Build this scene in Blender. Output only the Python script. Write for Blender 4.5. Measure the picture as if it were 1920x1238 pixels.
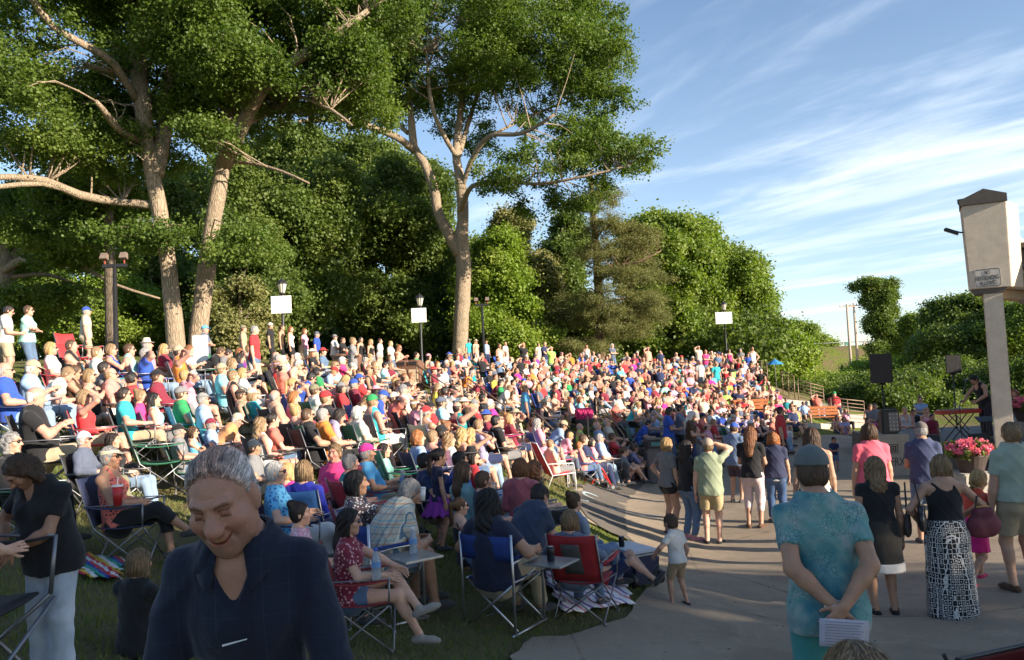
import bpy, bmesh, math, random
import numpy as np
from mathutils import Vector, Matrix, geometry
rnd = random.Random(7); nrg = np.random.default_rng(11)
SC = bpy.context.scene; COL = SC.collection
for _o in list(bpy.data.objects): bpy.data.objects.remove(_o)
R_ = math.radians
# ------------------------------------------------ camera
CZ, PITCH, ROLL, FPX = 3.1, R_(3.4), R_(2.6), 1500.0
f0 = np.array([0, math.cos(PITCH), math.sin(PITCH)]); u0 = np.array([0, -math.sin(PITCH), math.cos(PITCH)]); r0 = np.array([1., 0, 0])
cr = math.cos(ROLL)*r0 - math.sin(ROLL)*u0; cu = math.sin(ROLL)*r0 + math.cos(ROLL)*u0
CP = np.array([0, 0, CZ])
cam = bpy.data.cameras.new('camera'); camo = bpy.data.objects.new('camera', cam); COL.objects.link(camo)
camo.matrix_world = Matrix(((cr[0], cu[0], -f0[0], 0), (cr[1], cu[1], -f0[1], 0), (cr[2], cu[2], -f0[2], CZ), (0, 0, 0, 1)))
cam.sensor_width = 36; cam.lens = FPX/1920*36; cam.clip_start = .05; cam.clip_end = 4000
SC.camera = camo
# ------------------------------------------------ light
SUN_EL, SUN_AZ = R_(18), math.atan2(.85, -.52)          # azimuth from +Y towards +X
SC.view_settings.view_transform = 'Standard'; SC.view_settings.look = 'None'
SC.view_settings.exposure = 0.0; SC.view_settings.gamma = 1.0
world = bpy.data.worlds.new('World'); SC.world = world; world.use_nodes = True
def build_world():
    nt = world.node_tree; N = nt.nodes; L = nt.links; N.clear()
    out = N.new('ShaderNodeOutputWorld'); bg = N.new('ShaderNodeBackground'); bg.inputs[1].default_value = .09
    sky = N.new('ShaderNodeTexSky'); sky.sky_type = 'NISHITA'; sky.sun_disc = False
    sky.sun_elevation = SUN_EL; sky.sun_rotation = SUN_AZ; sky.air_density = 1.0; sky.dust_density = .3; sky.ozone_density = 3.0
    tc = N.new('ShaderNodeTexCoord'); sep = N.new('ShaderNodeSeparateXYZ'); L.new(tc.outputs['Generated'], sep.inputs[0])
    def m(op, a, b=None, c=None):
        n = N.new('ShaderNodeMath'); n.operation = op
        for i, v in enumerate((a, b, c)):
            if v is None: continue
            if isinstance(v, (int, float)): n.inputs[i].default_value = v
            else: L.new(v, n.inputs[i])
        return n.outputs[0]
    z = m('MAXIMUM', m('ADD', sep.outputs[2], .045), .01)
    px = m('DIVIDE', sep.outputs[0], z); py = m('DIVIDE', sep.outputs[1], z)
    uu = m('ADD', m('MULTIPLY', px, .60), m('MULTIPLY', py, -.80)); vv = m('ADD', m('MULTIPLY', px, .80), m('MULTIPLY', py, .60))
    def noise(su, sv, det, dist, off=0.):
        cb = N.new('ShaderNodeCombineXYZ'); L.new(m('MULTIPLY', uu, su), cb.inputs[0]); L.new(m('MULTIPLY', vv, sv), cb.inputs[1]); cb.inputs[2].default_value = off
        n = N.new('ShaderNodeTexNoise'); n.inputs['Scale'].default_value = 1; n.inputs['Detail'].default_value = det
        n.inputs['Distortion'].default_value = dist; n.inputs['Roughness'].default_value = .58; L.new(cb.outputs[0], n.inputs['Vector']); return n.outputs[0]
    a = noise(.30, .95, 6, .7, 3.1); b = noise(.9, 2.8, 8, .9, 7.7); c = noise(.2, .45, 3, .3, 1.3)
    s = m('ADD', m('ADD', m('MULTIPLY', a, .9), m('MULTIPLY', b, .38)), m('MULTIPLY', c, .75))
    mr = N.new('ShaderNodeMapRange'); mr.inputs[1].default_value = .97; mr.inputs[2].default_value = 1.31; mr.interpolation_type = 'SMOOTHSTEP'; L.new(s, mr.inputs[0])
    lowf = N.new('ShaderNodeMapRange'); lowf.inputs[1].default_value = .0; lowf.inputs[2].default_value = .50; lowf.inputs[3].default_value = .4; lowf.inputs[4].default_value = 0; L.new(sep.outputs[2], lowf.inputs[0])
    fac = m('MINIMUM', m('ADD', m('MULTIPLY', mr.outputs[0], .66), m('MULTIPLY', lowf.outputs[0], .5)), .92)
    mx = N.new('ShaderNodeMix'); mx.data_type = 'RGBA'; L.new(fac, mx.inputs[0])
    hs = N.new('ShaderNodeHueSaturation'); hs.inputs['Saturation'].default_value = .98; L.new(sky.outputs[0], hs.inputs['Color'])
    L.new(hs.outputs[0], mx.inputs[6]); mx.inputs[7].default_value = (5.9, 6.4, 7.0, 1)
    L.new(mx.outputs[2], bg.inputs[0]); L.new(bg.outputs[0], out.inputs[0])
build_world()
sl = bpy.data.lights.new('sun', 'SUN'); sl.energy = 5.0; sl.angle = R_(.5); sl.color = (1, .86, .69)
so = bpy.data.objects.new('sun', sl); COL.objects.link(so)
SD = Vector((math.sin(SUN_AZ)*math.cos(SUN_EL), math.cos(SUN_AZ)*math.cos(SUN_EL), math.sin(SUN_EL)))
so.rotation_euler = (-SD).to_track_quat('-Z', 'Y').to_euler(); so.location = (0, 0, 40)
SC.view_settings.exposure = 1.28
try:
    SC.cycles.use_adaptive_sampling = True; SC.cycles.adaptive_threshold = .02; SC.cycles.use_denoising = True
    SC.cycles.max_bounces = 5; SC.cycles.transparent_max_bounces = 4; SC.cycles.diffuse_bounces = 3; SC.cycles.glossy_bounces = 2; SC.cycles.transmission_bounces = 3
except Exception: pass
# ------------------------------------------------ projection helpers
def ray(px, py):
    return f0 + (px-960)/FPX*cr + (619-py)/FPX*cu
def at(px, py, d): return CP + ray(px, py)*d
def proj(P):
    q = np.asarray(P, float) - CP; d = q @ f0
    return 960 + FPX*(q @ cr)/d, 619 - FPX*(q @ cu)/d, d
def axis_at(px, py, d): return Vector(at(px, py, d))
# ------------------------------------------------ mesh helpers
def mesh_np(name, V, F, tint=None, smooth=True, attr='tint', rn=None):
    V = np.asarray(V, np.float32); F = np.asarray(F, np.int32); k = F.shape[1]
    me = bpy.data.meshes.new(name); me.vertices.add(len(V)); me.vertices.foreach_set('co', V.ravel())
    me.loops.add(F.size); me.loops.foreach_set('vertex_index', F.ravel()); me.polygons.add(len(F))
    me.polygons.foreach_set('loop_start', np.arange(0, F.size, k, dtype=np.int32))
    me.polygons.foreach_set('use_smooth', np.full(len(F), smooth)); me.update(calc_edges=True)
    if tint is not None:
        a = me.color_attributes.new(attr, 'FLOAT_COLOR', 'POINT'); c = np.ones((len(V), 4), np.float32); c[:, :3] = tint; a.data.foreach_set('color', c.ravel())
    if rn is not None:
        a = me.attributes.new('rn', 'FLOAT', 'POINT'); a.data.foreach_set('value', np.asarray(rn, np.float32))
    return me
def link(name, me, mat=None, parent=None, loc=None, rz=None, color=None):
    o = bpy.data.objects.new(name, me); COL.objects.link(o)
    if mat is not None and not me.materials: me.materials.append(mat)
    if parent is not None: o.parent = parent
    if loc is not None: o.location = loc
    if rz is not None: o.rotation_euler = (0, 0, rz)
    if color is not None: o.color = (*color[:3], 1)
    return o
def tag(o, label=None, cat=None, group=None, kind=None):
    if label: o['label'] = label
    if cat: o['category'] = cat
    if group: o['group'] = group
    if kind: o['kind'] = kind
    return o
def empty(name, loc=(0, 0, 0), rz=0, label=None, cat=None, group=None, s=1):
    o = bpy.data.objects.new(name, None); COL.objects.link(o); o.location = [float(v) for v in loc]; o.rotation_euler = (0, 0, rz); o.scale = (s, s, s); o.empty_display_size = .2
    return tag(o, label, cat, group)
def copy_tree(o, parent=None):
    c = o.copy(); COL.objects.link(c); c.parent = parent
    if parent is not None: c.matrix_parent_inverse = o.matrix_parent_inverse.copy()
    for ch in [x for x in KIDS.get(o.name, [])] or list(o.children): copy_tree(ch, c)
    return c
KIDS = {}
class MB:
    'collects simple solids, then becomes one mesh object'
    def __init__(s): s.V = []; s.F = []
    def add(s, V, F):
        b = len(s.V); s.V += [tuple(v) for v in V]; s.F += [tuple(b+i for i in f) for f in F]; return s
    def box(s, c, size, rot=None, taper=1.0):
        x, y, z = [q/2 for q in size]; P = []
        for sz in (-1, 1):
            t = taper if sz > 0 else 1
            for sx, sy in ((-1, -1), (1, -1), (1, 1), (-1, 1)): P.append(Vector((sx*x*t, sy*y*t, sz*z)))
        if rot is not None: P = [rot @ p for p in P]
        c = Vector(c)
        return s.add([c+p for p in P], [(3, 2, 1, 0), (4, 5, 6, 7), (0, 1, 5, 4), (1, 2, 6, 5), (2, 3, 7, 6), (3, 0, 4, 7)])
    def tube(s, pts, r, n=8, caps=True, flat=1.0):
        pts = [Vector(p) for p in pts]; m = len(pts)
        rs = [r]*m if isinstance(r, (int, float)) else list(r)
        up = None; rings = []
        for i, p in enumerate(pts):
            t = (pts[min(i+1, m-1)] - pts[max(i-1, 0)]).normalized()
            if up is None: up = Vector((0, 0, 1)) if abs(t.z) < .9 else Vector((0, 1, 0))
            a = t.cross(up)
            if a.length < 1e-5: a = t.cross(Vector((1, 0, 0)))
            a.normalize(); b = a.cross(t).normalized(); up = b
            rings.append([p + (a*math.cos(2*math.pi*k/n) + b*flat*math.sin(2*math.pi*k/n))*rs[i] for k in range(n)])
        F = []
        for i in range(m-1):
            for k in range(n): F.append((i*n+k, i*n+(k+1) % n, (i+1)*n+(k+1) % n, (i+1)*n+k))
        if caps: F.append(tuple(range(n-1, -1, -1))); F.append(tuple(range((m-1)*n, m*n)))
        return s.add([v for q in rings for v in q], F)
    def lathe(s, c, prof, n=16, axis=None):
        c = Vector(c); Mx = axis.to_track_quat('Z', 'Y').to_matrix() if axis is not None else Matrix.Identity(3)
        V = [c + Mx @ Vector((r*math.cos(2*math.pi*k/n), r*math.sin(2*math.pi*k/n), z)) for r, z in prof for k in range(n)]
        F = [(i*n+k, i*n+(k+1) % n, (i+1)*n+(k+1) % n, (i+1)*n+k) for i in range(len(prof)-1) for k in range(n)]
        F.append(tuple(range(n-1, -1, -1))); F.append(tuple(range((len(prof)-1)*n, len(prof)*n)))
        return s.add(V, F)
    def sheet(s, P, th=.008):
        'P: grid [i][j] of points -> thin solid sheet'
        a, b = len(P), len(P[0]); P = [[Vector(p) for p in r] for r in P]; N_ = []
        for i in range(a):
            for j in range(b):
                du = P[min(i+1, a-1)][j]-P[max(i-1, 0)][j]; dv = P[i][min(j+1, b-1)]-P[i][max(j-1, 0)]
                N_.append(du.cross(dv).normalized() if du.cross(dv).length > 1e-9 else Vector((0, 0, 1)))
        V = [P[i][j]+N_[i*b+j]*th/2 for i in range(a) for j in range(b)] + [P[i][j]-N_[i*b+j]*th/2 for i in range(a) for j in range(b)]
        F = []; o = a*b
        for i in range(a-1):
            for j in range(b-1):
                q = (i*b+j, (i+1)*b+j, (i+1)*b+j+1, i*b+j+1); F.append(q); F.append(tuple(o+x for x in q[::-1]))
        ed = [(i*b) for i in range(a)], [(i*b+b-1) for i in range(a)], list(range(b)), [(a-1)*b+j for j in range(b)]
        for k, e in enumerate(ed):
            for x, y in zip(e, e[1:]):
                q = (x, y, o+y, o+x); F.append(q if k in (1, 2) else q[::-1])
        return s.add(V, F)
    def prism(s, poly, h, origin=(0, 0, 0), X=(1, 0, 0), Y=(0, 1, 0)):
        X = Vector(X); Y = Vector(Y); Z = X.cross(Y); O = Vector(origin); n = len(poly)
        V = [O+X*p[0]+Y*p[1] for p in poly]+[O+X*p[0]+Y*p[1]+Z*h for p in poly]
        return s.add(V, [tuple(range(n-1, -1, -1)), tuple(range(n, 2*n))]+[(i, (i+1) % n, n+(i+1) % n, n+i) for i in range(n)])
    def mesh(s, name='mesh', smooth=False, bevel=0):
        me = bpy.data.meshes.new(name); me.from_pydata(s.V, [], s.F); me.update()
        if bevel:
            bm = bmesh.new(); bm.from_mesh(me); bmesh.ops.recalc_face_normals(bm, faces=bm.faces)
            bmesh.ops.bevel(bm, geom=[e for e in bm.edges if len(e.link_faces) == 2 and e.calc_face_angle(0) > .6], offset=bevel, segments=2, affect='EDGES', clamp_overlap=True)
            bm.to_mesh(me); bm.free()
        me.polygons.foreach_set('use_smooth', [smooth]*len(me.polygons))
        a = me.color_attributes.new('tint', 'FLOAT_COLOR', 'POINT'); a.data.foreach_set('color', [1.0]*(4*len(me.vertices)))
        return me
    def build(s, name, mat, parent=None, smooth=False, bevel=0, loc=None, rz=None, color=None):
        return link(name, s.mesh(name, smooth, bevel), mat, parent, loc, rz, color)
# ------------------------------------------------ materials
MATS = {}
def nmat(name):
    m = bpy.data.materials.new(name); m.use_nodes = True; nt = m.node_tree; b = nt.nodes['Principled BSDF']; return m, nt, b
class NT:
    def __init__(s, nt): s.nt = nt; s.N = nt.nodes; s.L = nt.links
    def setin(s, n, i, v):
        if v is None: return
        if hasattr(v, 'is_linked'): s.L.new(v, n.inputs[i])
        else:
            if isinstance(v, tuple) and len(v) == 3 and n.inputs[i].type == 'RGBA': v = (*v, 1)
            n.inputs[i].default_value = v
    def math(s, op, a, b=None, c=None, clamp=False):
        n = s.N.new('ShaderNodeMath'); n.operation = op; n.use_clamp = clamp
        for i, v in enumerate((a, b, c)): s.setin(n, i, v)
        return n.outputs[0]
    def mix(s, f, a, b, bl='MIX'):
        n = s.N.new('ShaderNodeMix'); n.data_type = 'RGBA'; n.blend_type = bl; s.setin(n, 0, f); s.setin(n, 6, a); s.setin(n, 7, b); return n.outputs[2]
    def noise(s, sc, det=3, rough=.5, vec=None, dist=0, col=False):
        n = s.N.new('ShaderNodeTexNoise'); n.inputs['Scale'].default_value = sc; n.inputs['Detail'].default_value = det; n.inputs['Roughness'].default_value = rough; n.inputs['Distortion'].default_value = dist
        if vec is not None: s.L.new(vec, n.inputs['Vector'])
        return n.outputs[1 if col else 0]
    def ramp(s, f, a, b, va=0., vb=1.):
        n = s.N.new('ShaderNodeMapRange'); s.setin(n, 0, f); n.inputs[1].default_value = a; n.inputs[2].default_value = b; n.inputs[3].default_value = va; n.inputs[4].default_value = vb; return n.outputs[0]
    def oco(s): return s.N.new('ShaderNodeTexCoord').outputs['Object']
    def sep(s, v): n = s.N.new('ShaderNodeSeparateXYZ'); s.L.new(v, n.inputs[0]); return n.outputs
    def scale(s, v, sc):
        n = s.N.new('ShaderNodeMapping'); s.L.new(v, n.inputs[0]); n.inputs['Scale'].default_value = sc; return n.outputs[0]
    def bump(s, h, st, dist, b):
        n = s.N.new('ShaderNodeBump'); n.inputs['Strength'].default_value = st; n.inputs['Distance'].default_value = dist; s.L.new(h, n.inputs['Height']); s.L.new(n.outputs[0], b.inputs['Normal'])
def mat_plain(name, col, rough=.6, metal=0, nz=.12, nscale=8, bump=.0, bscale=60):
    if name in MATS: return MATS[name]
    m, nt, b = nmat(name); T = NT(nt); v = T.oco()
    n = T.noise(nscale, 4, .6, v); f = T.ramp(n, .3, .7, 1-nz, 1+nz)
    T.L.new(T.mix(1., (*col, 1), f, 'MULTIPLY'), b.inputs['Base Color'])
    b.inputs['Roughness'].default_value = rough; b.inputs['Metallic'].default_value = metal
    if bump: T.bump(T.noise(bscale, 4, .6, v), bump, .01, b)
    MATS[name] = m; return m
def objcol(T):
    oi = T.N.new('ShaderNodeObjectInfo'); at_ = T.N.new('ShaderNodeAttribute'); at_.attribute_name = 'tint'
    return T.mix(1., oi.outputs['Color'], at_.outputs['Color'], 'MULTIPLY'), oi
def build_obj_mats():
    m, nt, b = nmat('skin'); T = NT(nt); c, oi = objcol(T); v = T.oco()
    f = T.ramp(T.noise(14, 4, .6, v), .3, .7, .88, 1.1); T.L.new(T.mix(1., c, f, 'MULTIPLY'), b.inputs['Base Color'])
    b.inputs['Roughness'].default_value = .48; b.inputs['Specular IOR Level'].default_value = .35
    b.inputs['Subsurface Weight'].default_value = .08; b.inputs['Subsurface Radius'].default_value = (.02, .008, .004); b.inputs['Subsurface Scale'].default_value = .5
    T.bump(T.math('ADD', T.noise(230, 3, .6, v), T.math('MULTIPLY', T.noise(28, 4, .65, v), 1.2)), .35, .006, b); MATS['skin'] = m
    def cloth(name, fn=None, rough=.85, wr=.55):
        m, nt, b = nmat(name); T = NT(nt); c, oi = objcol(T); v = T.oco()
        if fn: c = fn(T, c, oi, v)
        f = T.ramp(T.noise(9, 4, .6, v), .3, .7, .90, 1.08); T.L.new(T.mix(1., c, f, 'MULTIPLY'), b.inputs['Base Color'])
        b.inputs['Roughness'].default_value = rough; b.inputs['Specular IOR Level'].default_value = .2; b.inputs['Sheen Weight'].default_value = .15
        T.bump(T.math('ADD', T.noise(6, 3, .5, T.scale(v, (1, 1, .7)), .4), T.math('MULTIPLY', T.noise(160, 2, .5, v), .06)), wr, .03, b); MATS[name] = m
    cloth('cloth')
    def floral(c2, sc, th=.08):
        def fn(T, c, oi, v):
            off = T.N.new('ShaderNodeVectorMath'); off.operation = 'ADD'; T.L.new(v, off.inputs[0]); cb = T.N.new('ShaderNodeCombineXYZ'); T.L.new(T.math('MULTIPLY', oi.outputs['Random'], 9.), cb.inputs[0]); T.L.new(cb.outputs[0], off.inputs[1])
            vo = T.N.new('ShaderNodeTexVoronoi'); vo.inputs['Scale'].default_value = sc; vo.inputs['Randomness'].default_value = 1; T.L.new(off.outputs[0], vo.inputs['Vector'])
            k = T.math('ADD', vo.outputs[0], T.math('MULTIPLY', T.noise(sc*2.5, 2, .5, off.outputs[0]), .5))
            return T.mix(T.ramp(k, .55+th, .50+th), c, c2)
        return fn
    def stripes(c2, ax, sc, w=.5):
        def fn(T, c, oi, v):
            s = T.math('FRACT', T.math('MULTIPLY', T.sep(v)[ax], sc)); return T.mix(T.math('LESS_THAN', s, w), c, c2)
        return fn
    def plaid(cols, sc, w=.06):
        def fn(T, c, oi, v):
            x = T.sep(v)
            for i, (ax, c2, s_, w_, f_) in enumerate(cols):
                s = T.math('FRACT', T.math('ADD', T.math('MULTIPLY', x[ax], s_), .13*i)); c = T.mix(T.math('MULTIPLY', T.math('LESS_THAN', s, w_), f_), c, c2)
            return c
        return fn
    cloth('cloth_floral_light', floral((.75, .72, .68), 38)); cloth('cloth_floral_dark', floral((.03, .03, .05), 34))
    cloth('cloth_floral_blue', floral((.03, .12, .35), 30, .10)); cloth('cloth_floral_rose', floral((.62, .34, .36), 30, .06))
    cloth('cloth_stripe_white', stripes((.8, .8, .8), 2, 28)); cloth('cloth_stripe_dark', stripes((.02, .03, .08), 2, 30))
    cloth('cloth_check', plaid([(0, (.8, .8, .82), 30, .45, .8), (2, (.05, .06, .2), 30, .4, .6)], 0))
    cloth('cloth_plaid_madras', plaid([(0, (.55, .16, .06), 22, .13, .7), (2, (.05, .35, .42), 20, .16, .7), (0, (.75, .72, .6), 17, .1, .8), (2, (.55, .2, .08), 13, .1, .6), (0, (.03, .2, .3), 11, .09, .8)], 0))
    cloth('cloth_plaid_navy', plaid([(0, (.07, .09, .14), 17, .02, .35), (2, (.07, .09, .14), 14, .02, .2), (0, (.010, .013, .028), 7, .3, .6)], 0), .9, .6)
    def geo(T, c, oi, v):
        vo = T.N.new('ShaderNodeTexVoronoi'); vo.feature = 'DISTANCE_TO_EDGE'; vo.inputs['Scale'].default_value = 24; vo.inputs['Randomness'].default_value = .25; T.L.new(T.scale(v, (1, 1, .8)), vo.inputs['Vector'])
        vo2 = T.N.new('ShaderNodeTexVoronoi'); vo2.inputs['Scale'].default_value = 24; vo2.inputs['Randomness'].default_value = .25; T.L.new(T.scale(v, (1, 1, .8)), vo2.inputs['Vector'])
        k = T.math('ADD', T.math('LESS_THAN', vo.outputs[0], .06), T.math('LESS_THAN', T.math('ABSOLUTE', T.math('SUBTRACT', vo2.outputs[0], .22)), .05), clamp=True)
        return T.mix(T.math('MULTIPLY', k, .9), c, (.62, .62, .6))
    cloth('cloth_geo', geo)
    def teal(T, c, oi, v):
        vo = T.N.new('ShaderNodeTexVoronoi'); vo.feature = 'DISTANCE_TO_EDGE'; vo.inputs['Scale'].default_value = 52; T.L.new(v, vo.inputs['Vector'])
        big = T.noise(7, 3, .6, v, .6); c = T.mix(T.ramp(big, .42, .62), c, (.30, .36, .34)); c = T.mix(T.ramp(T.noise(5, 2, .5, v), .5, .66), c, (.04, .17, .22))
        return T.mix(T.math('MULTIPLY', T.ramp(vo.outputs[0], .09, .04, 0., .75), T.ramp(T.noise(9, 3, .6, v), .42, .6)), c, (.03, .11, .13))
    cloth('cloth_teal_print', teal)
    m, nt, b = nmat('hair'); T = NT(nt); c, oi = objcol(T); v = T.oco()
    n = T.noise(60, 4, .7, T.scale(v, (1, 1, .12)), .6); T.L.new(T.mix(1., c, T.ramp(n, .3, .7, .45, 1.5), 'MULTIPLY'), b.inputs['Base Color'])
    b.inputs['Roughness'].default_value = .5; T.bump(n, .8, .015, b); MATS['hair'] = m
    m, nt, b = nmat('hair_swept'); T = NT(nt); c, oi = objcol(T); v = T.oco(); n = T.noise(95, 4, .7, T.scale(v, (1, .07, .8)), .25); n2 = T.noise(9, 3, .6, v); c = T.mix(T.ramp(n2, .45, .62), c, (.13, .11, .10)); T.L.new(T.mix(1., c, T.ramp(n, .32, .68, .35, 1.7), 'MULTIPLY'), b.inputs['Base Color']); b.inputs['Roughness'].default_value = .45; T.bump(n, 1., .02, b); MATS['hair_swept'] = m
    m, nt, b = nmat('glossy'); T = NT(nt); c, oi = objcol(T); T.L.new(c, b.inputs['Base Color']); b.inputs['Roughness'].default_value = .3; MATS['glossy'] = m
    m, nt, b = nmat('canvas'); T = NT(nt); c, oi = objcol(T); v = T.oco(); T.L.new(T.mix(1., c, T.ramp(T.noise(6, 3, .6, v), .3, .7, .85, 1.1), 'MULTIPLY'), b.inputs['Base Color'])
    b.inputs['Roughness'].default_value = .75; T.bump(T.noise(8, 3, .5, v), .4, .03, b); MATS['canvas'] = m
build_obj_mats()
M = MATS
M_ALU = mat_plain('aluminium', (.55, .55, .56), .35, .9); M_BLK = mat_plain('black_metal', (.02, .02, .022), .45); M_STL = mat_plain('grey_tube', (.25, .25, .26), .4, .7)
# ------------------------------------------------ terrain (thin-plate through surveyed points)
GP = [(1520, 0, 4.3, .98), (1780, 1165, 8.3), (1640, 1150, 8.4), (1255, 1135, 8.4), (1335, 1015, 14), (1890, 1100, 8.7), (1085, 1172, 7.3), (890, 1150, 7.3), (700, 1200, 5.9),
      (240, 1030, 7.5), (290, 935, 11.5), (655, 838, 15.5), (560, 870, 12.8), (600, 760, 21), (600, 692, 28), (960, 690, 42), (960, 765, 30), (1000, 852, 19), (960, 905, 14.5), (1100, 922, 20.5),
      (1010, 1040, 9), (1200, 1062, 12), (1150, 955, 17), (1205, 885, 24), (1400, 708, 45), (1540, 800, 37), (1240, 770, 33), (1400, 760, 37), (360, 672, 23), (15, 700, 15), (15, 850, 10), (200, 760, 14.5), (420, 760, 17),
      (430, 1000, 9), (60, 1230, 4.0), (1563, 880, 23.7), (1700, 870, 24), (1330, 850, 27), (800, 790, 22), (800, 700, 32), (1180, 700, 43), (1130, 800, 27),
      (1406, 990, 14.5), (1376, 940, 17), (1447, 975, 14.6), (1520, 0, 11.5, .26), (1628, 0, 12, .3), (1726, 0, 12.2, .3), (563, 0, 6.6, 1.15), (862, 0, 7.9, .98), (545, 0, 8.6, 1.25), (720, 0, 11, 1.25), (1600, 0, 17, .1), (1800, 0, 15, .15), (1300, 0, 19, .1)]
TP = []
for q in GP:
    if len(q) == 4: p = at(q[0], 700, q[2]); TP.append((p[0], p[1], q[3]))
    else: TP.append(tuple(at(*q)))
for x, y, z in [(0, 0, 1.25), (-2, 1.5, 1.35), (2, 0, 1.2), (6, 0, .95), (12, 4, .45), (20, 10, .2), (30, 20, .1), (22, 30, .1), (30, 40, .3), (18, 47, .8), (0, -8, 1.4), (14, -8, 1.1), (-8, 0, 2.2), (-12, 8, 3.0), (-15, 16, 3.6), (-14, 26, 4.2), (-8, 36, 4.2), (-20, 45, 4.3), (0, 52, 3.9), (12, 56, 2.6), (25, 60, .6), (-30, 20, 4.2), (-30, 0, 3.6), (40, 0, .5), (45, 55, .0), (-30, 60, 4.2), (12, 22, .02), (14, 16, .05), (16, 26, .0), (19, 44, .2)]: TP.append((x, y, z))
TP = np.array(TP, float)
def _U(r2): return .5*r2*np.log(r2+1e-9)
def _tps():
    n = len(TP); D = ((TP[:, None, :2]-TP[None, :, :2])**2).sum(-1); K = _U(D)+np.eye(n)*1.2; Pm = np.c_[np.ones(n), TP[:, :2]]
    A = np.block([[K, Pm], [Pm.T, np.zeros((3, 3))]]); return np.linalg.solve(A, np.r_[TP[:, 2], np.zeros(3)])
_W = _tps()
def ground(x, y):
    x = np.asarray(x, float); y = np.asarray(y, float); sh = x.shape; X = np.clip(x.ravel(), -34, 46); Y = np.clip(y.ravel(), -12, 62)
    out = np.zeros(len(X))
    for i in range(0, len(X), 20000):
        D = (X[i:i+20000, None]-TP[None, :, 0])**2+(Y[i:i+20000, None]-TP[None, :, 1])**2
        out[i:i+20000] = _U(D) @ _W[:len(TP)]+_W[len(TP)]+_W[len(TP)+1]*X[i:i+20000]+_W[len(TP)+2]*Y[i:i+20000]
    # far field: settle to the surrounding level; the embankment with the road on top
    d = np.maximum(np.maximum(-34-x.ravel(), x.ravel()-46), np.maximum(-12-y.ravel(), y.ravel()-62)); f = np.clip(d/45, 0, 1); f = f*f*(3-2*f)
    tgt = np.where(x.ravel() < 10, 3.2, 0.0); out = out*(1-f)+tgt*f
    e = np.clip(1-np.abs(y.ravel()-(172-.12*x.ravel()))/17., 0, 1); e = np.clip(e*1.8, 0, 1); e = e*e*(3-2*e)*np.clip((x.ravel()-20)/20, 0, 1); out = np.maximum(out, out*(1-e)+6.35*e)
    return out.reshape(sh) if sh else float(out[0])
def hit(px, py, dmax=400):
    r = ray(px, py); d = 1.0
    ds = np.concatenate([np.arange(1., 70, .05), np.arange(70, dmax, 1.)]); P = CP[None]+r[None]*ds[:, None]; g = ground(P[:, 0], P[:, 1]); k = np.nonzero(P[:, 2] < g)[0]
    return P[k[0]] if len(k) else P[-1]
def axisv(lo, hi, nlo, nhi, h, far):
    a = list(np.arange(nlo, nhi+1e-6, h)); s = h; x = nlo
    while x > lo: s *= 1.18; x -= s; a.insert(0, max(x, lo))
    s = h; x = nhi
    while x < hi: s *= 1.18; x += s; a.append(min(x, hi))
    return np.array(sorted(set(a)))
def mat_grass():
    m, nt, b = nmat('lawn'); T = NT(nt); v = T.oco()
    big = T.noise(.35, 4, .6, v); mid = T.noise(3, 5, .65, v); fi = T.noise(45, 4, .7, v)
    c = T.mix(T.ramp(mid, .35, .65), (.10, .15, .025), (.19, .205, .05)); c = T.mix(T.ramp(big, .42, .60), c, (.19, .145, .08)); c = T.mix(T.ramp(T.math('ABSOLUTE', T.math('SUBTRACT', T.sep(v)[1], 5.)), 5.5, 2.5, 0, .85), c, (.17, .145, .075)); c = T.mix(1., c, T.ramp(fi, .3, .7, .55, 1.35), 'MULTIPLY')
    T.L.new(c, b.inputs['Base Color']); b.inputs['Roughness'].default_value = .95; b.inputs['Specular IOR Level'].default_value = .1; T.bump(T.noise(60, 5, .7, v), .9, .04, b); return m
xs = axisv(-900, 1200, -26, 34, .5, 0); ys = axisv(-300, 2500, -6, 60, .5, 0); xs = np.unique(np.r_[xs, np.arange(16, 340, 5.)]); ys = np.unique(np.r_[ys, np.arange(128, 200, 1.5)]); XX, YY = np.meshgrid(xs, ys, indexing='ij'); ZZ = ground(XX, YY)
def grid_faces(a, b): i, j = np.meshgrid(np.arange(a-1), np.arange(b-1), indexing='ij'); q = (i*b+j).ravel(); return np.stack([q, q+b, q+b+1, q+1], 1)
link('lawn', mesh_np('lawn', np.stack([XX.ravel(), YY.ravel(), ZZ.ravel()], 1), grid_faces(len(xs), len(ys))), mat_grass())['kind'] = 'structure'
def smooth_poly(P, k):
    if not k: return P
    out = []; n = len(P)
    for i in range(n):
        a, b, c, d = P[i-1], P[i], P[(i+1) % n], P[(i+2) % n]
        st = 5 if (c-b).length < 6 else 1
        for j in range(st):
            t = j/st; t2 = t*t; t3 = t2*t; q = .5*(2*b+(c-a)*t+(2*a-5*b+4*c-d)*t2+(3*b-a-3*c+d)*t3) if st > 1 else b.lerp(c, t); out.append(q)
    return out
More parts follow.
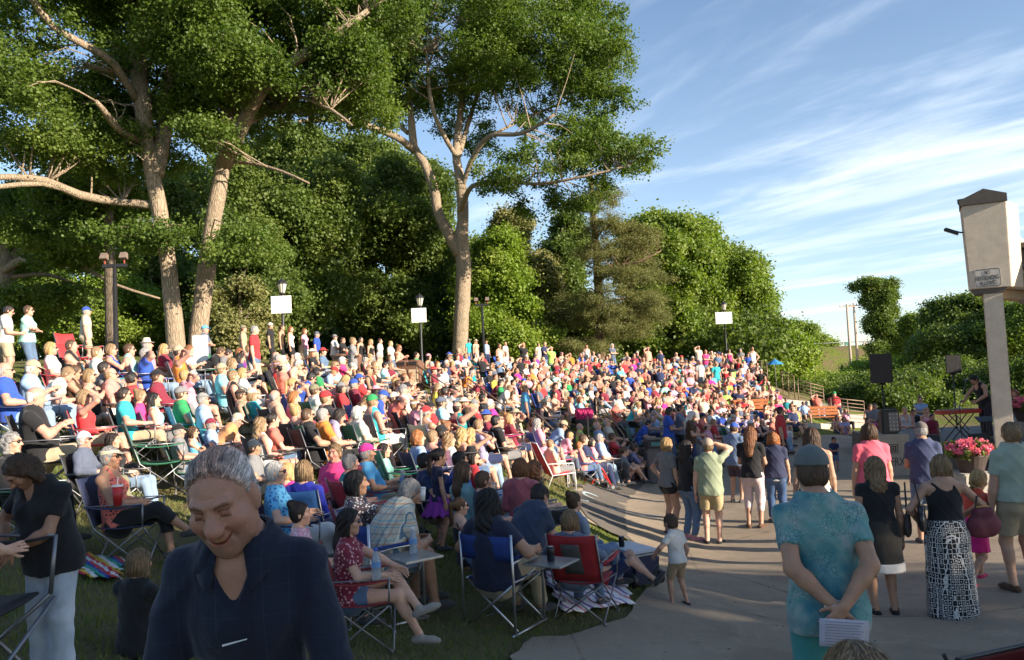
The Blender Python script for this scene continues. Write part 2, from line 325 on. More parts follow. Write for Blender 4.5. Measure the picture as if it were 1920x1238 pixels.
def sheet_poly(name, poly, h, lift, mat, sm=1):
    P = [Vector((p[0], p[1])) for p in poly]; n = len(P)
    def dens(P):
        out = []
        for i in range(len(P)):
            a, b = P[i], P[(i+1) % len(P)]; k = max(1, int((b-a).length/.2)) if (b-a).length < 3 else max(1, int((b-a).length/.6))
            out += [a.lerp(b, t/k)+Vector((rnd.uniform(-.04, .04), rnd.uniform(-.04, .04)))*(sm > 0) for t in range(k)]
        return out
    P = smooth_poly(P, sm); n = len(P); B = dens(P); x0, x1 = min(p.x for p in B), max(p.x for p in B); y0, y1 = min(p.y for p in B), max(p.y for p in B)
    pl = np.array([(p.x, p.y) for p in B]); gx, gy = np.meshgrid(np.arange(x0+h/2, x1, h), np.arange(y0+h/2, y1, h)); gx = gx.ravel(); gy = gy.ravel()
    ins = np.zeros(len(gx), bool); j = len(pl)-1
    for i in range(len(pl)):
        xi, yi = pl[i]; xj, yj = pl[j]; c = ((yi > gy) != (yj > gy)) & (gx < (xj-xi)*(gy-yi)/(yj-yi+1e-12)+xi); ins ^= c; j = i
    pts = B+[Vector((a, b)) for a, b in zip(gx[ins], gy[ins])]
    vs, es, fs, *_ = geometry.delaunay_2d_cdt(pts, [], [list(range(len(B)))], 1, 1e-5)
    V = np.array([(v[0], v[1]) for v in vs]); z = ground(V[:, 0], V[:, 1])+lift
    me = bpy.data.meshes.new(name); me.from_pydata([(a, b, c) for (a, b), c in zip(V, z)], [], [tuple(f) for f in fs]); me.polygons.foreach_set('use_smooth', [True]*len(me.polygons)); me.update()
    if me.polygons and me.polygons[0].normal.z < 0: me.flip_normals()
    o = link(name, me, mat); o['kind'] = 'structure'; return o
def mat_pave(name, c1, c2, crack=0):
    m, nt, b = nmat(name); T = NT(nt); v = T.oco(); c = T.mix(T.ramp(T.noise(.8, 5, .65, v), .35, .65), c1, c2)
    c = T.mix(T.ramp(T.noise(2.5, 6, .7, v, 1.), .58, .72, 0, .35), c, tuple(q*.55 for q in c1)); c = T.mix(1., c, T.ramp(T.noise(90, 3, .7, v), .3, .7, .72, 1.25), 'MULTIPLY')
    vo = T.N.new('ShaderNodeTexVoronoi'); vo.feature = 'DISTANCE_TO_EDGE'; vo.inputs['Scale'].default_value = .33; T.L.new(T.noise(1.2, 4, .6, v, 1., True), vo.inputs['Vector']) if False else T.L.new(v, vo.inputs['Vector'])
    k = T.ramp(T.math('ADD', vo.outputs[0], T.math('MULTIPLY', T.noise(3, 4, .7, v), .03)), .022, .014, 0, .45); c = T.mix(k, c, (.03, .03, .03))
    vs = T.N.new('ShaderNodeTexVoronoi'); vs.inputs['Scale'].default_value = 3.2; T.L.new(v, vs.inputs['Vector']); c = T.mix(T.ramp(vs.outputs[0], .055, .035, 0, .6), c, (.05, .045, .04)); c = T.mix(T.ramp(T.noise(1.7, 5, .75, v, 2.), .54, .66, 0, .4), c, tuple(q*1.25 for q in c2)); c = T.mix(T.ramp(T.noise(.5, 3, .6, v, .5), .52, .6, 0, .35), c, tuple(q*.6 for q in c1))
    T.L.new(c, b.inputs['Base Color']); b.inputs['Roughness'].default_value = .85; b.inputs['Specular IOR Level'].default_value = .25
    T.bump(T.noise(140, 3, .7, v), .6, .01, b); return m
EDGE = [hit(*q)[:2] for q in ((960, 1238), (1090, 1195), (1180, 1150), (1225, 1085), (1190, 1020), (1110, 985), (1085, 950), (1085, 922), (1150, 905), (1215, 872), (1250, 850), (1330, 838), (1480, 825), (1600, 818))]
E0 = [(EDGE[0][0]-.05, 2.2), (-.2, -3)]
PLZ = [(40, 60)][:0]+EDGE+[(17.5, 33.5), (20, 35), (34, 35), (34, -6), (-.2, -6)]+[(-.2, 1)]
sheet_poly('plaza', PLZ, .6, .03, mat_pave('pavement', (.27, .215, .155), (.34, .272, .196)))
STR = [hit(*q)[:2] for q in ((1196, 1024), (1114, 985), (1089, 950), (1089, 923), (1152, 906), (1215, 873), (1250, 852), (1275, 856), (1225, 895), (1190, 930), (1172, 975), (1180, 1015))]
sheet_poly('asphalt_path', STR, .5, .045, mat_pave('asphalt', (.115, .10, .085), (.15, .132, .11)))
# chalk drawing on the asphalt path
def chalk():
    r = None
    for (c, R1, R2) in (((1112, 936), .22, .10), ((1090, 940), .15, .07), ((1190, 968), .5, .03)):
        q = hit(*c); q[2] = ground(q[0], q[1])
        if r is None: O = q; r = empty('chalk_drawing', q, 0, 'pale blue chalk loops drawn on the dark asphalt beside the red rollator', 'chalk drawing')
        n = 24; V = []
        for k in range(n):
            for s in (1, .8): x = q[0]+math.cos(k*2*math.pi/n)*R1*s; y = q[1]+math.sin(k*2*math.pi/n)*R2*3*s; V.append((x-O[0], y-O[1], ground(x, y)+.052-O[2]))
        g = MB(); g.add(V, [(2*k, 2*k+1, (2*k+3) % (2*n), (2*k+2) % (2*n)) for k in range(n)]); g.build('chalk_loop', mat_plain('chalk', (.45, .62, .68), .9), r)
chalk()
# ------------------------------------------------ bark, leaves, trees
def mat_bark(name, c1, c2, sc=1.):
    if name in MATS: return MATS[name]
    m, nt, b = nmat(name); T = NT(nt); v = T.oco(); st = T.scale(v, (1, 1, .16)); n = T.noise(14*sc, 6, .75, st, 1.2); n2 = T.noise(3, 4, .6, v)
    vo = T.N.new('ShaderNodeTexVoronoi'); vo.feature = 'DISTANCE_TO_EDGE'; vo.inputs['Scale'].default_value = 26*sc; T.L.new(T.scale(v, (1, 1, .13)), vo.inputs['Vector'])
    r = T.ramp(vo.outputs[0], 0, .22, 0, .8); h = T.math('ADD', T.math('MULTIPLY', n, .9), r)
    c = T.mix(T.ramp(h, .3, 1.15), c1, c2); c = T.mix(T.ramp(n2, .5, .75, 0, .5), c, (.12, .13, .08)); T.L.new(c, b.inputs['Base Color']); b.inputs['Roughness'].default_value = .95; b.inputs['Specular IOR Level'].default_value = .1
    T.bump(h, .7, .03, b); MATS[name] = m; return m
def mat_leaf(name, c1, c2, c3, tr=.35):
    if name in MATS: return MATS[name]
    m, nt, b = nmat(name); T = NT(nt); v = T.oco(); a = T.N.new('ShaderNodeAttribute'); a.attribute_name = 'rn'; oi = T.N.new('ShaderNodeObjectInfo')
    c = T.mix(a.outputs['Fac'], c1, c2); c = T.mix(T.ramp(T.noise(.35, 3, .6, v), .45, .65), c, c3); b.inputs['Roughness'].default_value = .5; b.inputs['Specular IOR Level'].default_value = .3
    T.L.new(c, b.inputs['Base Color']); t = T.N.new('ShaderNodeBsdfTranslucent'); T.L.new(T.mix(1., c, (1.5, 1.7, .5), 'MULTIPLY'), t.inputs[0]); mx = T.N.new('ShaderNodeMixShader'); mx.inputs[0].default_value = tr
    T.L.new(b.outputs[0], mx.inputs[1]); T.L.new(t.outputs[0], mx.inputs[2]); T.L.new(mx.outputs[0], nt.nodes['Material Output'].inputs[0]); MATS[name] = m; return m
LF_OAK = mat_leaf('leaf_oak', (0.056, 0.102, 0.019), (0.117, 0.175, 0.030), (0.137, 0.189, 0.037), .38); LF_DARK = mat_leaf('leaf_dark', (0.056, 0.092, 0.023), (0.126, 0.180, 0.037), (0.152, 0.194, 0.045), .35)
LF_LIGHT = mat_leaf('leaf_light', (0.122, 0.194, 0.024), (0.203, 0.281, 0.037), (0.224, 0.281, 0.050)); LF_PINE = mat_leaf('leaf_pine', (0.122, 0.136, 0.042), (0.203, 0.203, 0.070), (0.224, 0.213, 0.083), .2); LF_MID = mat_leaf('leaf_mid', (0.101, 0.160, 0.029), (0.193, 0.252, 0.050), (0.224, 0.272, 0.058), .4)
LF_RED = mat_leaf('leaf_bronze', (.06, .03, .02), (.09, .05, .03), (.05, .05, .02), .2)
BK_OAK = mat_bark('bark_oak', (.20, .15, .105), (.40, .315, .225)); BK_DARK = mat_bark('bark_dark', (.07, .055, .04), (.18, .145, .11))
def leaf_cloud(C, R, n_per, size, flat=.75, seed=0, ndl=0):
    'C: clump centres, R clump radii -> quads'
    g = np.random.default_rng(seed); k = len(C); N_ = k*n_per; ci = np.repeat(np.arange(k), n_per); d = g.normal(size=(N_, 3)); d /= np.linalg.norm(d, axis=1)[:, None]+1e-9
    rr = g.random(N_)**.6*(1+.35*np.sin(d[:, 0]*4+ci)*np.sin(d[:, 1]*5+ci*1.7)); el = 1+.35*np.stack([np.sin(ci*12.9), np.sin(ci*7.3), np.sin(ci*3.1)*.5], 1); rr = np.where(g.random(N_) < .12, rr*1.5, rr); P = C[ci]+d*(rr*R[ci]*1.12)[:, None]*np.array([1, 1, flat])*el
    nn = d*.5+g.normal(size=(N_, 3))*.55+np.array([0, 0, .45]); nn /= np.linalg.norm(nn, axis=1)[:, None]; t = np.cross(nn, g.normal(size=(N_, 3))); t /= np.linalg.norm(t, axis=1)[:, None]; b = np.cross(nn, t)
    s = (size*(.65+.7*g.random(N_)))[:, None]; w_ = .42 if not ndl else .12
    V = np.stack([P-t*s*.5, P+b*s*w_+nn*s*.08, P+t*s*.5, P-b*s*w_+nn*s*.08], 1).reshape(-1, 3); F = np.arange(N_*4).reshape(-1, 4); rn = np.repeat(np.clip(g.random(k)[ci]*.6+g.random(N_)*.4, 0, 1), 4); return V, F, rn
def clumps(E, n, seed, hole=.0, hs=1.1, shell=.3):
    'E: list of (centre, radii): sample clump centres in the union of ellipsoids, biased to the outside, thinned by a lumpy field'
    g = np.random.default_rng(seed); vol = np.array([np.prod(e[1])**(2/3) for e in E]); vol /= vol.sum(); out = []
    for e, f in zip(E, vol):
        k = int(n*f)+1; d = g.normal(size=(k*3, 3)); d /= np.linalg.norm(d, axis=1)[:, None]; r = (shell+(1-shell)*g.random(k*3))**.5; P = np.array(e[0])+d*r[:, None]*np.array(e[1])
        q = np.sin(P[:, 0]*hs+seed)+np.sin(P[:, 1]*hs*.9+2.1*seed)+np.sin(P[:, 2]*hs*1.5+P[:, 0]*.4)+np.sin((P[:, 0]+P[:, 2])*hs*2.1+1)*.6; P = P[q > hole-1.2]; out.append(P[:k])
    return np.concatenate(out)
def limb_mesh(limbs, wob=.03, n=10, seed=0):
    g = MB(); r = random.Random(seed)
    for pts, rad in limbs:
        P = [Vector(p) for p in pts]; Q = []; RR = []; m = len(P)
        for i in range(m-1):
            st = max(2, int((P[i+1]-P[i]).length/.45)); a0 = P[max(i-1, 0)]; a3 = P[min(i+2, m-1)]
            for k in range(st):
                t = k/st; t2 = t*t; t3 = t2*t
                q = .5*((2*P[i])+(-a0+P[i+1])*t+(2*a0-5*P[i]+4*P[i+1]-a3)*t2+(-a0+3*P[i]-3*P[i+1]+a3)*t3); rr = rad[i]+(rad[i+1]-rad[i])*t
                Q.append(q+Vector([r.gauss(0, 1)*wob*rr*1.2 for _ in range(3)])); RR.append(rr*(1+r.gauss(0, .04)))
        Q.append(P[-1]); RR.append(rad[-1]); g.tube(Q, RR, n)
    return g
def pxl(pts, d, dz=None):
    'pixel polyline with radii: (px, py, r[, depth offset])'
    return [at(p[0], p[1], d+(p[3] if len(p) > 3 else 0)) for p in pts], [p[2] for p in pts]
def twigs(C, trunks, n, seed, r0=.05):
    'thin limbs from points on the main limbs out to clump centres'
    g = random.Random(seed); L = []; S = []
    for pts, rad in trunks:
        for i in range(len(pts)-1):
            for t in (0, .25, .5, .75): S.append((Vector(pts[i]).lerp(Vector(pts[i+1]), t), rad[i]*(1-t)+rad[i+1]*t))
        S.append((Vector(pts[-1]), rad[-1]))
    if not S: return L
    for _ in range(n):
        c = Vector(C[g.randrange(len(C))]); c0 = min(S, key=lambda s: (s[0]-c).length+max(0, s[0].z-c.z)*1.5); a = c0[0]
        if (a-c).length > 2.4+g.random()*1.2: continue
        mid = a.lerp(c, .5)+Vector((g.gauss(0, .3), g.gauss(0, .3), g.random()*.5)); rr = min(c0[1]*.5, r0*(1+(c-a).length*.12)); L.append(([a, mid, c], [rr, rr*.6, rr*.25]))
    return L
def lumpy(EE, k, seed):
    g = random.Random(seed); out = []
    for c, r in EE:
        out.append((c, tuple(q*.80 for q in r)))
        for _ in range(k):
            a, b = g.uniform(0, 6.28), g.uniform(-.5, 1.3); f = g.uniform(.28, .5); out.append(((c[0]+r[0]*.85*math.cos(a)*math.cos(b), c[1]+r[1]*.85*math.sin(a)*math.cos(b), c[2]+r[2]*.85*math.sin(b)), (r[0]*f, r[1]*f, r[2]*f*.85)))
    return out
def tree(name, label, d, limbs, E, nclump, nleaf, lsize, leaf, bark, cr, seed, base=None, group=None, cat='tree', hole=.0, hs=1.1, ntw=60, ndl=0, flat=.75, shell=.3, tw=.05, lump=7):
    'E: (px, py, rx_px, ry_px, depth offset, depth radius m)'
    LL = [pxl(l, d) for l in limbs]; EE = []
    for e in E:
        dd = d+e[4]; EE.append((at(e[0], e[1], dd), (e[2]*dd/FPX, e[5], e[3]*dd/FPX)))
    if base is None: base = LL[0][0][0] if LL else at(E[0][0], E[0][1], d)
    gz = ground(base[0], base[1]); O = np.array([base[0], base[1], gz])
    if LL: LL[0][0][0] = np.array([LL[0][0][0][0], LL[0][0][0][1], min(LL[0][0][0][2], gz)-.3])
    C = clumps(lumpy(EE, lump, seed) if lump else EE, nclump, seed, hole, hs, shell); C = C[C[:, 2] > gz+.1] if (C[:, 2] > gz+.1).sum() > 30 else C+np.array([0, 0, max(0, gz+.4-C[:, 2].min())]); root = empty(name, O, 0, label, cat, group)
    g = np.random.default_rng(seed+5); V, F, rn = leaf_cloud(C, cr*(.55+.8*g.random(len(C))), int(nleaf*1.9), lsize*.62, flat, seed, ndl); link('crown', mesh_np('crown', V-O, F, None, False, rn=rn), leaf, root)
    LL2 = LL+twigs(C, LL, ntw, seed, tw)
    if LL2: gm = limb_mesh([([np.array(p)-O for p in a], b) for a, b in LL2], seed=seed); gm.build('trunk', bark, root, smooth=True)
    return root
D = 22.
tree('oak_tree', 'tall oak with pale trunk leaning left, left of the twin trunks, long bare limb', 22, [
    [(333, 668, .27), (323, 560, .235), (312, 470, .22), (300, 395, .21), (288, 340, .21), (276, 260, .19), (266, 190, .26), (258, 110, .24, .5), (252, 40, .21, 1), (240, -60, .16, 1.5), (230, -220, .08, 2)],
    [(292, 385, .13), (230, 380, .10), (150, 366, .115, -.8), (90, 340, .10, -1.4), (20, 332, .085, -2), (-70, 335, .06, -2.5)],
    [(150, 366, .07, -.8), (80, 345, .07, -1.5), (0, 350, .06, -2.2), (-80, 352, .04, -3)],
    [(266, 265, .12), (225, 245, .10, -.8), (200, 215, .09, -1.5), (180, 190, .05, -2)],
    [(262, 200, .12), (215, 120, .10, -1), (160, 85, .095, -1.5), (100, 50, .09, -2), (55, -10, .08, -2.5), (20, -80, .05, -3)],
    [(290, 330, .22), (312, 230, .20, .5), (322, 130, .17, 1), (350, 40, .14, 1.6), (372, -80, .09, 2)],
    [(258, 110, .14, .5), (300, 40, .12, 1.6), (320, -40, .09, 2)], [(262, 130, .10, .5), (170, 40, .08, 2), (130, -40, .06, 3)],
    ], [(120, 60, 250, 150, 0, 4.2), (60, 230, 190, 95, -.5, 3.6), (210, 300, 120, 45, .5, 2.6), (330, 60, 160, 150, 1.5, 3.6), (300, 250, 130, 70, 2., 2.4), (60, 430, 90, 45, 2, 2.), (255, 440, 80, 35, -1, 1.6), (120, -160, 330, 150, 0, 4.5)],
    4800, 30, .13, LF_OAK, BK_OAK, .34, 3, hole=.3, hs=1.7, ntw=420, tw=.022)
tree('oak_tree', 'tall oak with thick pale trunk leaning right, right one of the twin trunks', 22.6, [
    [(366, 668, .28), (377, 580, .245), (388, 500, .23), (400, 410, .22), (416, 330, .21), (428, 270, .20), (430, 200, .25, .3), (428, 120, .22, .5), (430, 40, .20, .8), (432, -60, .16, 1), (440, -200, .08, 1)],
    [(420, 310, .24), (452, 240, .20, -.5), (490, 170, .17, -1), (560, 110, .14, -1.5), (620, 70, .11, -2), (690, 20, .07, -2)],
    [(452, 235, .12, -.5), (500, 210, .12, .5), (570, 160, .11, 1), (640, 118, .09, 1.6), (700, 112, .06, 2)],
    [(425, 300, .16), (395, 220, .15, .8), (370, 140, .14, 1.4), (340, 60, .12, 2), (310, -20, .09, 2.4)],
    [(436, 304, .05), (480, 308, .045, -.5), (530, 322, .04, -1), (580, 344, .022, -1.5)],
    [(430, 60, .12, .8), (470, 10, .1, .5), (500, -60, .07, .5)], [(560, 180, .05, -1), (620, 205, .05, -1.5), (660, 235, .03, -2)],
    ], [(480, 60, 190, 120, 0, 4.), (560, 170, 160, 80, -.5, 3.2), (400, 200, 110, 80, 1.5, 2.6), (610, 30, 150, 110, -.5, 3.2), (420, 90, 130, 110, -2, 2.), (395, 255, 60, 30, -1.5, 1.3), (500, -120, 280, 110, 0, 4.2), (475, 470, 85, 36, -1.2, 1.8), (650, 150, 90, 60, -.5, 2.2)],
    4400, 30, .13, LF_OAK, BK_OAK, .34, 8, hole=.35, hs=1.7, ntw=420, tw=.022)
tree('oak_tree', 'big central oak with a knotted sunlit trunk forking into a wide layered crown', 42, [
    [(862, 676, .43), (864, 610, .40), (868, 550, .39), (869, 490, .42), (864, 455, .38), (868, 415, .33), (866, 360, .29), (856, 290, .22), (862, 220, .18, 1), (870, 150, .15, 1), (872, 60, .10, 1)],
    [(862, 478, .34), (842, 440, .29), (822, 400, .27), (812, 350, .25), (795, 305, .23), (776, 275, .22), (772, 235, .20), (766, 180, .14, 1), (760, 110, .10, 2)],
    [(776, 282, .20), (742, 256, .18, -1.5), (700, 240, .15, -3), (650, 226, .12, -4), (590, 225, .09, -5), (560, 228, .05, -6)],
    [(650, 226, .09, -4), (625, 200, .08, -5), (590, 185, .06, -6), (570, 175, .04, -7)],
    [(765, 250, .12), (725, 215, .11, 1), (690, 195, .09, 2), (660, 150, .06, 3)],
    [(866, 350, .15), (890, 290, .14, -1), (920, 255, .12, -2), (980, 250, .10, -3), (1040, 215, .07, -4)],
    [(858, 300, .15), (880, 225, .13, 1.5), (905, 150, .11, 2), (930, 80, .08, 2), (960, 0, .05, 3)],
    [(862, 400, .14), (885, 350, .12, -2), (940, 340, .10, -3), (1010, 345, .07, -5), (1100, 330, .05, -6), (1180, 310, .035, -6)],
    [(860, 300, .13), (830, 250, .12, -1), (808, 190, .10, -2), (800, 100, .07, -2)],
    [(920, 255, .07, -2), (980, 225, .06, 0), (1070, 190, .05, 1), (1170, 180, .03, 1)],
    ], [(860, 60, 210, 95, 0, 5.), (1030, 60, 140, 80, 0, 4.5), (1090, 200, 125, 38, 1, 3.), (740, 130, 150, 65, -2, 4.5), (930, 165, 120, 40, 0, 4.5), (1080, 305, 115, 40, -4, 2.6), (1190, 300, 65, 32, -5, 2.), (985, 330, 95, 38, -4, 2.5), (1170, 195, 55, 24, 1, 2),
        (850, 335, 62, 26, -3, 1.5), (1100, 370, 70, 30, -4, 2.), (660, 40, 150, 100, 1, 4.5), (640, 160, 90, 26, -3, 3.), (900, -70, 270, 70, 0, 5.), (1110, 60, 65, 55, 2, 3), (700, 200, 50, 20, 2, 3.), (880, 255, 60, 30, 4, 3), (1010, 390, 60, 25, -2, 2.), (960, 110, 150, 70, -2, 4.), (1060, 120, 110, 60, 1, 4.), (800, 170, 110, 50, 2, 4.), (1140, 130, 60, 50, 0, 3.), (1050, 250, 110, 30, 0, 3.), (1140, 270, 90, 35, -2, 3.), (900, 20, 200, 60, -3, 5), (620, 90, 90, 60, -2, 4)],
    5600, 27, .19, LF_OAK, BK_OAK, .46, 21, hole=.35, hs=1.25, ntw=700, tw=.026, flat=.65)
tree('pine_tree', 'olive green pine with a bare reddish trunk and drooping tiered branches', 47, [
    [(1126, 690, .30), (1124, 600, .28), (1122, 540, .26), (1118, 470, .22), (1112, 400, .17), (1108, 330, .09)], [(1122, 530, .08), (1150, 505, .07, -1), (1200, 490, .05, -2), (1240, 470, .03, -2)],
    ], [(1150, 560, 90, 22, 0, 3.), (1120, 600, 75, 24, 0, 3.), (1180, 615, 75, 30, 0, 3.), (1150, 480, 85, 24, 0, 2.6), (1130, 430, 60, 20, 0, 2.2), (1170, 520, 80, 20, -.5, 2.6), (1120, 380, 50, 22, 0, 2), (1100, 650, 50, 18, -.5, 2.4), (1215, 580, 40, 40, 0, 2), (1205, 450, 40, 25, 0, 2)],
    1200, 75, .20, LF_PINE, mat_bark('bark_pine', (.12, .07, .045), (.26, .17, .12)), .5, 31, hole=.1, hs=1.2, ntw=90, ndl=1, flat=.5)
tree('maple_tree', 'bright light green maple standing just right of the big central oak trunk', 48, [[(950, 690, .2), (948, 600, .16), (950, 520, .1)]],
    [(930, 560, 62, 75, 0, 3.), (960, 620, 80, 55, -.5, 3.), (900, 620, 45, 50, -1, 2.4), (940, 480, 50, 40, 0, 2.4)], 1500, 50, .26, LF_LIGHT, BK_DARK, .6, 41, hole=-.2, ntw=20)
tree('spruce_tree', 'yellow green conical tree with pointed top behind the bright maple', 51, [[(985, 690, .2), (975, 560, .16), (960, 430, .06)]],
    [(965, 440, 35, 45, 0, 2.), (985, 520, 55, 55, 0, 2.6), (1000, 610, 62, 60, 0, 3.)], 1100, 50, .24, LF_PINE, BK_DARK, .55, 43, hole=-.4, ntw=20)
tree('dark_poplar', 'dark bluish green tree filling the gap between spruce and pine', 56, [[(1055, 690, .22), (1055, 560, .16), (1050, 440, .08)]],
    [(1055, 460, 50, 60, 0, 2.6), (1045, 560, 60, 70, 0, 3.), (1075, 640, 70, 45, 0, 3.)], 1300, 45, .28, LF_DARK, BK_DARK, .65, 45, hole=-.3, ntw=20)
for i, (lb, E, dd, lf, sd) in enumerate([
    ('tall rounded green tree directly behind the pine, highest of the right-hand wood', [(1240, 520, 75, 90, 0, 5.), (1215, 460, 55, 45, 0, 4), (1265, 450, 55, 35, 0, 4), (1250, 620, 70, 60, -1, 4)], 62, LF_MID, 51),
    ('broad green tree in the middle of the right-hand wood behind the right lamp post', [(1330, 500, 65, 60, 0, 5.), (1320, 590, 75, 80, 0, 5), (1300, 455, 45, 25, 0, 3.)], 66, LF_MID, 52),
    ('lower sloping green tree at the right end of the wood beside the right board', [(1390, 560, 48, 60, 0, 5.), (1375, 630, 60, 50, 0, 4), (1410, 610, 32, 45, 0, 3.)], 72, LF_MID, 53),
    ('bushy light tree at the foot of the right-hand wood above the top rail', [(1455, 665, 50, 35, 0, 4.), (1420, 685, 50, 28, -2, 4.)], 64, LF_LIGHT, 54)]):
    tree('broadleaf_tree', lb, dd, [[(E[0][0], 695, .3), (E[0][0]-2, E[0][1], .2)]], E, 1900 if i < 3 else 700, 40, .36, lf, BK_DARK, .85, sd, group='trees of the right-hand wood', hole=-.35, hs=.8, ntw=25)
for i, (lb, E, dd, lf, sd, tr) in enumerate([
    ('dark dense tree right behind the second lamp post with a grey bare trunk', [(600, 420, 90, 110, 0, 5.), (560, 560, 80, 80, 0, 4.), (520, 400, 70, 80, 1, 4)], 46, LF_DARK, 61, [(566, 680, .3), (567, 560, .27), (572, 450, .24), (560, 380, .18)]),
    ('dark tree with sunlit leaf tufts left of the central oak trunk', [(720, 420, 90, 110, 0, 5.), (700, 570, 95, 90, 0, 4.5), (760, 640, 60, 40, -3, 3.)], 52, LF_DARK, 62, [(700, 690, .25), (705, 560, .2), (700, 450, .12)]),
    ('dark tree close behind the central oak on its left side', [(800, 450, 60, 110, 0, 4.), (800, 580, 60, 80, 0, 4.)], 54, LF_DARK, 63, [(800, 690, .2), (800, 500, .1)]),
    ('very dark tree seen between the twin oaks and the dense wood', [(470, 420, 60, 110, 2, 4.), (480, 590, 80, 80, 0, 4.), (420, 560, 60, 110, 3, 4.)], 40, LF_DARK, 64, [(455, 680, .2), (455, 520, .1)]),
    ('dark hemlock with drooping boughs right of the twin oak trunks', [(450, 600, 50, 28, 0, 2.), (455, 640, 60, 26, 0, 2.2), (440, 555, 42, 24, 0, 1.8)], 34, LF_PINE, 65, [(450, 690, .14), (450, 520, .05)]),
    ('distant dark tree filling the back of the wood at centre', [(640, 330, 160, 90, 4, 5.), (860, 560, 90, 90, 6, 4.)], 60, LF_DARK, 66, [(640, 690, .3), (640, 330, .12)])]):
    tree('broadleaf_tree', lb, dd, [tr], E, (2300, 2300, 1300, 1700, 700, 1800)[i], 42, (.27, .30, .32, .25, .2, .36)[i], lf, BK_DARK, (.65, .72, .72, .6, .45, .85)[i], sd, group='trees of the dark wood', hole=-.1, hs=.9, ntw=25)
tree('bare_limbed_oak', 'old spreading tree at the far left edge with curving pale limbs', 30, [
    [(4, 690, .42), (2, 600, .38), (6, 540, .34), (10, 500, .28), (-10, 440, .2), (-30, 380, .12)], [(8, 510, .18), (40, 488, .15, -1), (90, 490, .11, -2), (150, 500, .08, -2), (220, 535, .05, -3), (300, 560, .03, -3)],
    [(10, 505, .17), (35, 465, .14, 1), (80, 452, .10, 2), (130, 455, .06, 2)], [(5, 480, .13), (20, 400, .1, 1), (60, 340, .07, 2), (110, 300, .04, 3)], [(20, 520, .10), (90, 515, .07, 0), (160, 540, .05, 0), (210, 545, .03, 0)]],
    [(30, 400, 110, 45, 0, 3.), (-20, 480, 90, 60, 2, 3.), (150, 480, 80, 22, -2, 2.5), (100, 560, 90, 18, -1, 2.5), (40, 590, 60, 14, 1, 2)], 900, 45, .18, LF_OAK, BK_OAK, .5, 71, hole=.3, ntw=80)
tree('oak_tree', 'straight brown tree trunk right behind the left floodlight pole', 26, [[(209, 690, .19), (208, 600, .18), (206, 500, .17), (204, 400, .14), (200, 330, .08)]],
    [(205, 370, 90, 55, 1, 2.6), (160, 420, 60, 30, 1, 2.)], 500, 45, .17, LF_OAK, BK_DARK, .45, 73, ntw=20, hole=.2)
for i, (lb, E, dd, lf, sd) in enumerate([
    ('light green bush far behind the two standing men at the left', [(70, 570, 85, 50, 0, 4.), (110, 620, 80, 40, -1, 3)], 46, LF_LIGHT, 81),
    ('light green bush behind the left floodlight pole', [(190, 560, 75, 45, 0, 4.), (250, 600, 70, 55, -1, 3.5), (175, 620, 70, 30, 0, 3)], 44, LF_LIGHT, 82),
    ('mid green tree filling the gap between left trunk pair and brown trunk', [(285, 510, 60, 60, 3, 4.), (330, 560, 60, 80, 6, 4.), (380, 400, 70, 90, 8, 4.)], 48, LF_DARK, 83),
    ('dark tree far behind the limbs at the left edge', [(60, 470, 120, 70, 4, 5.), (-30, 560, 70, 70, 3, 4.), (170, 400, 90, 80, 6, 4)], 52, LF_DARK, 84),
    ('small bronze leaved bush at the foot of the floodlight mast right of the central oak', [(930, 640, 22, 20, 0, 1.5)], 46, LF_RED, 85)]):
    tree('bush' if i in (0, 1, 4) else 'broadleaf_tree', lb, dd, [[(E[0][0], 690, .1), (E[0][0], E[0][1], .06)]], E, (900, 1100, 1500, 1700, 150)[i], 42, (.22, .22, .28, .3, .2)[i], lf, BK_DARK, (.55, .55, .7, .75, .4)[i], sd, cat='bush' if i in (0, 1, 4) else 'tree', hole=.1, ntw=12)
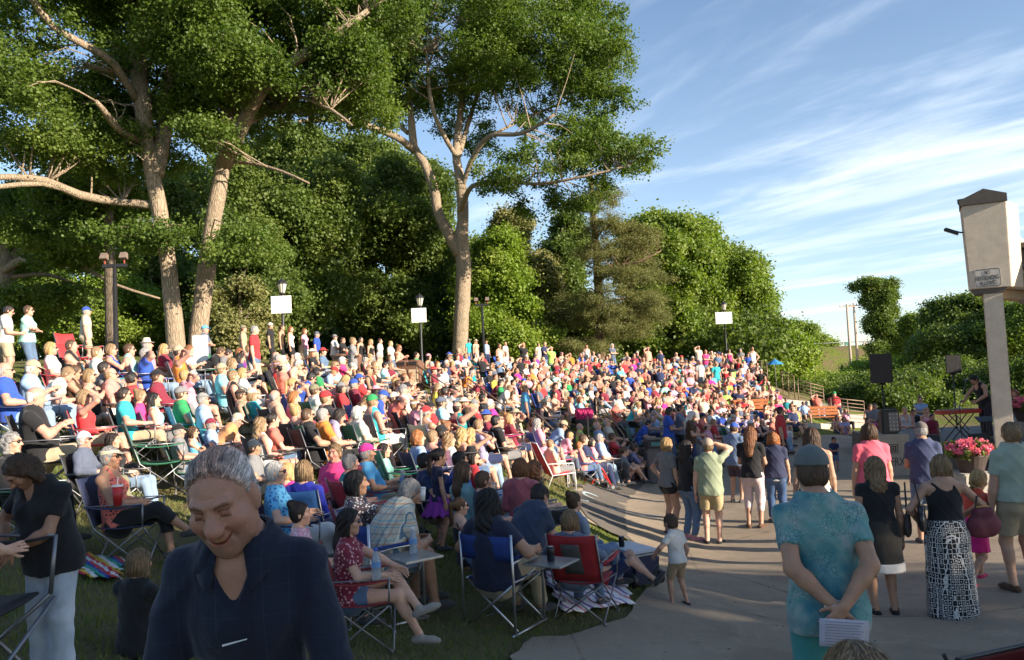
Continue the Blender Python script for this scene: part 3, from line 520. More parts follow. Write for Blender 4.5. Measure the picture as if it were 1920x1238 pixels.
# right background
tree('poplar_tree', 'lone tall tree with an uneven narrow crown beside the two utility poles', 120, [[(1655, 690, .45), (1652, 620, .4), (1648, 560, .28), (1640, 530, .12)]],
    [(1628, 536, 26, 12, 0, 2.5), (1664, 540, 18, 15, 0, 2.2), (1640, 568, 24, 16, 0, 2.4), (1670, 585, 16, 18, 0, 2.2), (1640, 610, 26, 20, 0, 2.8), (1664, 630, 18, 20, 0, 2.2), (1645, 655, 22, 16, 0, 2.5), (1604, 540, 9, 6, 0, 1), (1648, 590, 24, 50, 0, 2.6), (1650, 560, 30, 26, 0, 2.6)], 1100, 32, .42, LF_DARK, BK_DARK, .75, 91, hole=-.1, hs=.8, ntw=30)
for i, (lb, E, dd, lf, sd) in enumerate([
    ('far pale green tree at the right end of the wood, rising above the embankment', [(1490, 632, 32, 24, 0, 6.), (1470, 655, 30, 22, 0, 5)], 150, LF_MID, 92),
    ('smaller far pale tree left of the billboard', [(1520, 645, 22, 18, 0, 5.), (1550, 650, 22, 8, 10, 4)], 165, LF_MID, 93),
    ('dark rounded tree on the right hill, tallest of those left of the column', [(1790, 620, 55, 50, 0, 5.), (1830, 590, 45, 32, 0, 5), (1760, 660, 55, 40, -3, 5)], 75, LF_DARK, 94),
    ('dark tree on the right hill partly hidden by the column', [(1880, 640, 70, 60, 0, 5.), (1890, 600, 50, 30, 0, 4), (1935, 660, 50, 60, 0, 4.)], 70, LF_MID, 95),
    ('small far tree between the lone poplar and the right hill', [(1725, 625, 34, 30, 0, 5.), (1700, 650, 40, 18, 5, 5)], 120, LF_MID, 96)]):
    tree('broadleaf_tree', lb, dd, [[(E[0][0], 700, .2), (E[0][0], E[0][1], .12)]], E, (500, 350, 1900, 1900, 500)[i], 40, (.5, .5, .36, .34, .5)[i], lf, BK_DARK, (1.2, 1.2, .85, .8, 1.)[i], sd, group='trees of the right background', hole=-.3, hs=.7, ntw=12)
BU = [(1470, 712, 55, 20, 66, 0), (1545, 716, 50, 17, 70, 0), (1500, 738, 60, 20, 60, 1), (1600, 724, 50, 20, 64, 1), (1640, 700, 60, 22, 80, 0), (1705, 692, 60, 24, 76, 0), (1580, 755, 60, 26, 52, 1), (1660, 750, 60, 36, 56, 1), (1730, 735, 60, 40, 58, 1), (1790, 720, 60, 44, 56, 1), (1850, 730, 70, 60, 54, 1), (1920, 740, 70, 70, 52, 1), (1760, 775, 70, 30, 48, 1), (1690, 790, 60, 24, 48, 1)]
BL = ['low light green bush just below the grassy embankment, leftmost of the bank', 'light green bush under the utility poles', 'dark hedge bush behind the upper metal railings', 'dark bush behind the lower metal railings', 'sunlit bush behind the left loudspeaker top', 'bright leafed bush between the two loudspeakers', 'dark low bush at the end of the stepped benches', 'dark bush directly behind the left loudspeaker', 'dark bush right of the left loudspeaker', 'dark bush behind the right loudspeaker', 'dark bush behind the column', 'dark bush at the right edge behind the column', 'dark low bush behind the keyboard player', 'dark low bush behind the seated group by the sub box']
for i, (px, py, rx, ry, dd, k) in enumerate(BU):
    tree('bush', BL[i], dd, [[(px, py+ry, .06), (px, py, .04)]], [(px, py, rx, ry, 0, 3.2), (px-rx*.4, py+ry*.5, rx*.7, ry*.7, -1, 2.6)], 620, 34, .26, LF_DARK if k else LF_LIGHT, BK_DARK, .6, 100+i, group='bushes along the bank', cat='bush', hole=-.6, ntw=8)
UG = []
for i in range(46):
    px = -60+i*33; UG.append((px, 640+12*math.sin(i*2.1), 40, 45+14*math.sin(i*1.3), 62+6*math.sin(i*3.3)))
EE = [(at(a, b, e), (c*e/FPX*1.4, 3, dd*e/FPX)) for a, b, c, dd, e in UG]; C = clumps(EE, 3600, 777, -.6); V, F, rn = leaf_cloud(C, .75*(.6+.8*nrg.random(len(C))), 34, .26, .8, 778)
tag(link('undergrowth', mesh_np('undergrowth', V, F, None, False, rn=rn), LF_DARK), 'dark undergrowth closing the wood behind the seating hill', 'undergrowth', kind='stuff')
# trees standing behind the photographer, off to the right: they throw the foreground shade
for i, (x, y, h, r, lb) in enumerate([(16, -5.4, 6.2, 3.2, 'large tree right behind the photographer, nearer the path'), (11, -8.5, 6.6, 4.4, 'large tree behind the photographer, farther back'), (24, -6, 7.6, 4.4, 'large tree behind the photographer, far right')]):
    gz = ground(x, y); root = empty('oak_tree', (x, y, gz), 0, lb, 'tree', 'trees behind the photographer'); E = [((0, 0, h), (r, r, r*.75)), ((-r*.5, .6, h-2.3), (r*.6, r*.7, r*.5)), ((r*.5, -.6, h-2.2), (r*.6, r*.7, r*.5))]
    C = clumps(E, 1100, 130+i, -.25); V, F, rn = leaf_cloud(C, .5*(.6+.8*nrg.random(len(C))), 26, .24, .75, 140+i); link('crown', mesh_np('crown', V, F, None, False, rn=rn), LF_OAK, root)
    L = [([(0, 0, -.2), (.1, 0, 2), (0, .1, h*.6), (0, 0, h+1)], [.35, .3, .2, .06])]; limb_mesh(L+twigs(C, L, 40, 5)).build('trunk', BK_OAK, root, smooth=True)
# ------------------------------------------------ chairs
PM = {}
def pmesh(key, fn, smooth=False, bevel=0):
    if key not in PM: g = MB(); fn(g); PM[key] = g.mesh(key, smooth, bevel)
    return PM[key]
def f_seat(g):
    P = [[(-.25+.5*i/6, -.22+.46*j/5, .40+.035*abs(i-3)/3*abs(i-3)/3-.02*math.sin(math.pi*j/5)) for j in range(6)] for i in range(7)]; g.sheet(P, .012)
def f_back(g):
    P = [[(-.26+.52*i/6, -.23-.17*j/5-.035*math.sin(math.pi*i/6), .44+.50*j/5-.015*(1-abs(i-3)/3)*(j == 5)) for j in range(6)] for i in range(7)]; g.sheet(P, .012)
def f_patch(g): g.sheet([[(-.10+.2*i/3, -.262-.155*j/4-.036, .52+.33*j/4) for j in range(5)] for i in range(4)], .006)
def f_armL(g, s=-1): g.sheet([[(s*.30+(-.035+.07*i), -.30+.56*j/4, .655-.03*math.sin(math.pi*j/4)) for j in range(5)] for i in range(2)], .012)
def f_frame(g):
    for s in (-1, 1):
        g.tube([(s*.27, -.25, .02), (s*.29, .26, .42)], .009, 6); g.tube([(s*.29, .27, .02), (s*.27, -.24, .43), (s*.27, -.41, .95)], .009, 6)
        g.tube([(s*.29, .26, .42), (s*.31, .27, .66)], .009, 6); g.tube([(s*.30, .27, .66), (s*.30, -.33, .66)], .007, 6)
        for y in (-.25, .27): g.lathe((s*.28, y, 0), [(.02, 0), (.02, .02), (.01, .03)], 8)
    for y, a in ((-.25, .02), (.27, .02)):
        g.tube([(-.27, y, a), (.28, y, .41)], .009, 6); g.tube([(.27, y+.02, a), (-.28, y+.02, .41)], .009, 6)
def camp_chair(loc, rz, s, color, label, group='folding chairs on the hill', cat='folding chair', detail=1, patch=None, frame=None):
    r = empty('camp_chair', loc, rz, label, cat, group, s)
    link('seat', pmesh('seat', f_seat, True), M['canvas'], r, color=color); b = link('backrest', pmesh('backrest', f_back, True), M['canvas'], r, color=color)
    if patch: link('panel', pmesh('panel', f_patch, True), M['canvas'], b, color=patch)
    if detail:
        link('armrest', pmesh('armrest', f_armL, True), M['canvas'], r, color=color); o = link('armrest', pmesh('armrest_r', lambda g: f_armL(g, 1), True), M['canvas'], r, color=color)
    link('frame', pmesh('frame', f_frame, True), frame or M_STL, r); return r
def director_chair(loc, rz, s, color, label, group='blue canvas chairs with aluminium frames', table=True):
    r = empty('director_chair', loc, rz, label, 'folding chair', group, s)
    def seat(g): g.sheet([[(-.24+.48*i/5, -.20+.42*j/3, .45-.018*math.sin(math.pi*i/5)) for j in range(4)] for i in range(6)], .012)
    def back(g): g.sheet([[(-.27+.54*i/6, -.245-.02*j/3-.03*math.sin(math.pi*i/6), .64+.21*j/3) for j in range(4)] for i in range(7)], .014)
    def frame(g):
        for s_ in (-1, 1):
            g.tube([(s_*.27, -.25, .0), (s_*.27, -.25, .5), (s_*.27, -.26, .87)], .0125, 8)
            g.tube([(s_*.27, -.25, .62), (s_*.27, -.05, .645), (s_*.27, .16, .645), (s_*.27, .235, .61), (s_*.27, .25, .5), (s_*.27, .25, .0)], .0125, 8)
            g.tube([(s_*.27, -.30, .012), (s_*.27, .29, .012)], .012, 8); g.tube([(s_*.25, -.22, .45), (s_*.25, .24, .45)], .010, 8)
        for y in (-.22, .22): g.tube([(-.26, y, .03), (.26, y, .44)], .011, 8); g.tube([(.26, y+.025, .03), (-.26, y+.025, .44)], .011, 8)
    link('seat', pmesh('dseat', seat, True), M['canvas'], r, color=color); link('backrest', pmesh('dback', back, True), M['canvas'], r, color=color); link('frame', pmesh('dframe', frame, True), M_ALU, r)
    for s_ in (-1, 1): link('armrest', pmesh('darm', lambda g: g.box((0, -.03, .662), (.05, .36, .02)), False, .006), M['canvas'], r, loc=(s_*.27, 0, 0), color=color)
    if table:
        t = link('side_table', pmesh('dtable', lambda g: g.box((.50, .02, .60), (.38, .36, .018)), False, .005), M_ALU, r, color=(.6, .6, .6)); link('table_bracket', pmesh('dbr', lambda g: g.tube([(.27, .2, .42), (.42, .14, .585)], .008, 6), True), M_ALU, r); link('table_bracket', pmesh('dbr2', lambda g: g.tube([(.27, -.15, .42), (.42, -.1, .585)], .008, 6), True), M_ALU, r)
    return r
def beach_chair(loc, rz, s, color, label):
    r = empty('lawn_chair', loc, rz, label, 'lawn chair', 'folding chairs on the hill', s)
    link('sling', pmesh('sling', lambda g: g.sheet([[(-.24+.48*i/3, y, z) for y, z in ((.26, .36), (.02, .33), (-.2, .34), (-.34, .62), (-.48, .98))] for i in range(4)], .01), True), M['canvas'], r, color=color)
    def fr(g):
        for s_ in (-1, 1):
            g.tube([(s_*.26, .28, 0.01), (s_*.26, .28, .37), (s_*.26, -.2, .34), (s_*.26, -.5, 1.0)], .012, 6); g.tube([(s_*.26, -.35, .01), (s_*.26, -.2, .34), (s_*.26, -.28, .58), (s_*.26, .25, .56), (s_*.26, .28, .36)], .011, 6)
        g.tube([(-.26, -.5, 1.), (.26, -.5, 1.)], .012, 6); g.tube([(-.26, .28, .01), (.26, .28, .01)], .011, 6); g.tube([(-.26, -.35, .01), (.26, -.35, .01)], .011, 6)
    link('frame', pmesh('bframe', fr, True), mat_plain('white_tube', (.7, .7, .7), .4), r); return r
def gz(x, y): return float(ground(x, y))
# ------------------------------------------------ lamps, signs, masts
def upright(base, top_px, tilt_from=None): return None
def lamp_post(px, ptop, pbase, d, label, sign=None):
    P = at(px, pbase, d); b = (P[0], P[1], gz(P[0], P[1])); top = at(px-((pbase-ptop)*.045), ptop, d)[2]-b[2]; s = 1.; r = empty('lamp_post', b, 0, label, 'lamp post', 'lamp posts along the hilltop')
    H = top-.55
    MB().lathe((0, 0, 0), [(.11, 0), (.11, .25), (.07, .35), (.055, .5), (.05, 2.0), (.045, H-.05), (.06, H-.04), (.06, H)], 12).build('pole', M_BLK, r, smooth=True)
    MB().lathe((0, 0, H), [(.05, 0), (.10, .04), (.10, .06), (.06, .08)], 12).build('collar', M_BLK, r)
    l = MB().lathe((0, 0, H+.08), [(.09, 0), (.16, .30)], 8).build('lantern_glass', mat_plain('lantern_glass', (.62, .58, .48), .25), r)
    g = MB().lathe((0, 0, H+.38), [(.20, 0), (.19, .03), (.10, .12), (.03, .16), (.02, .20)], 8)
    for k in range(4):
        a = k*math.pi/2+.4; g.tube([(math.cos(a)*.09, math.sin(a)*.09, -.30+H+.38), (math.cos(a)*.17, math.sin(a)*.17, H+.39)], .009, 5)
    g.build('lantern_cap', M_BLK, r)
    if sign:
        cx, cy, w, h = sign; zc = at(cx, cy, d)[2]-b[2]; az = sign_az
        o = MB().box((0, 0, 0), (w*d/FPX, .03, h*d/FPX)).build('banner_board', mat_plain('white_board', (.80, .80, .78), .6, nz=.02), r, bevel=.004); xo = (cx-px)*d/FPX; o.location = (xo, -.09, zc); o.rotation_euler = (0, 0, 0)
    return r
sign_az = 0
def flood_mast(px, ptop, pbase, d, wpx, label, lights, brown=False, tilt=0):
    P = at(px, pbase, d); b = (P[0], P[1], gz(P[0], P[1])); H = at(px-((pbase-ptop)*.045), ptop, d)[2]-b[2]; r = empty('floodlight_mast', b, 0, label, 'floodlight mast', 'floodlight masts')
    MB().lathe((0, 0, 0), [(.10, 0), (.10, .1), (.06, .12), (.05, H)], 12).build('pole', M_BLK, r, smooth=True); w = wpx*d/FPX
    MB().box((0, 0, H), (w, .08, .09)).build('crossbar', M_BLK, r, bevel=.008)
    for k in lights:
        x = k*w/2; l = MB().box((x, -.03, H+.24), (.20, .13, .17), Matrix.Rotation(R_(-20), 3, 'X'), .8).build('floodlight', mat_plain('lamp_housing', (.20, .15, .12), .5), r, bevel=.01); MB().tube([(x, 0, H+.05), (x, 0, H+.17)], .02, 6).build('bracket', mat_plain('rusty_red', (.3, .06, .03), .6), l)
    return r
def poly_tag(o, *a, **k): return tag(o, *a, **k)
lamp_post(533, 522, 690, 27, 'black lamp post with a lantern and a white board, left of the three boards', (532, 571, 38, 33))
lamp_post(792, 551, 700, 33, 'black lamp post with white board, middle one, just left of the big central oak', (790, 591, 28, 27))
lamp_post(1364, 565, 690, 45, 'black lamp post with white board in front of the right-hand wood', (1362, 596, 31, 22))
flood_mast(218, 497, 690, 20, 46, 'tall black floodlight mast with two lamps in front of the brown trunk at left', (-.8, .8))
flood_mast(909, 571, 700, 36, 26, 'thin black floodlight mast right of the big central oak', (-.8, .8))
# ------------------------------------------------ handrails, walls, benches
RAIL = mat_plain('rail_brown', (.22, .15, .10), .5, .3); CONC = mat_plain('concrete', (.36, .33, .28), .9, 0, .15, 3, .5, 50); STONE = mat_plain('timber_edging', (.17, .14, .10), .95, 0, .3, 4, .6, 30)
def handrail(pts, d, n, label, h=.95, posts=2):
    'pts: base pixel ends with depth'
    A = at(pts[0][0], pts[0][1], pts[0][2]); B = at(pts[1][0], pts[1][1], pts[1][2]); A[2] = gz(A[0], A[1]); B[2] = gz(B[0], B[1]); O = Vector(A); D = Vector(B)-O; r = empty('handrail', A, 0, label, 'handrail', 'brown tube handrails')
    for k in range(n):
        z = h*(1-k/(n+.3)); g = MB().tube([(0, 0, z), D*.5+Vector((0, 0, z)), D+Vector((0, 0, z))], .024 if k == 0 else .018, 8); g.build('top_rail' if k == 0 else 'rail', RAIL, r, smooth=True)
    for k in range(posts+1):
        q = D*(k/posts); MB().tube([q+Vector((0, 0, -.1)), q+Vector((0, 0, h))], .026, 8).build('post', RAIL, r, smooth=True)
    return r
HR = [((783, 745, 27), (838, 775, 24), 4, 'brown handrail descending through the upper crowd below the middle lamp post'),
      ((880, 775, 27), (948, 800, 23.5), 4, 'brown handrail between the maroon shirted watchers at centre'),
      ((985, 790, 25), (1056, 815, 21.5), 5, 'widest brown handrail at centre, above the lime tank top man'),
      ((1103, 812, 25), (1105, 840, 22), 5, 'short steep brown handrail beside the lime tank top man'),
      ((1120, 800, 27), (1170, 822, 24), 4, 'brown handrail slanting down right of the pink cooler'),
      ((1420, 712, 46), (1440, 722, 44), 6, 'brown railing at the top right corner of the seating, by the blue umbrella'),
      ((1468, 730, 43), (1490, 736, 42), 7, 'brown railing right of the blue umbrella'),
      ((1498, 752, 41), (1545, 756, 41), 7, 'square brown railing in front of the dark hedge, left of the two lowest'),
      ((1560, 786, 38), (1622, 790, 38), 7, 'lowest brown railing behind the orange bench')]
for a, b, n, lb in HR: handrail((a, b), 0, n, lb, 1.0 if n < 6 else 1.25)
def curb(name, pts, w, h, mat, label, cat='retaining wall', sink=.3):
    P = [Vector((*hit(px, py)[:2], 0)) for px, py in pts]; Q = []
    for a, b in zip(P, P[1:]):
        k = max(1, int((b-a).length/.8)); Q += [a.lerp(b, t/k) for t in range(k)]
    Q.append(P[-1]); V = []; F = []
    for i, p in enumerate(Q):
        t = (Q[min(i+1, len(Q)-1)]-Q[max(i-1, 0)]).normalized(); n = Vector((-t.y, t.x, 0))*w/2; z = gz(p.x, p.y)
        for s, zz in ((1, z-sink), (1, z+h), (-1, z+h), (-1, z-sink)): V.append((p.x+n.x*s, p.y+n.y*s, zz))
    for i in range(len(Q)-1):
        for k in range(4): a = i*4+k; b = i*4+(k+1) % 4; F.append((a, b, b+4, a+4))
    F.append((0, 3, 2, 1)); m = len(V)-4; F.append((m, m+1, m+2, m+3)); g = MB(); g.add(V, F); return tag(g.build(name, mat, bevel=.02), label, cat)
curb('retaining_wall', [(1215, 832), (1290, 826), (1380, 815), (1480, 806), (1560, 800), (1640, 800)], .45, .18, CONC, 'low pale concrete kerb between the front row and the paved floor')
curb('retaining_wall', [(1460, 762), (1540, 768), (1560, 790), (1680, 792)], .5, .35, CONC, 'pale concrete terrace wall below the lowest railings')
curb('retaining_wall', [(1000, 812), (1060, 822), (1120, 842), (1200, 850)], .35, .3, STONE, 'low timber terrace wall behind the man in the lime tank top')
curb('retaining_wall', [(700, 868), (760, 872), (800, 880)], .3, .22, STONE, 'short stone edging beside the green folding chair on the lawn')
curb('retaining_wall', [(940, 905), (985, 885), (1030, 872)], .5, .03, CONC, 'pale concrete edging curving across the lawn by the floral top woman', 'edging')
def bench(px, py, d, az, label, w=1.7):
    P = at(px, py, d); z = gz(P[0], P[1]); r = empty('park_bench', (P[0], P[1], z), -R_(az), label, 'bench', 'orange slatted benches'); OR = mat_plain('orange_wood', (.50, .17, .05), .55, 0, .2)
    for k in range(3): MB().box((0, .0+.14*k-.1, .45), (w, .12, .035)).build('seat_slat', OR, r, bevel=.006)
    for k in range(3): MB().box((0, -.22-.03*k, .58+.14*k), (w, .03, .12), Matrix.Rotation(R_(12), 3, 'X')).build('back_slat', OR, r, bevel=.006)
    for s in (-1, 1): g = MB(); g.tube([(s*w*.42, .2, 0), (s*w*.42, .2, .44), (s*w*.42, -.2, .44), (s*w*.42, -.32, .98)], .03, 6); g.tube([(s*w*.42, -.24, 0), (s*w*.42, -.2, .44)], .03, 6); g.build('leg', M_BLK, r)
bench(1538, 800, 36.5, 190, 'orange slatted bench beside the front row at right'); bench(1405, 812, 33, 190, 'orange slatted bench half hidden behind the standing women')
def bin_enclosure(px, py, d, w, h, label):
    P = at(px, py, d); z = gz(P[0], P[1]); r = empty('bin_enclosure', (P[0], P[1], z-.05), R_(-8), label, 'waste bin housing', 'brown waste bin housings'); W, H = w*d/FPX, h*d/FPX; BR = mat_plain('bin_brown', (.16, .08, .05), .6); TN = mat_plain('bin_tan', (.50, .40, .26), .7)
    MB().box((0, 0, H*.42), (W, .75, H*.84)).build('housing', BR, r, bevel=.02)
    for s in (-1, 1):
        MB().box((s*W*.25, -.385, H*.37), (W*.40, .03, H*.62)).build('door_panel', TN, r, bevel=.01)
        g = MB(); g.add([(s*W*.25-W*.22, -.40, H*.80), (s*W*.25+W*.22, -.40, H*.80), (s*W*.25+W*.22, -.40, H*.92), (s*W*.25+W*.1, -.40, H), (s*W*.25-W*.1, -.40, H), (s*W*.25-W*.22, -.40, H*.92)]+[(s*W*.25-W*.22, .36, H*.80), (s*W*.25+W*.22, .36, H*.80), (s*W*.25+W*.22, .36, H*.92), (s*W*.25+W*.1, .36, H), (s*W*.25-W*.1, .36, H), (s*W*.25-W*.22, .36, H*.92)], [(0, 1, 2, 3, 4, 5), (11, 10, 9, 8, 7, 6)]+[(i, i+6, (i+1) % 6+6, (i+1) % 6) for i in range(6)]); hd = g.build('hood', BR, r, bevel=.01)
        MB().box((s*W*.25, -.41, H*.885), (W*.30, .02, H*.11)).build('flap', M_BLK, hd, bevel=.01)
bin_enclosure(655, 722, 25.5, 46, 60, 'double brown waste bin housing with tan doors, left one, before the red chairs'); bin_enclosure(770, 722, 28, 46, 56, 'double brown waste bin housing with tan doors, right one, below the middle board')
def grey_bin(px, py, d, label):
    P = at(px, py, d); z = gz(P[0], P[1]); r = empty('waste_bin', (P[0], P[1], z), 0, label, 'waste bin'); MB().box((0, 0, .5), (.7, .7, 1.), None, 1.08).build('body', mat_plain('bin_grey', (.10, .09, .085), .7), r, bevel=.04)
    t = MB().box((0, 0, 1.13), (.74, .74, .26)).build('hood', M_BLK, r, bevel=.05); MB().box((0, -.372, 1.14), (.5, .02, .14)).build('flap', mat_plain('bin_teal', (.05, .16, .16), .5), t, bevel=.02)
grey_bin(1234, 862, 23, 'dark grey square waste bin behind the blue shirted standing woman')
# stroller canopy, rollator, cooler
def cooler(px, py, d, az, dims, body, lid, label, can=None, wheels=True):
    P = hit(px, py); z = gz(P[0], P[1]); w, l, h = dims; r = empty('cooler', (P[0], P[1], z+.02), -R_(az), label, 'cooler'); B = mat_plain('cooler_%s' % label[:8], body, .35, 0, .04); L_ = mat_plain('cooler_lid_%s' % label[:8], lid, .35, 0, .03)
    MB().box((0, 0, h*.42), (l, w, h*.84), None, 1.06).build('body', B, r, bevel=.03); ld = MB().box((0, 0, h*.92), (l*1.08, w*1.10, h*.15)).build('lid', L_, r, bevel=.03)
    MB().tube([(-l*.56, -w*.2, h*.8), (-l*.68, -w*.2, h*.75), (-l*.68, w*.2, h*.75), (-l*.56, w*.2, h*.8)], .014, 6).build('handle', M_BLK, r, smooth=True); MB().box((-l*.535, 0, h*.40), (.03, w*.45, h*.7)).build('tow_handle', M_BLK, r, bevel=.01)
    if wheels:
        for s in (-1, 1): MB().lathe((l*.46, s*w*.5, .07), [(.0, -.02), (.08, -.02), (.08, .02), (.0, .02)], 16, Vector((0, 1, 0))).build('wheel', M_BLK, r)
    return r, (P[0], P[1], z+.02+h*.995)
def can(loc, label, color=(.5, .5, .52)):
    r = empty('drink_can', loc, 0, label, 'can'); MB().lathe((0, 0, 0), [(.026, 0), (.033, .008), (.033, .108), (.027, .12)], 16).build('body', mat_plain('can_metal', color, .3, .8), r, smooth=True); MB().lathe((0, 0, .1205), [(.025, 0), (.024, .002)], 12).build('lid', M_ALU, r); return r
def bottle(loc, label, cap=(.05, .12, .5), group='water bottles'):
    r = empty('water_bottle', loc, 0, label, 'bottle', group); m = MATS.get('bottle_plastic')
    if not m:
        m, nt, b = nmat('bottle_plastic'); b.inputs['Base Color'].default_value = (.55, .62, .68, 1); b.inputs['Roughness'].default_value = .15; b.inputs['Transmission Weight'].default_value = .55; MATS['bottle_plastic'] = m
    MB().lathe((0, 0, 0), [(.026, 0), (.032, .01), (.032, .06), (.029, .075), (.032, .09), (.032, .13), (.02, .175), (.013, .19), (.013, .2)], 14).build('body', m, r, smooth=True)
    MB().lathe((0, 0, .2), [(.015, 0), (.015, .018)], 12).build('cap', mat_plain('cap%d' % int(cap[2]*99), cap, .4), r); MB().lathe((0, 0, .085), [(.0335, 0), (.0335, .045)], 14).build('wrapper', mat_plain('wrapper', (.15, .3, .55), .4), r); return r
def cup(loc, label, color, straw=True, h=.16, r_=.045):
    r = empty('paper_cup', loc, 0, label, 'cup'); MB().lathe((0, 0, 0), [(r_*.72, 0), (r_, h)], 20).build('cup', mat_plain('cup%d' % int(color[0]*99), color, .4, 0, .03), r, smooth=True); MB().lathe((0, 0, h), [(r_*1.08, 0), (r_*1.08, .008), (r_*.9, .014)], 20).build('lid', mat_plain('cup_lid', (.7, .7, .7), .3), r)
    if straw: MB().tube([(0, 0, h+.01), (.004, 0, h+.08)], .0045, 6).build('straw', mat_plain('straw', (.8, .75, .75), .4), r)
    return r
# ------------------------------------------------ stage front: tower block, column, roof
STU = mat_plain('stucco', (.56, .48, .37), .95, 0, .10, 5, .8, 70); STUD = mat_plain('stucco_dark_trim', (.10, .085, .07), .8); SOF = mat_plain('soffit', (.20, .17, .13), .9); TILE = None
def mat_tiles():
    m, nt, b = nmat('buff_tiles'); T = NT(nt); v = T.oco(); br = T.N.new('ShaderNodeTexBrick'); br.offset = 0; br.inputs['Scale'].default_value = 2.2; br.inputs['Brick Width'].default_value = .5; br.inputs['Row Height'].default_value = .5; br.inputs['Mortar Size'].default_value = .018
    br.inputs['Color1'].default_value = (.36, .25, .15, 1); br.inputs['Color2'].default_value = (.40, .28, .17, 1); br.inputs['Mortar'].default_value = (.6, .52, .4, 1); mp = T.N.new('ShaderNodeMapping'); mp.inputs['Rotation'].default_value = (R_(90), 0, 0); T.L.new(v, mp.inputs[0]); T.L.new(mp.outputs[0], br.inputs['Vector']); T.L.new(br.outputs[0], b.inputs['Base Color']); return m
def text_mesh(body, w, h, name='lettering'):
    'flat extruded lettering, centred, w x h, lying in local XZ facing -Y'
    c = bpy.data.curves.new('t', 'FONT'); c.body = body; c.size = 1; c.offset = .004; c.extrude = .004; o = bpy.data.objects.new('t', c); COL.objects.link(o); bpy.context.view_layer.update()
    me = bpy.data.meshes.new_from_object(o.evaluated_get(bpy.context.evaluated_depsgraph_get())); bpy.data.objects.remove(o); n = len(me.vertices); V = np.empty(n*3, np.float32); me.vertices.foreach_get('co', V); V = V.reshape(-1, 3)
    lo, hi = V.min(0), V.max(0); V = (V-(lo+hi)/2)/(hi-lo)*np.array([w, h, .002]); V = np.stack([V[:, 0], -V[:, 2], V[:, 1]], 1); me.vertices.foreach_set('co', V.ravel().astype(np.float32)); me.name = name; me.materials.clear(); me.update(); return me
def frame_mat(X, Y, Z, t): m = Matrix((X, Y, Z)).transposed().to_4x4(); m.translation = t; return m
def stage_building():
    d = 17.5; S = d/FPX; C = at(1895, 880, d); g0 = gz(C[0], C[1]); O = Vector((C[0], C[1], g0)); r = empty('stage_building', O, 0, 'beige stucco corner tower on a square column, carrying the dark roof of the stage', 'stage building')
    ang = R_(-28); X = Vector((math.cos(ang), math.sin(ang), 0)); Y = Vector((-math.sin(ang), math.cos(ang), 0)); Z = Vector((0, 0, 1)); rot = Matrix.Rotation(ang, 3, 'Z'); an2 = R_(-50); Xs = Vector((math.cos(an2), math.sin(an2), 0)); Ys = Vector((-math.sin(an2), math.cos(an2), 0)); rot2 = Matrix.Rotation(an2, 3, 'Z')
    zz = lambda px, py: at(px, py, d)[2]-g0+.09
    fw = 1.34                                   # metres on the front face per metre across the picture
    zb, zt2, za = zz(1850, 546), zz(1845, 383), zz(1848, 358); w = 90*S/fw; colw = 43*S/fw; pxm = lambda px: (px-1866)*S/fw
    o = Vector((0, 0, 0))+X*(pxm(1808)+.02); dep = .75
    MB().box(X*(pxm(1856)+.03)+Y*(.06+colw*.42)+Z*((zb-.05)/2-.05), (colw, colw*.8, zb+.05), rot).build('column', STU, r, bevel=.012)
    q = [o, o+X*w, o+X*w+Ys*dep, o-X*.02+Y*dep*.9]; MB().add([p+Z*zb for p in q]+[p+Z*zt2+(X*-.05 if i in (0, 3) else X*.02) for i, p in enumerate(q)], [(3, 2, 1, 0), (4, 5, 6, 7), (0, 1, 5, 4), (1, 2, 6, 5), (2, 3, 7, 6), (3, 0, 4, 7)]).build('tower_block', STU, r, bevel=.01)
    MB().prism([(-.08, zt2+.002), (w+.05, zt2+.002), (w+.05, zt2+.17), (w*.5, za+.04), (-.08, zt2+.13)], -dep-.1, o-Y*.05, X, Z).build('roof_cap', STUD, r)
    MB().prism([(.10, zb-.12), (w*.80, zb-.12), (w*.90, zb-.003), (.02, zb-.003)], -dep+.1, o+Y*.04, X, Z).build('soffit_edge', STUD, r)
    xr = o+X*w                                   # right-hand face, runs away along Y
    def side(pts, th, x, name, m): return MB().prism(pts, th, xr+Xs*x, Ys, Z).build(name, m, r)
    side([(.30, zb-.20), (7.5, zb-.20), (7.5, zb-.004), (.30, zb-.004)], -.35, -.38, 'beam', mat_plain('beam_buff', (.50, .36, .22), .8))
    side([(dep+.003, zb), (7.5, zb), (7.5, zb+.50), (dep+.003, zb+.50)], -.2, -.24, 'tiled_fascia', mat_tiles())
    side([(dep+.003, zb+.503), (7.5, zb+.503), (7.5, zb+.86), (dep+.003, zb+.86)], -.35, -.12, 'eave_band', mat_plain('eave_brown', (.20, .17, .15), .7))
    side([(dep+.003, zb+.863), (7.5, zb+.863), (7.5, zb+.95), (dep+1.9, zb+.95), (dep+.003, zt2-.35)], -.25, -.26, 'gable_wall', STU)
    side([(-.03, zt2+.12), (-.03, zt2+.22), (dep+2.1, zb+1.05), (dep+2.1, zb+.96)], -.5, -.46, 'roof_edge', STUD)
    MB().box(xr+Xs*-.255+Ys*(dep+.33)+Z*(zt2-.85), (.02, .07, .26), rot2).build('slot', M_BLK, r)
    MB().box(xr+Xs*3.4+Ys*4.4+Z*(zb+1.02), (7.6, 6.4, .12), rot2).build('roof', SOF, r); MB().box(xr+Xs*3.4+Ys*4.2+Z*(zb-.3), (7.2, 6.4, .1), rot2).build('ceiling', SOF, r)
    for a, b in ((6.8, 7.2), (6.8, 1.0), (.1, 7.3)): MB().box(xr+Xs*a+Ys*b+Z*(zb/2-.18), (.5, .5, zb-.36), rot2).build('column', STU, r)
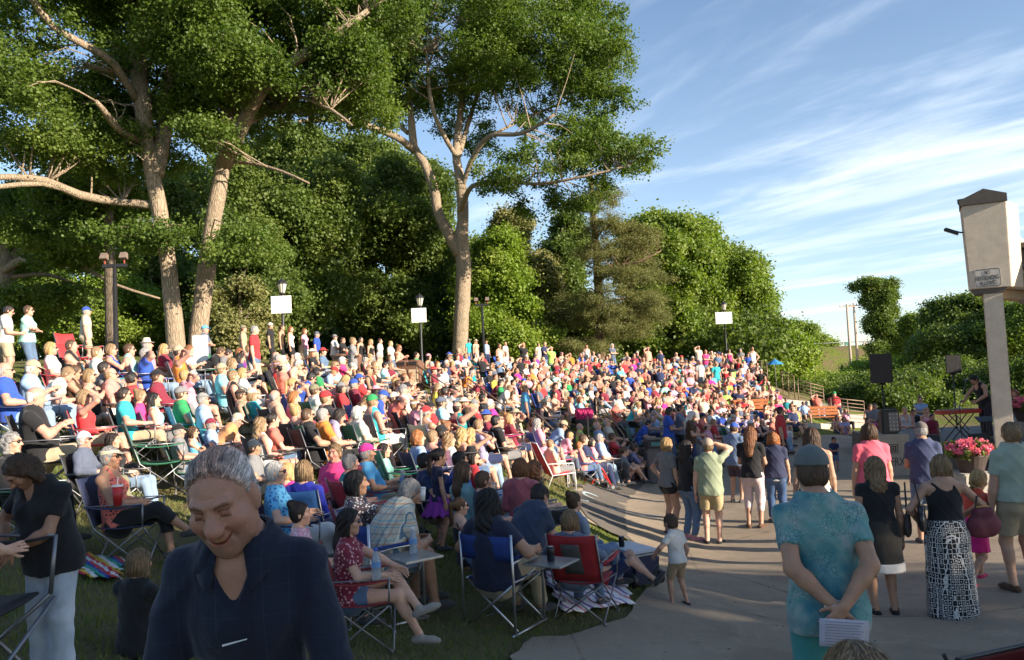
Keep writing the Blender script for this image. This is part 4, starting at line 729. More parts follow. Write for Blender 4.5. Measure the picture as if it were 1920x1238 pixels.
    W0, W1 = Vector((19.5, 15.2, 0))-O, Vector((26.5, 27.5, 0))-O; W0.z = W1.z = 0; L_ = (W1-W0).length; wm = (W0+W1)/2; wa = math.atan2((W1-W0).y, (W1-W0).x); MB().box(wm+Z*2.9, (L_, .3, 5.8), Matrix.Rotation(wa, 3, 'Z')).build('added_shade_wall', STU, r)  # unseen wall, added to cast shade over the stage and lower right rows
    a = o+Y*.35+Z*(zz(1800, 432)); MB().tube([a, a-X*.10, a-X*.15+Z*.02], .02, 6).build('light_arm', M_BLK, r)
    MB().box(a-X*.28+Z*.05, (.33, .24, .07), rot @ Matrix.Rotation(R_(26), 3, 'Y'), .9).build('floodlight', M_BLK, r, bevel=.015)
    s = empty('warning_sign', O, 0, 'white metal sign reading NO SKATEBOARDING ALLOWED fixed to the beige tower', 'sign'); sw, sh = 58*S/fw, 36*S; tl = R_(1.2); X2 = (X*math.cos(tl)+Z*math.sin(tl)).normalized(); Z2 = Y.cross(X2)*-1; Z2 = X2.cross(Y).normalized(); c0 = Vector((0, 0, 0))+X*pxm(1850)+Z*zz(1850, 526)-Y*.004
    def rr(w, h, rad):
        out = []
        for cx, cy, a0 in ((w/2-rad, h/2-rad, 0), (-w/2+rad, h/2-rad, 90), (-w/2+rad, -h/2+rad, 180), (w/2-rad, -h/2+rad, 270)):
            for k in range(6): q = R_(a0+18*k); out.append((cx+rad*math.cos(q), cy+rad*math.sin(q)))
        return out
    INK = mat_plain('sign_ink', (.03, .028, .025), .6)
    MB().prism(rr(sw, sh, .05), .007, c0, X2, Z2).build('plate', mat_plain('sign_face', (.56, .51, .43), .6, nz=.05), s)
    ob = rr(sw*.955, sh*.93, .045); ib = rr(sw*.92, sh*.87, .038); n = len(ob); g = MB(); q = c0-Y*.0095; V = [q+X2*p[0]+Z2*p[1] for p in ob]+[q+X2*p[0]+Z2*p[1] for p in ib]; g.add(V, [(i, (i+1) % n, n+(i+1) % n, n+i) for i in range(n)]); g.build('border_line', INK, s)
    for txt, zo, h_, wd in (('NO', .28, .22, .20), ('-SKATEBOARDING-', .0, .24, .90), ('ALLOWED', -.28, .23, .66)):
        t = link('lettering', text_mesh(txt, wd*sw, h_*sh), INK, s); t.matrix_local = frame_mat(X2, Y, Z2, c0-Y*.0105+Z2*(zo*sh))
    for z_ in (.44, -.44): MB().lathe(c0+Z2*(z_*sh)-Y*.009, [(.008, 0), (.008, .003)], 8, -Y).build('bolt', M_STL, s)
    return O
SB = stage_building()
# stage floor and gear
def stage_gear():
    P = at(1880, 836, 24); z0 = .62; 
    q0, q1 = at(1712, 850, 22.5), at(1930, 850, 20.5); 
    pol = [(q0[0], q0[1]), (q1[0]+5, q1[1]-1), (q1[0]+6, q1[1]+8), (q0[0]+.8, q0[1]+6)]; g = MB(); g.prism(pol, .64, (0, 0, .0)); tag(g.build('stage_platform', mat_plain('stage_floor', (.12, .11, .10), .8, 0, .2, 3), bevel=.01), 'low dark grey stage floor under the keyboard player', 'stage')
    ZS = .64
    def spk(px, py_top, d, w, h, az, label, tilt=0):
        S = d/FPX; Pc = at(px, py_top+h/2, d); gzv = gz(Pc[0], Pc[1]); r = empty('loudspeaker', Pc, -R_(az), label, 'loudspeaker', 'loudspeakers on poles'); W, H = w*S, h*S; BK = mat_plain('speaker_box', (.028, .028, .03), .6, bump=.3, bscale=200)
        MB().prism([(-W/2, .28), (-W*.32, -.22), (W*.32, -.22), (W/2, .28)], H, (0, 0, -H/2)).build('cabinet', BK, r, bevel=.015); MB().box((0, .291, 0), (W*.92, .02, H*.93)).build('grille', mat_plain('grille', (.035, .033, .032), .7, .2, .2, 150, .8, 300), r, bevel=.004)
        MB().lathe((0, 0, -H/2-.06), [(.10, 0), (.10, .03), (.06, .057)], 12).build('socket', M_BLK, r)
        s = empty('speaker_stand', (Pc[0], Pc[1], gzv if ZS is None else (gzv if Pc[0] < q0[0] else ZS)), 0, label.replace('loudspeaker', 'pole stand of the loudspeaker'), 'speaker stand', 'speaker stands'); hh = Pc[2]-H/2-.06-s.location.z
        MB().tube([(0, 0, .08), (0, 0, hh)], .022, 8).build('pole', M_BLK, s, smooth=True); MB().lathe((0, 0, hh*.45), [(.035, 0), (.035, .08)], 8).build('collar', mat_plain('collar_grey', (.3, .3, .3), .4), s)
        for k in range(3): a = k*2.09+.3; MB().tube([(0, 0, .55), (math.cos(a)*.5, math.sin(a)*.5, .02)], .014, 6).build('leg', M_BLK, s, smooth=True)
    spk(1652, 664, 22.5, 38, 54, 205, 'large black loudspeaker high on a pole left of the stage'); spk(1785, 666, 27, 26, 34, 200, 'smaller black loudspeaker seen past the keyboard player')
    # pa cabinet and sub box
    Pb = at(1678, 884, 21.5); z = gz(Pb[0], Pb[1]); r = empty('bass_cabinet', (Pb[0], Pb[1], z), R_(-6), 'light grey stage box with a square emblem and letters, beside the blue shirted man', 'stage box'); W, H = 60*21.5/FPX, 80*21.5/FPX; GB = mat_plain('grey_box', (.27, .25, .22), .85, 0, .12, 5, .4, 60)
    MB().box((0, .3, H/2), (W, .6, H)).build('cabinet', GB, r, bevel=.012); INK = mat_plain('stencil_ink', (.05, .035, .03), .8)
    g = MB()
    for a, b in ((.12, .10), (.075, .045)):
        for sx, sz, w_, h_ in ((0, 1, a*2, a-b), (0, -1, a*2, a-b), (1, 0, a-b, a*2), (-1, 0, a-b, a*2)): g.box((sx*(a+b)/2-.0, -.004-.001*(sx != 0), H*.66+sz*(a+b)/2), (w_, .004, h_))
    g.box((0, -.004, H*.66), (.05, .004, .05)); g.build('emblem', INK, r)
    t = link('stencil_letters', text_mesh('VFRX', .50, .22), INK, r); t.location = (.03, -.004, H*.36)
    Pc = at(1682, 806, 21.2); r = empty('pa_cabinet', (Pb[0]+.05, Pb[1]+.25, z+H), R_(-10), 'black amplifier cabinet with lit grey controls on top of the light grey stage box', 'amplifier'); MB().box((0, 0, .33), (.46, .40, .66)).build('cabinet', mat_plain('speaker_box', (.028, .028, .03)), r, bevel=.05)
    f = MB().box((.07, -.204, .33), (.24, .012, .50)).build('control_panel', mat_plain('amp_panel', (.16, .16, .16), .5), r, bevel=.003)
    for i in range(5):
        for j in range(3): MB().lathe((-.02+.09*j, -.212, .13+.1*i), [(.014, 0), (.012, .015)], 8, Vector((0, -1, 0))).build('knob', mat_plain('knob_silver', (.6, .6, .6), .3, .5), f)
    MB().tube([(-.12, -.02, .655), (-.12, -.02, .70), (.12, -.02, .70), (.12, -.02, .655)], .012, 6).build('handle', M_BLK, r, smooth=True)
    Pd = at(1745, 850, 22); r = empty('floor_monitor', (Pd[0], Pd[1], ZS), R_(160), 'black wedge floor monitor lying at the stage edge', 'floor monitor', 'floor monitors')
    for k, (dx, lb) in enumerate(((0, None), (1.25, 'black wedge floor monitor near the column foot'))):
        if k: r = empty('floor_monitor', (Pd[0]+dx, Pd[1]-.3, ZS), R_(190), lb, 'floor monitor', 'floor monitors')
        g = MB(); g.prism([(-.2, 0), (.2, 0), (.2, .12), (-.05, .36), (-.2, .36)], .5, (-.25, 0, .002), (0, 1, 0), (0, 0, 1)); g.build('cabinet', mat_plain('speaker_box', (.028, .028, .03)), r, bevel=.012)
        g = MB(); g.add([(-.22, .202+.0, .14), (.22, .202, .14), (.22, -.03, .362), (-.22, -.03, .362)], [(0, 1, 2, 3)]); g.build('grille', mat_plain('grille', (.035, .033, .032)), r)
    # keyboard on a stand, mic stand
    Pk = at(1796, 768, 23.2); r = empty('keyboard', (Pk[0], Pk[1], Pk[2]-.12), R_(8), 'red stage keyboard on its stand in front of the player', 'keyboard'); MB().box((0, 0, .06), (1.25, .34, .12)).build('case', mat_plain('keyboard_red', (.42, .03, .025), .3), r, bevel=.012)
    k = MB()
    for i in range(28): k.box((-.55+i*.0405, .09, .124), (.037, .14, .012))
    k.build('white_keys', mat_plain('ivory', (.7, .7, .66), .3), r); k = MB()
    for i in range(27):
        if i % 7 not in (2, 6): k.box((-.53+i*.0405, .055, .134), (.02, .09, .012))
    k.build('black_keys', M_BLK, r); MB().box((0, -.09, .123), (1.18, .12, .008)).build('control_panel', M_BLK, r)
    s = empty('keyboard_stand', (Pk[0], Pk[1], ZS), R_(8), 'black crossed stand carrying the red keyboard', 'keyboard stand'); hh = Pk[2]-.13-ZS
    for y in (-.14, .14): g = MB().tube([(-.42, y, .02), (.38, y, hh)], .016, 6); g.build('leg', M_BLK, s); g = MB().tube([(.42, y+.03, .02), (-.38, y+.03, hh)], .016, 6); g.build('leg', M_BLK, s)
    MB().tube([(-.42, -.2, .02), (-.42, .22, .02)], .016, 6).build('foot_bar', M_BLK, s); MB().tube([(.42, -.2, .02), (.42, .22, .02)], .016, 6).build('foot_bar', M_BLK, s)
    r = empty('sheet_music', (Pk[0]-.05, Pk[1]-.06, Pk[2]+.02), R_(30), 'white sheets of music lying on the red keyboard', 'sheet music'); MB().sheet([[(-.2+.4*i/3, -.05+.1*j, .01+.02*abs(i-1.5)) for j in range(2)] for i in range(4)], .003).build('paper', mat_plain('paper_white', (.75, .75, .73), .7), r)
    m = empty('microphone_stand', (Pk[0]-.25, Pk[1]-.55, ZS), 0, 'thin boom microphone stand reaching up to the keyboard player', 'microphone stand'); MB().tube([(0, 0, 0.03), (0, 0, 1.05)], .012, 6).build('pole', M_BLK, m); bt = at(1812, 712, 23)-np.array(m.location)
    MB().tube([(-.35, -.1, .85), (0, 0, 1.08), Vector(bt)], .010, 6).build('boom', M_STL, m); MB().lathe(Vector(bt), [(.014, -.07), (.018, 0), (.028, .02), (.028, .05), (.015, .075)], 10, Vector((.8, 0, .35))).build('microphone', M_STL, m)
    for k_ in range(3): a = k_*2.09; MB().tube([(0, 0, .12), (math.cos(a)*.33, math.sin(a)*.33, .015)], .01, 6).build('leg', M_BLK, m)
    w = empty('lighting_bar_stand', (Pk[0]-.15, Pk[1]-1.6, gz(Pk[0]-.15, Pk[1]-1.6)), 0, 'black wire stand standing before the stage left of the flowers', 'music stand')
    for dx in (-.13, .0, .13): MB().tube([(dx, 0, .03), (dx*.5, 0, 1.35)], .012, 6).build('upright', M_BLK, w)
    for k_ in range(3): a = k_*2.09+.4; MB().tube([(0, 0, .2), (math.cos(a)*.4, math.sin(a)*.4, .015)], .012, 6).build('leg', M_BLK, w)
    MB().box((0, 0, 1.38), (.5, .25, .02), Matrix.Rotation(R_(30), 3, 'X')).build('tray', M_BLK, w)
stage_gear()
def planter(px, py, d, label, rad, fl=(.75, .16, .28)):
    P = at(px, py, d); z0 = gz(P[0], P[1]); zt = P[2]; s = empty('planter_pedestal', (P[0], P[1], z0), 0, 'low stone block under the '+label.split(' beside')[0].split(' at the')[0], 'pedestal'); 
    MB().box((0, 0, (zt-z0)/2), (rad*2.2, rad*2.2, zt-z0)).build('block', CONC, s, bevel=.03)
    r = empty('flower_planter', (P[0], P[1], zt+.003), 0, label, 'planter'); MB().lathe((0, 0, 0), [(rad*.7, 0), (rad, rad*1.0), (rad*1.06, rad*1.02), (rad*1.06, rad*1.12), (rad*.95, rad*1.12)], 20).build('pot', mat_plain('pot_dark', (.05, .035, .03), .6), r, smooth=False)
    g = np.random.default_rng(5); C = g.normal(size=(60, 3))*np.array([rad*.62, rad*.62, rad*.26])+np.array([0, 0, rad*1.42]); V, F, rn = leaf_cloud(C, np.full(60, rad*.26), 60, rad*.16, .8, 3); link('foliage', mesh_np('foliage', V, F, None, False, rn=rn), LF_DARK, r)
    C = g.normal(size=(34, 3)); C /= np.linalg.norm(C, axis=1)[:, None]; C = C*np.array([rad*1.15, rad*1.15, rad*.55]); C[:, 2] = np.abs(C[:, 2])+rad*1.42; V, F, rn = leaf_cloud(C, np.full(34, rad*.23), 130, rad*.12, .85, 9)
    link('blossom', mesh_np('blossom', V, F, None, False, rn=rn), mat_leaf('petal', fl, tuple(min(1, q*1.25+.06) for q in fl), (fl[0], fl[1]*1.6, fl[2]*1.5), .2), r)
planter(1822, 885, 15.5, 'dark round planter full of pink hydrangeas beside the column', .30); planter(1925, 790, 24, 'planter of dark red flowers at the right edge behind the column', .35, (.4, .03, .07))
# ------------------------------------------------ far distance: poles, guard rail, billboard
def upole(px, pt, pb, d, label):
    P = at(px, pb, d); b = (P[0], P[1], gz(P[0], P[1])); H = at(px-(pb-pt)*.045, pt, d)[2]-b[2]; r = empty('utility_pole', b, 0, label, 'utility pole', 'utility poles'); MB().lathe((0, 0, 0), [(.22, 0), (.15, H)], 10).build('pole', mat_plain('pole_wood', (.42, .34, .27), .9), r, smooth=True)
    MB().box((0, 0, H-.35), (2.4, .14, .16)).build('crossarm', mat_plain('pole_wood', (.2, .15, .11)), r)
    for k in (-1, -.4, .4, 1): MB().lathe((k, 0, H-.27), [(.05, 0), (.08, .1), (.04, .22)], 8).build('insulator', M_STL, r)
    return r, H
upole(1596, 570, 690, 118, 'left one of the two tall utility poles beside the lone poplar'); upole(1609, 568, 690, 119, 'right one of the two tall utility poles beside the lone poplar'); upole(1481, 618, 680, 150, 'distant utility pole against the far pale tree'); upole(1622, 640, 670, 190, 'tiny distant pole on the embankment right of the twin poles')
def embankment():
    g = MB()
    for i in range(60):
        x = 30+i*6; y = 172-.12*x-5; z = gz(x, y); g.box((x, y, z+.35), (.15, .2, .9))
    xs_ = [30+i*6 for i in range(60)]; g2 = MB(); g2.tube([(x, 172-.12*x-5.2, gz(x, 172-.12*x-5)+.75) for x in xs_], .14, 6, flat=.6)
    r = empty('guard_rail', (30, 163, gz(30, 163)), 0, 'long pale guard rail along the embankment road', 'guard rail'); a = g2.build('rail', mat_plain('galvanised', (.5, .5, .48), .5, .3), r); b = g.build('posts', STONE, r)
    for o in (a, b): o.location = -Vector(r.location)
    g = MB(); V = []; F = []
    for i in range(60):
        x = 20+i*7; y = 172-.12*x
        for dy in (-4.2, 4.2): V.append((x, y+dy, max(gz(x, y+dy), gz(x, y))+.05))
    for i in range(59): F.append((2*i, 2*i+2, 2*i+3, 2*i+1))
    o = g.add(V, F).build('embankment_road', mat_pave('road', (.14, .14, .14), (.18, .18, .17))); o['kind'] = 'structure'
embankment()
def billboard(px, py, w, h, d, col, label, name, cat):
    P = at(px, py, d); zg = gz(P[0], P[1]); r = empty(name, (P[0], P[1], zg), 0, label, cat); H = P[2]-zg; S = d/FPX; MB().box((0, 0, H), (w*S, .2, h*S)).build('panel', mat_plain(name+'_face', col, .6), r)
    for s in (-.35, .35): MB().box((s*w*S, .2, H/2), (.15, .15, H)).build('post', M_STL, r)
billboard(1567, 646, 12, 14, 175, (.10, .13, .17), 'dark back of a billboard beside the far road', 'billboard', 'billboard'); billboard(1588, 644, 7, 6, 178, (.02, .22, .14), 'small green highway sign far beyond the poles', 'highway_sign', 'road sign')
# ------------------------------------------------ implicit surfaces -> mesh
def v3(*a): return np.array(a, float)
def nrm(a): return a/(np.linalg.norm(a)+1e-9)
class Fld:
    def __init__(s, lo, hi, h):
        s.h = h; lo = np.asarray(lo)-2.2*h; hi = np.asarray(hi)+2.2*h
        s.ax = [np.arange(lo[i], hi[i]+h, h).astype(np.float32) for i in range(3)]; s.F = np.full([len(a) for a in s.ax], .3, np.float32)
    def sub(s, lo, hi):
        sl = []
        for i in range(3):
            a = int(np.searchsorted(s.ax[i], lo[i])); b = int(np.searchsorted(s.ax[i], hi[i]))
            if b <= a: return None
            sl.append(slice(a, b))
        return tuple(sl), s.ax[0][sl[0]][:, None, None], s.ax[1][sl[1]][None, :, None], s.ax[2][sl[2]][None, None, :]
    def prim(s, p, k=.03, op='u', add=0.):
        lo, hi = pbox(p, add); mg = k+2.5*s.h; r = s.sub(lo-mg, hi+mg)
        if r is None: return
        sl, X, Y, Z = r; d = peval(p, X, Y, Z, add); A = s.F[sl]
        if op == 'u':
            if k > 0: h = np.maximum(k-np.abs(A-d), 0); s.F[sl] = np.minimum(A, d)-h*h/(4*k)
            else: s.F[sl] = np.minimum(A, d)
        else: d = -d; h = np.maximum(k-np.abs(A-d), 0); s.F[sl] = np.maximum(A, d)+h*h/(4*k+1e-9)
    def plane(s, o, n):
        n = nrm(np.asarray(n, float)); X, Y, Z = s.ax[0][:, None, None], s.ax[1][None, :, None], s.ax[2][None, None, :]
        s.F = np.maximum(s.F, ((X-o[0])*n[0]+(Y-o[1])*n[1]+(Z-o[2])*n[2]).astype(np.float32))
    def wrinkle(s, amp, fr=1., seed=0.):
        X, Y, Z = s.ax[0][:, None, None], s.ax[1][None, :, None], s.ax[2][None, None, :]
        s.F = s.F + (amp*np.sin(24*fr*Z+3*np.sin(9*fr*X+seed)+5*Y+seed)*np.sin(17*fr*X+4*np.sin(6*fr*Z+seed)+11*Y) + amp*.6*np.sin(43*fr*X-9*Z+seed)*np.sin(37*fr*Z+21*Y)).astype(np.float32)
    def folds(s, amp, P, seed=0.):
        X, Y, Z = s.ax[0][:, None, None]-P[0], s.ax[1][None, :, None]-P[1], s.ax[2][None, None, :]-P[2]
        a = 1-np.abs(np.sin(13*Z+7*X+2.5*np.sin(5*X+seed)+1.5*np.sin(9*Y+seed))); b = 1-np.abs(np.sin(11*X-9*Z+2*np.sin(6*Z+seed*2)+4*Y)); w = .55+.45*np.sin(4*X+3*Z+seed)
        s.F = s.F-(amp*(a**3*w+b**4*(1-w)*.8-.22)).astype(np.float32)
    def out(s): return snets(s.F, s.ax)
def cone(a, b, r1, r2, sq=None, kf=1., cut=None): return ('c', np.asarray(a, float), np.asarray(b, float), r1, r2, sq, kf, cut)
def ell(c, rad, Rm=None): return ('e', np.asarray(c, float), np.asarray(rad, float), Rm)
def ball(c, r): return cone(c, np.asarray(c)+v3(0, 0, 1e-4), r, r)
def pbox(p, add):
    if p[0] == 'c':
        r = max(p[3], p[4])+add; return np.minimum(p[1], p[2])-r, np.maximum(p[1], p[2])+r
    r = p[2].max()+add; return p[1]-r, p[1]+r
def peval(p, X, Y, Z, add=0.):
    if p[0] == 'c':
        _, a, b, r1, r2, sq, kf, cut = p; ba = b-a; px = X-a[0]; py = Y-a[1]; pz = Z-a[2]
        t = np.clip((px*ba[0]+py*ba[1]+pz*ba[2])/(ba@ba+1e-12), 0, 1); px = px-t*ba[0]; py = py-t*ba[1]; pz = pz-t*ba[2]
        if sq is not None:
            q = (px*sq[0]+py*sq[1]+pz*sq[2])*(1/kf-1); px = px+q*sq[0]; py = py+q*sq[1]; pz = pz+q*sq[2]
        d = np.sqrt(px*px+py*py+pz*pz)-(r1+(r2-r1)*t)-add
        if cut is not None:
            o, n = cut; d = np.maximum(d, (X-o[0])*n[0]+(Y-o[1])*n[1]+(Z-o[2])*n[2])
        return d.astype(np.float32)
    _, c, rad, Rm = p; px = X-c[0]; py = Y-c[1]; pz = Z-c[2]; rad = rad+add
    if Rm is not None: px, py, pz = (px*Rm[0][0]+py*Rm[0][1]+pz*Rm[0][2], px*Rm[1][0]+py*Rm[1][1]+pz*Rm[1][2], px*Rm[2][0]+py*Rm[2][1]+pz*Rm[2][2])
    k0 = np.sqrt((px/rad[0])**2+(py/rad[1])**2+(pz/rad[2])**2); k1 = np.sqrt((px/rad[0]**2)**2+(py/rad[1]**2)**2+(pz/rad[2]**2)**2)
    return (k0*(k0-1)/(k1+1e-6)).astype(np.float32)
def snets(F, ax):
    S = F < 0; c = np.zeros([n-1 for n in F.shape], np.int8)
    cs = [(i, j, k) for i in (0, 1) for j in (0, 1) for k in (0, 1)]
    sh = lambda A, i, j, k: A[i:A.shape[0]-1+i, j:A.shape[1]-1+j, k:A.shape[2]-1+k]
    for q in cs: c += sh(S, *q)
    I, J, K = np.nonzero((c > 0) & (c < 8)); idx = np.full(c.shape, -1, np.int32); idx[I, J, K] = np.arange(len(I))
    if len(I) == 0: return np.zeros((0, 3)), np.zeros((0, 4), int)
    P = np.zeros((len(I), 3)); W = np.zeros(len(I)); IJK = (I, J, K)
    for a in cs:
        for d in range(3):
            if a[d] == 1: continue
            b = list(a); b[d] = 1
            fa = F[I+a[0], J+a[1], K+a[2]]; fb = F[I+b[0], J+b[1], K+b[2]]; m = (fa < 0) != (fb < 0)
            t = np.where(m, fa/(fa-fb+1e-12), 0)
            for e in range(3):
                x = ax[e][IJK[e]+a[e]]; 
                if e == d: x = x+t*(ax[e][IJK[e]+1]-ax[e][IJK[e]])
                P[:, e] += np.where(m, x, 0)
            W += m
    P /= W[:, None]; Q = []
    for d in range(3):
        e, g = (d+1) % 3, (d+2) % 3
        A = np.moveaxis(S, (d, e, g), (0, 1, 2)); ix = np.moveaxis(idx, (d, e, g), (0, 1, 2))
        i, j, k = np.nonzero(A[:-1, 1:-1, 1:-1] != A[1:, 1:-1, 1:-1]); j = j+1; k = k+1
        q = np.stack([ix[i, j-1, k-1], ix[i, j, k-1], ix[i, j, k], ix[i, j-1, k]], 1); fl = A[i, j, k]
        q[~fl] = q[~fl][:, ::-1]; Q.append(q)
    Q = np.concatenate(Q); return P, Q[(Q >= 0).all(1)]
def join(parts):
    V = []; F = []; C = []; b = 0
    for p in parts:
        if len(p[0]) == 0: continue
        V.append(p[0]); F.append(p[1]+b); C.append(p[2] if len(p) > 2 else np.ones((len(p[0]), 3))); b += len(p[0])
    return np.concatenate(V), np.concatenate(F), np.concatenate(C)
# ------------------------------------------------ skeleton
def ik(A, T, l1, l2, hint):
    D = T-A; d = np.linalg.norm(D); mx = (l1+l2)*.998
    if d > mx: D = D/d*mx; T = A+D; d = mx
    a = (l1*l1-l2*l2+d*d)/(2*d); h = math.sqrt(max(l1*l1-a*a, 0)); dn = D/d; p = hint-(hint@dn)*dn; p = nrm(p); return A+dn*a+p*h, T
def rotm(ax, an): return np.array(Matrix.Rotation(an, 3, Vector(ax)))
def skel(po):
    'po: pose dict. x right, y forward, z up'
    J = {}; P = v3(*po.get('pel', (0, 0, .93))); s = 1.0
    B = rotm((0, 0, 1), R_(-po.get('turn', 0))) @ rotm((1, 0, 0), R_(-po.get('lean', 0))) @ rotm((0, 1, 0), R_(po.get('side', 0)))
    x, w, u = B[:, 0], B[:, 1], B[:, 2]; B2 = B @ rotm((1, 0, 0), R_(-po.get('bend', 0))) @ rotm((0, 0, 1), R_(-po.get('twist', 0))); x2, w2, u2 = B2[:, 0], B2[:, 1], B2[:, 2]
    J.update(P=P, x=x, w=w, u=u, x2=x2, w2=w2, u2=u2); J['wa'] = P+.15*u; J['ch'] = J['wa']+.17*u2; J['up'] = J['ch']+.12*u2; J['nb'] = J['ch']+.185*u2-.015*w2
    sw = po.get('sw', .172); sr = po.get('shrug', 0)
    Bh = B2 @ rotm((0, 0, 1), R_(-po.get('hy', 0))) @ rotm((1, 0, 0), R_(-po.get('hp', 0)-po.get('hp0', 0))) @ rotm((0, 1, 0), R_(po.get('ht', 0)))
    J['H'] = Bh; J['hb'] = J['nb']+.075*nrm(u2+.25*w2+.5*(Bh[:, 2]-u2)); J['hc'] = J['hb']+.085*Bh[:, 2]+.022*Bh[:, 1]
    for sd, n in ((-1, 'l'), (1, 'r')):
        sh = J['nb']-.060*u2+sd*sw*x2+sr*u2*.02; J['sh'+n] = sh
        T = po.get('h'+n, (sd*.24, .03, .80)); T = v3(*T); hint = v3(*po.get('e'+n, (sd*.6, -.8, -.3)))
        J['el'+n], J['wr'+n] = ik(sh, T, .29, .25, hint)
        J['hd'+n] = nrm(v3(*po.get('d'+n))) if ('d'+n) in po else nrm(J['wr'+n]-J['el'+n])
        hp = P-.02*u+sd*.09*x; J['hp'+n] = hp; T = v3(*po.get('f'+n, (sd*.10, 0, .085))); hint = v3(*po.get('k'+n, (sd*.05, 1, .1)))
        J['kn'+n], J['an'+n] = ik(hp, T, .425, .42, hint); J['fd'+n] = nrm(v3(*po.get('t'+n, (sd*.25, 1, 0 if T[2] < .12 else -.4))))
    return J
STAND = dict()
def torso(J, g, sex):
    x, w, u, x2, w2, u2 = J['x'], J['w'], J['u'], J['x2'], J['w2'], J['u2']; P, wa, ch, up, nb = J['P'], J['wa'], J['ch'], J['up'], J['nb']
    f = sex == 'f'; hip, ws, cs, us = (.158, .125, .143, .12) if f else (.148, .138, .158, .135); k = .70; gb = 1+(g-1)*1.0
    L = [cone(P-.03*u, wa, hip*gb, ws*(1+(g-1)*1.35), w, k+.12*(g-1)), cone(wa, ch, ws*(1+(g-1)*1.35), cs*(1+(g-1)*.8), w2, k), cone(ch, up, cs*(1+(g-1)*.8), us*(1+(g-1)*.6), w2, .72)]
    for n, sd in (('l', -1), ('r', 1)):
        L.append(cone(up+.005*u2, J['sh'+n]-.008*u2, .072, .050+.012*(g-1)))
        L.append(cone(nb+.018*u2, J['sh'+n]+.002*u2-sd*.05*x2, .050, .040))
        L.append(ball(P-.055*u-.045*w+sd*.068*x, .085*gb))
        if f: L.append(ball(ch+.015*u2+.075*w2+sd*.07*x2, .06*gb))
    if g > 1.12: L.append(ball(wa+.0*u+(.045*g)*w, .125*(1+(g-1)*1.2)))
    return L
def headprims(J, hd, sex):
    H = J['H']; c = J['hc']; x, w, u = H[:, 0], H[:, 1], H[:, 2]; Rm = H.T; q = lambda a, b, d: c+a*x+b*w+d*u
    L = [(ell(q(0, -.012, .028), (.074, .093, .086), Rm), .02), (ell(q(0, .022, -.045), (.057, .066, .068), Rm), .03), (ball(q(0, .062, -.098), .02), .035)]
    L.append((cone(q(0, .085, .012), q(0, .106, -.022), .009, .0145), .012))
    for s in (-1, 1):
        L.append((ell(q(s*.077, -.008, -.005), (.010, .018, .031), Rm), .01))
        if hd:
            L.append((ball(q(s*.012, .094, -.027), .0095), .008)); L.append((cone(q(s*.015, .083, .034), q(s*.045, .068, .034), .011, .010), .018))
            L.append((ball(q(s*.042, .056, -.018), .026), .025))
    if hd: L.append((cone(q(-.018, .079, -.056), q(.018, .079, -.056), .009, .009), .012)); L.append((cone(q(-.014, .081, -.067), q(.014, .081, -.067), .008, .008), .01))
    return L
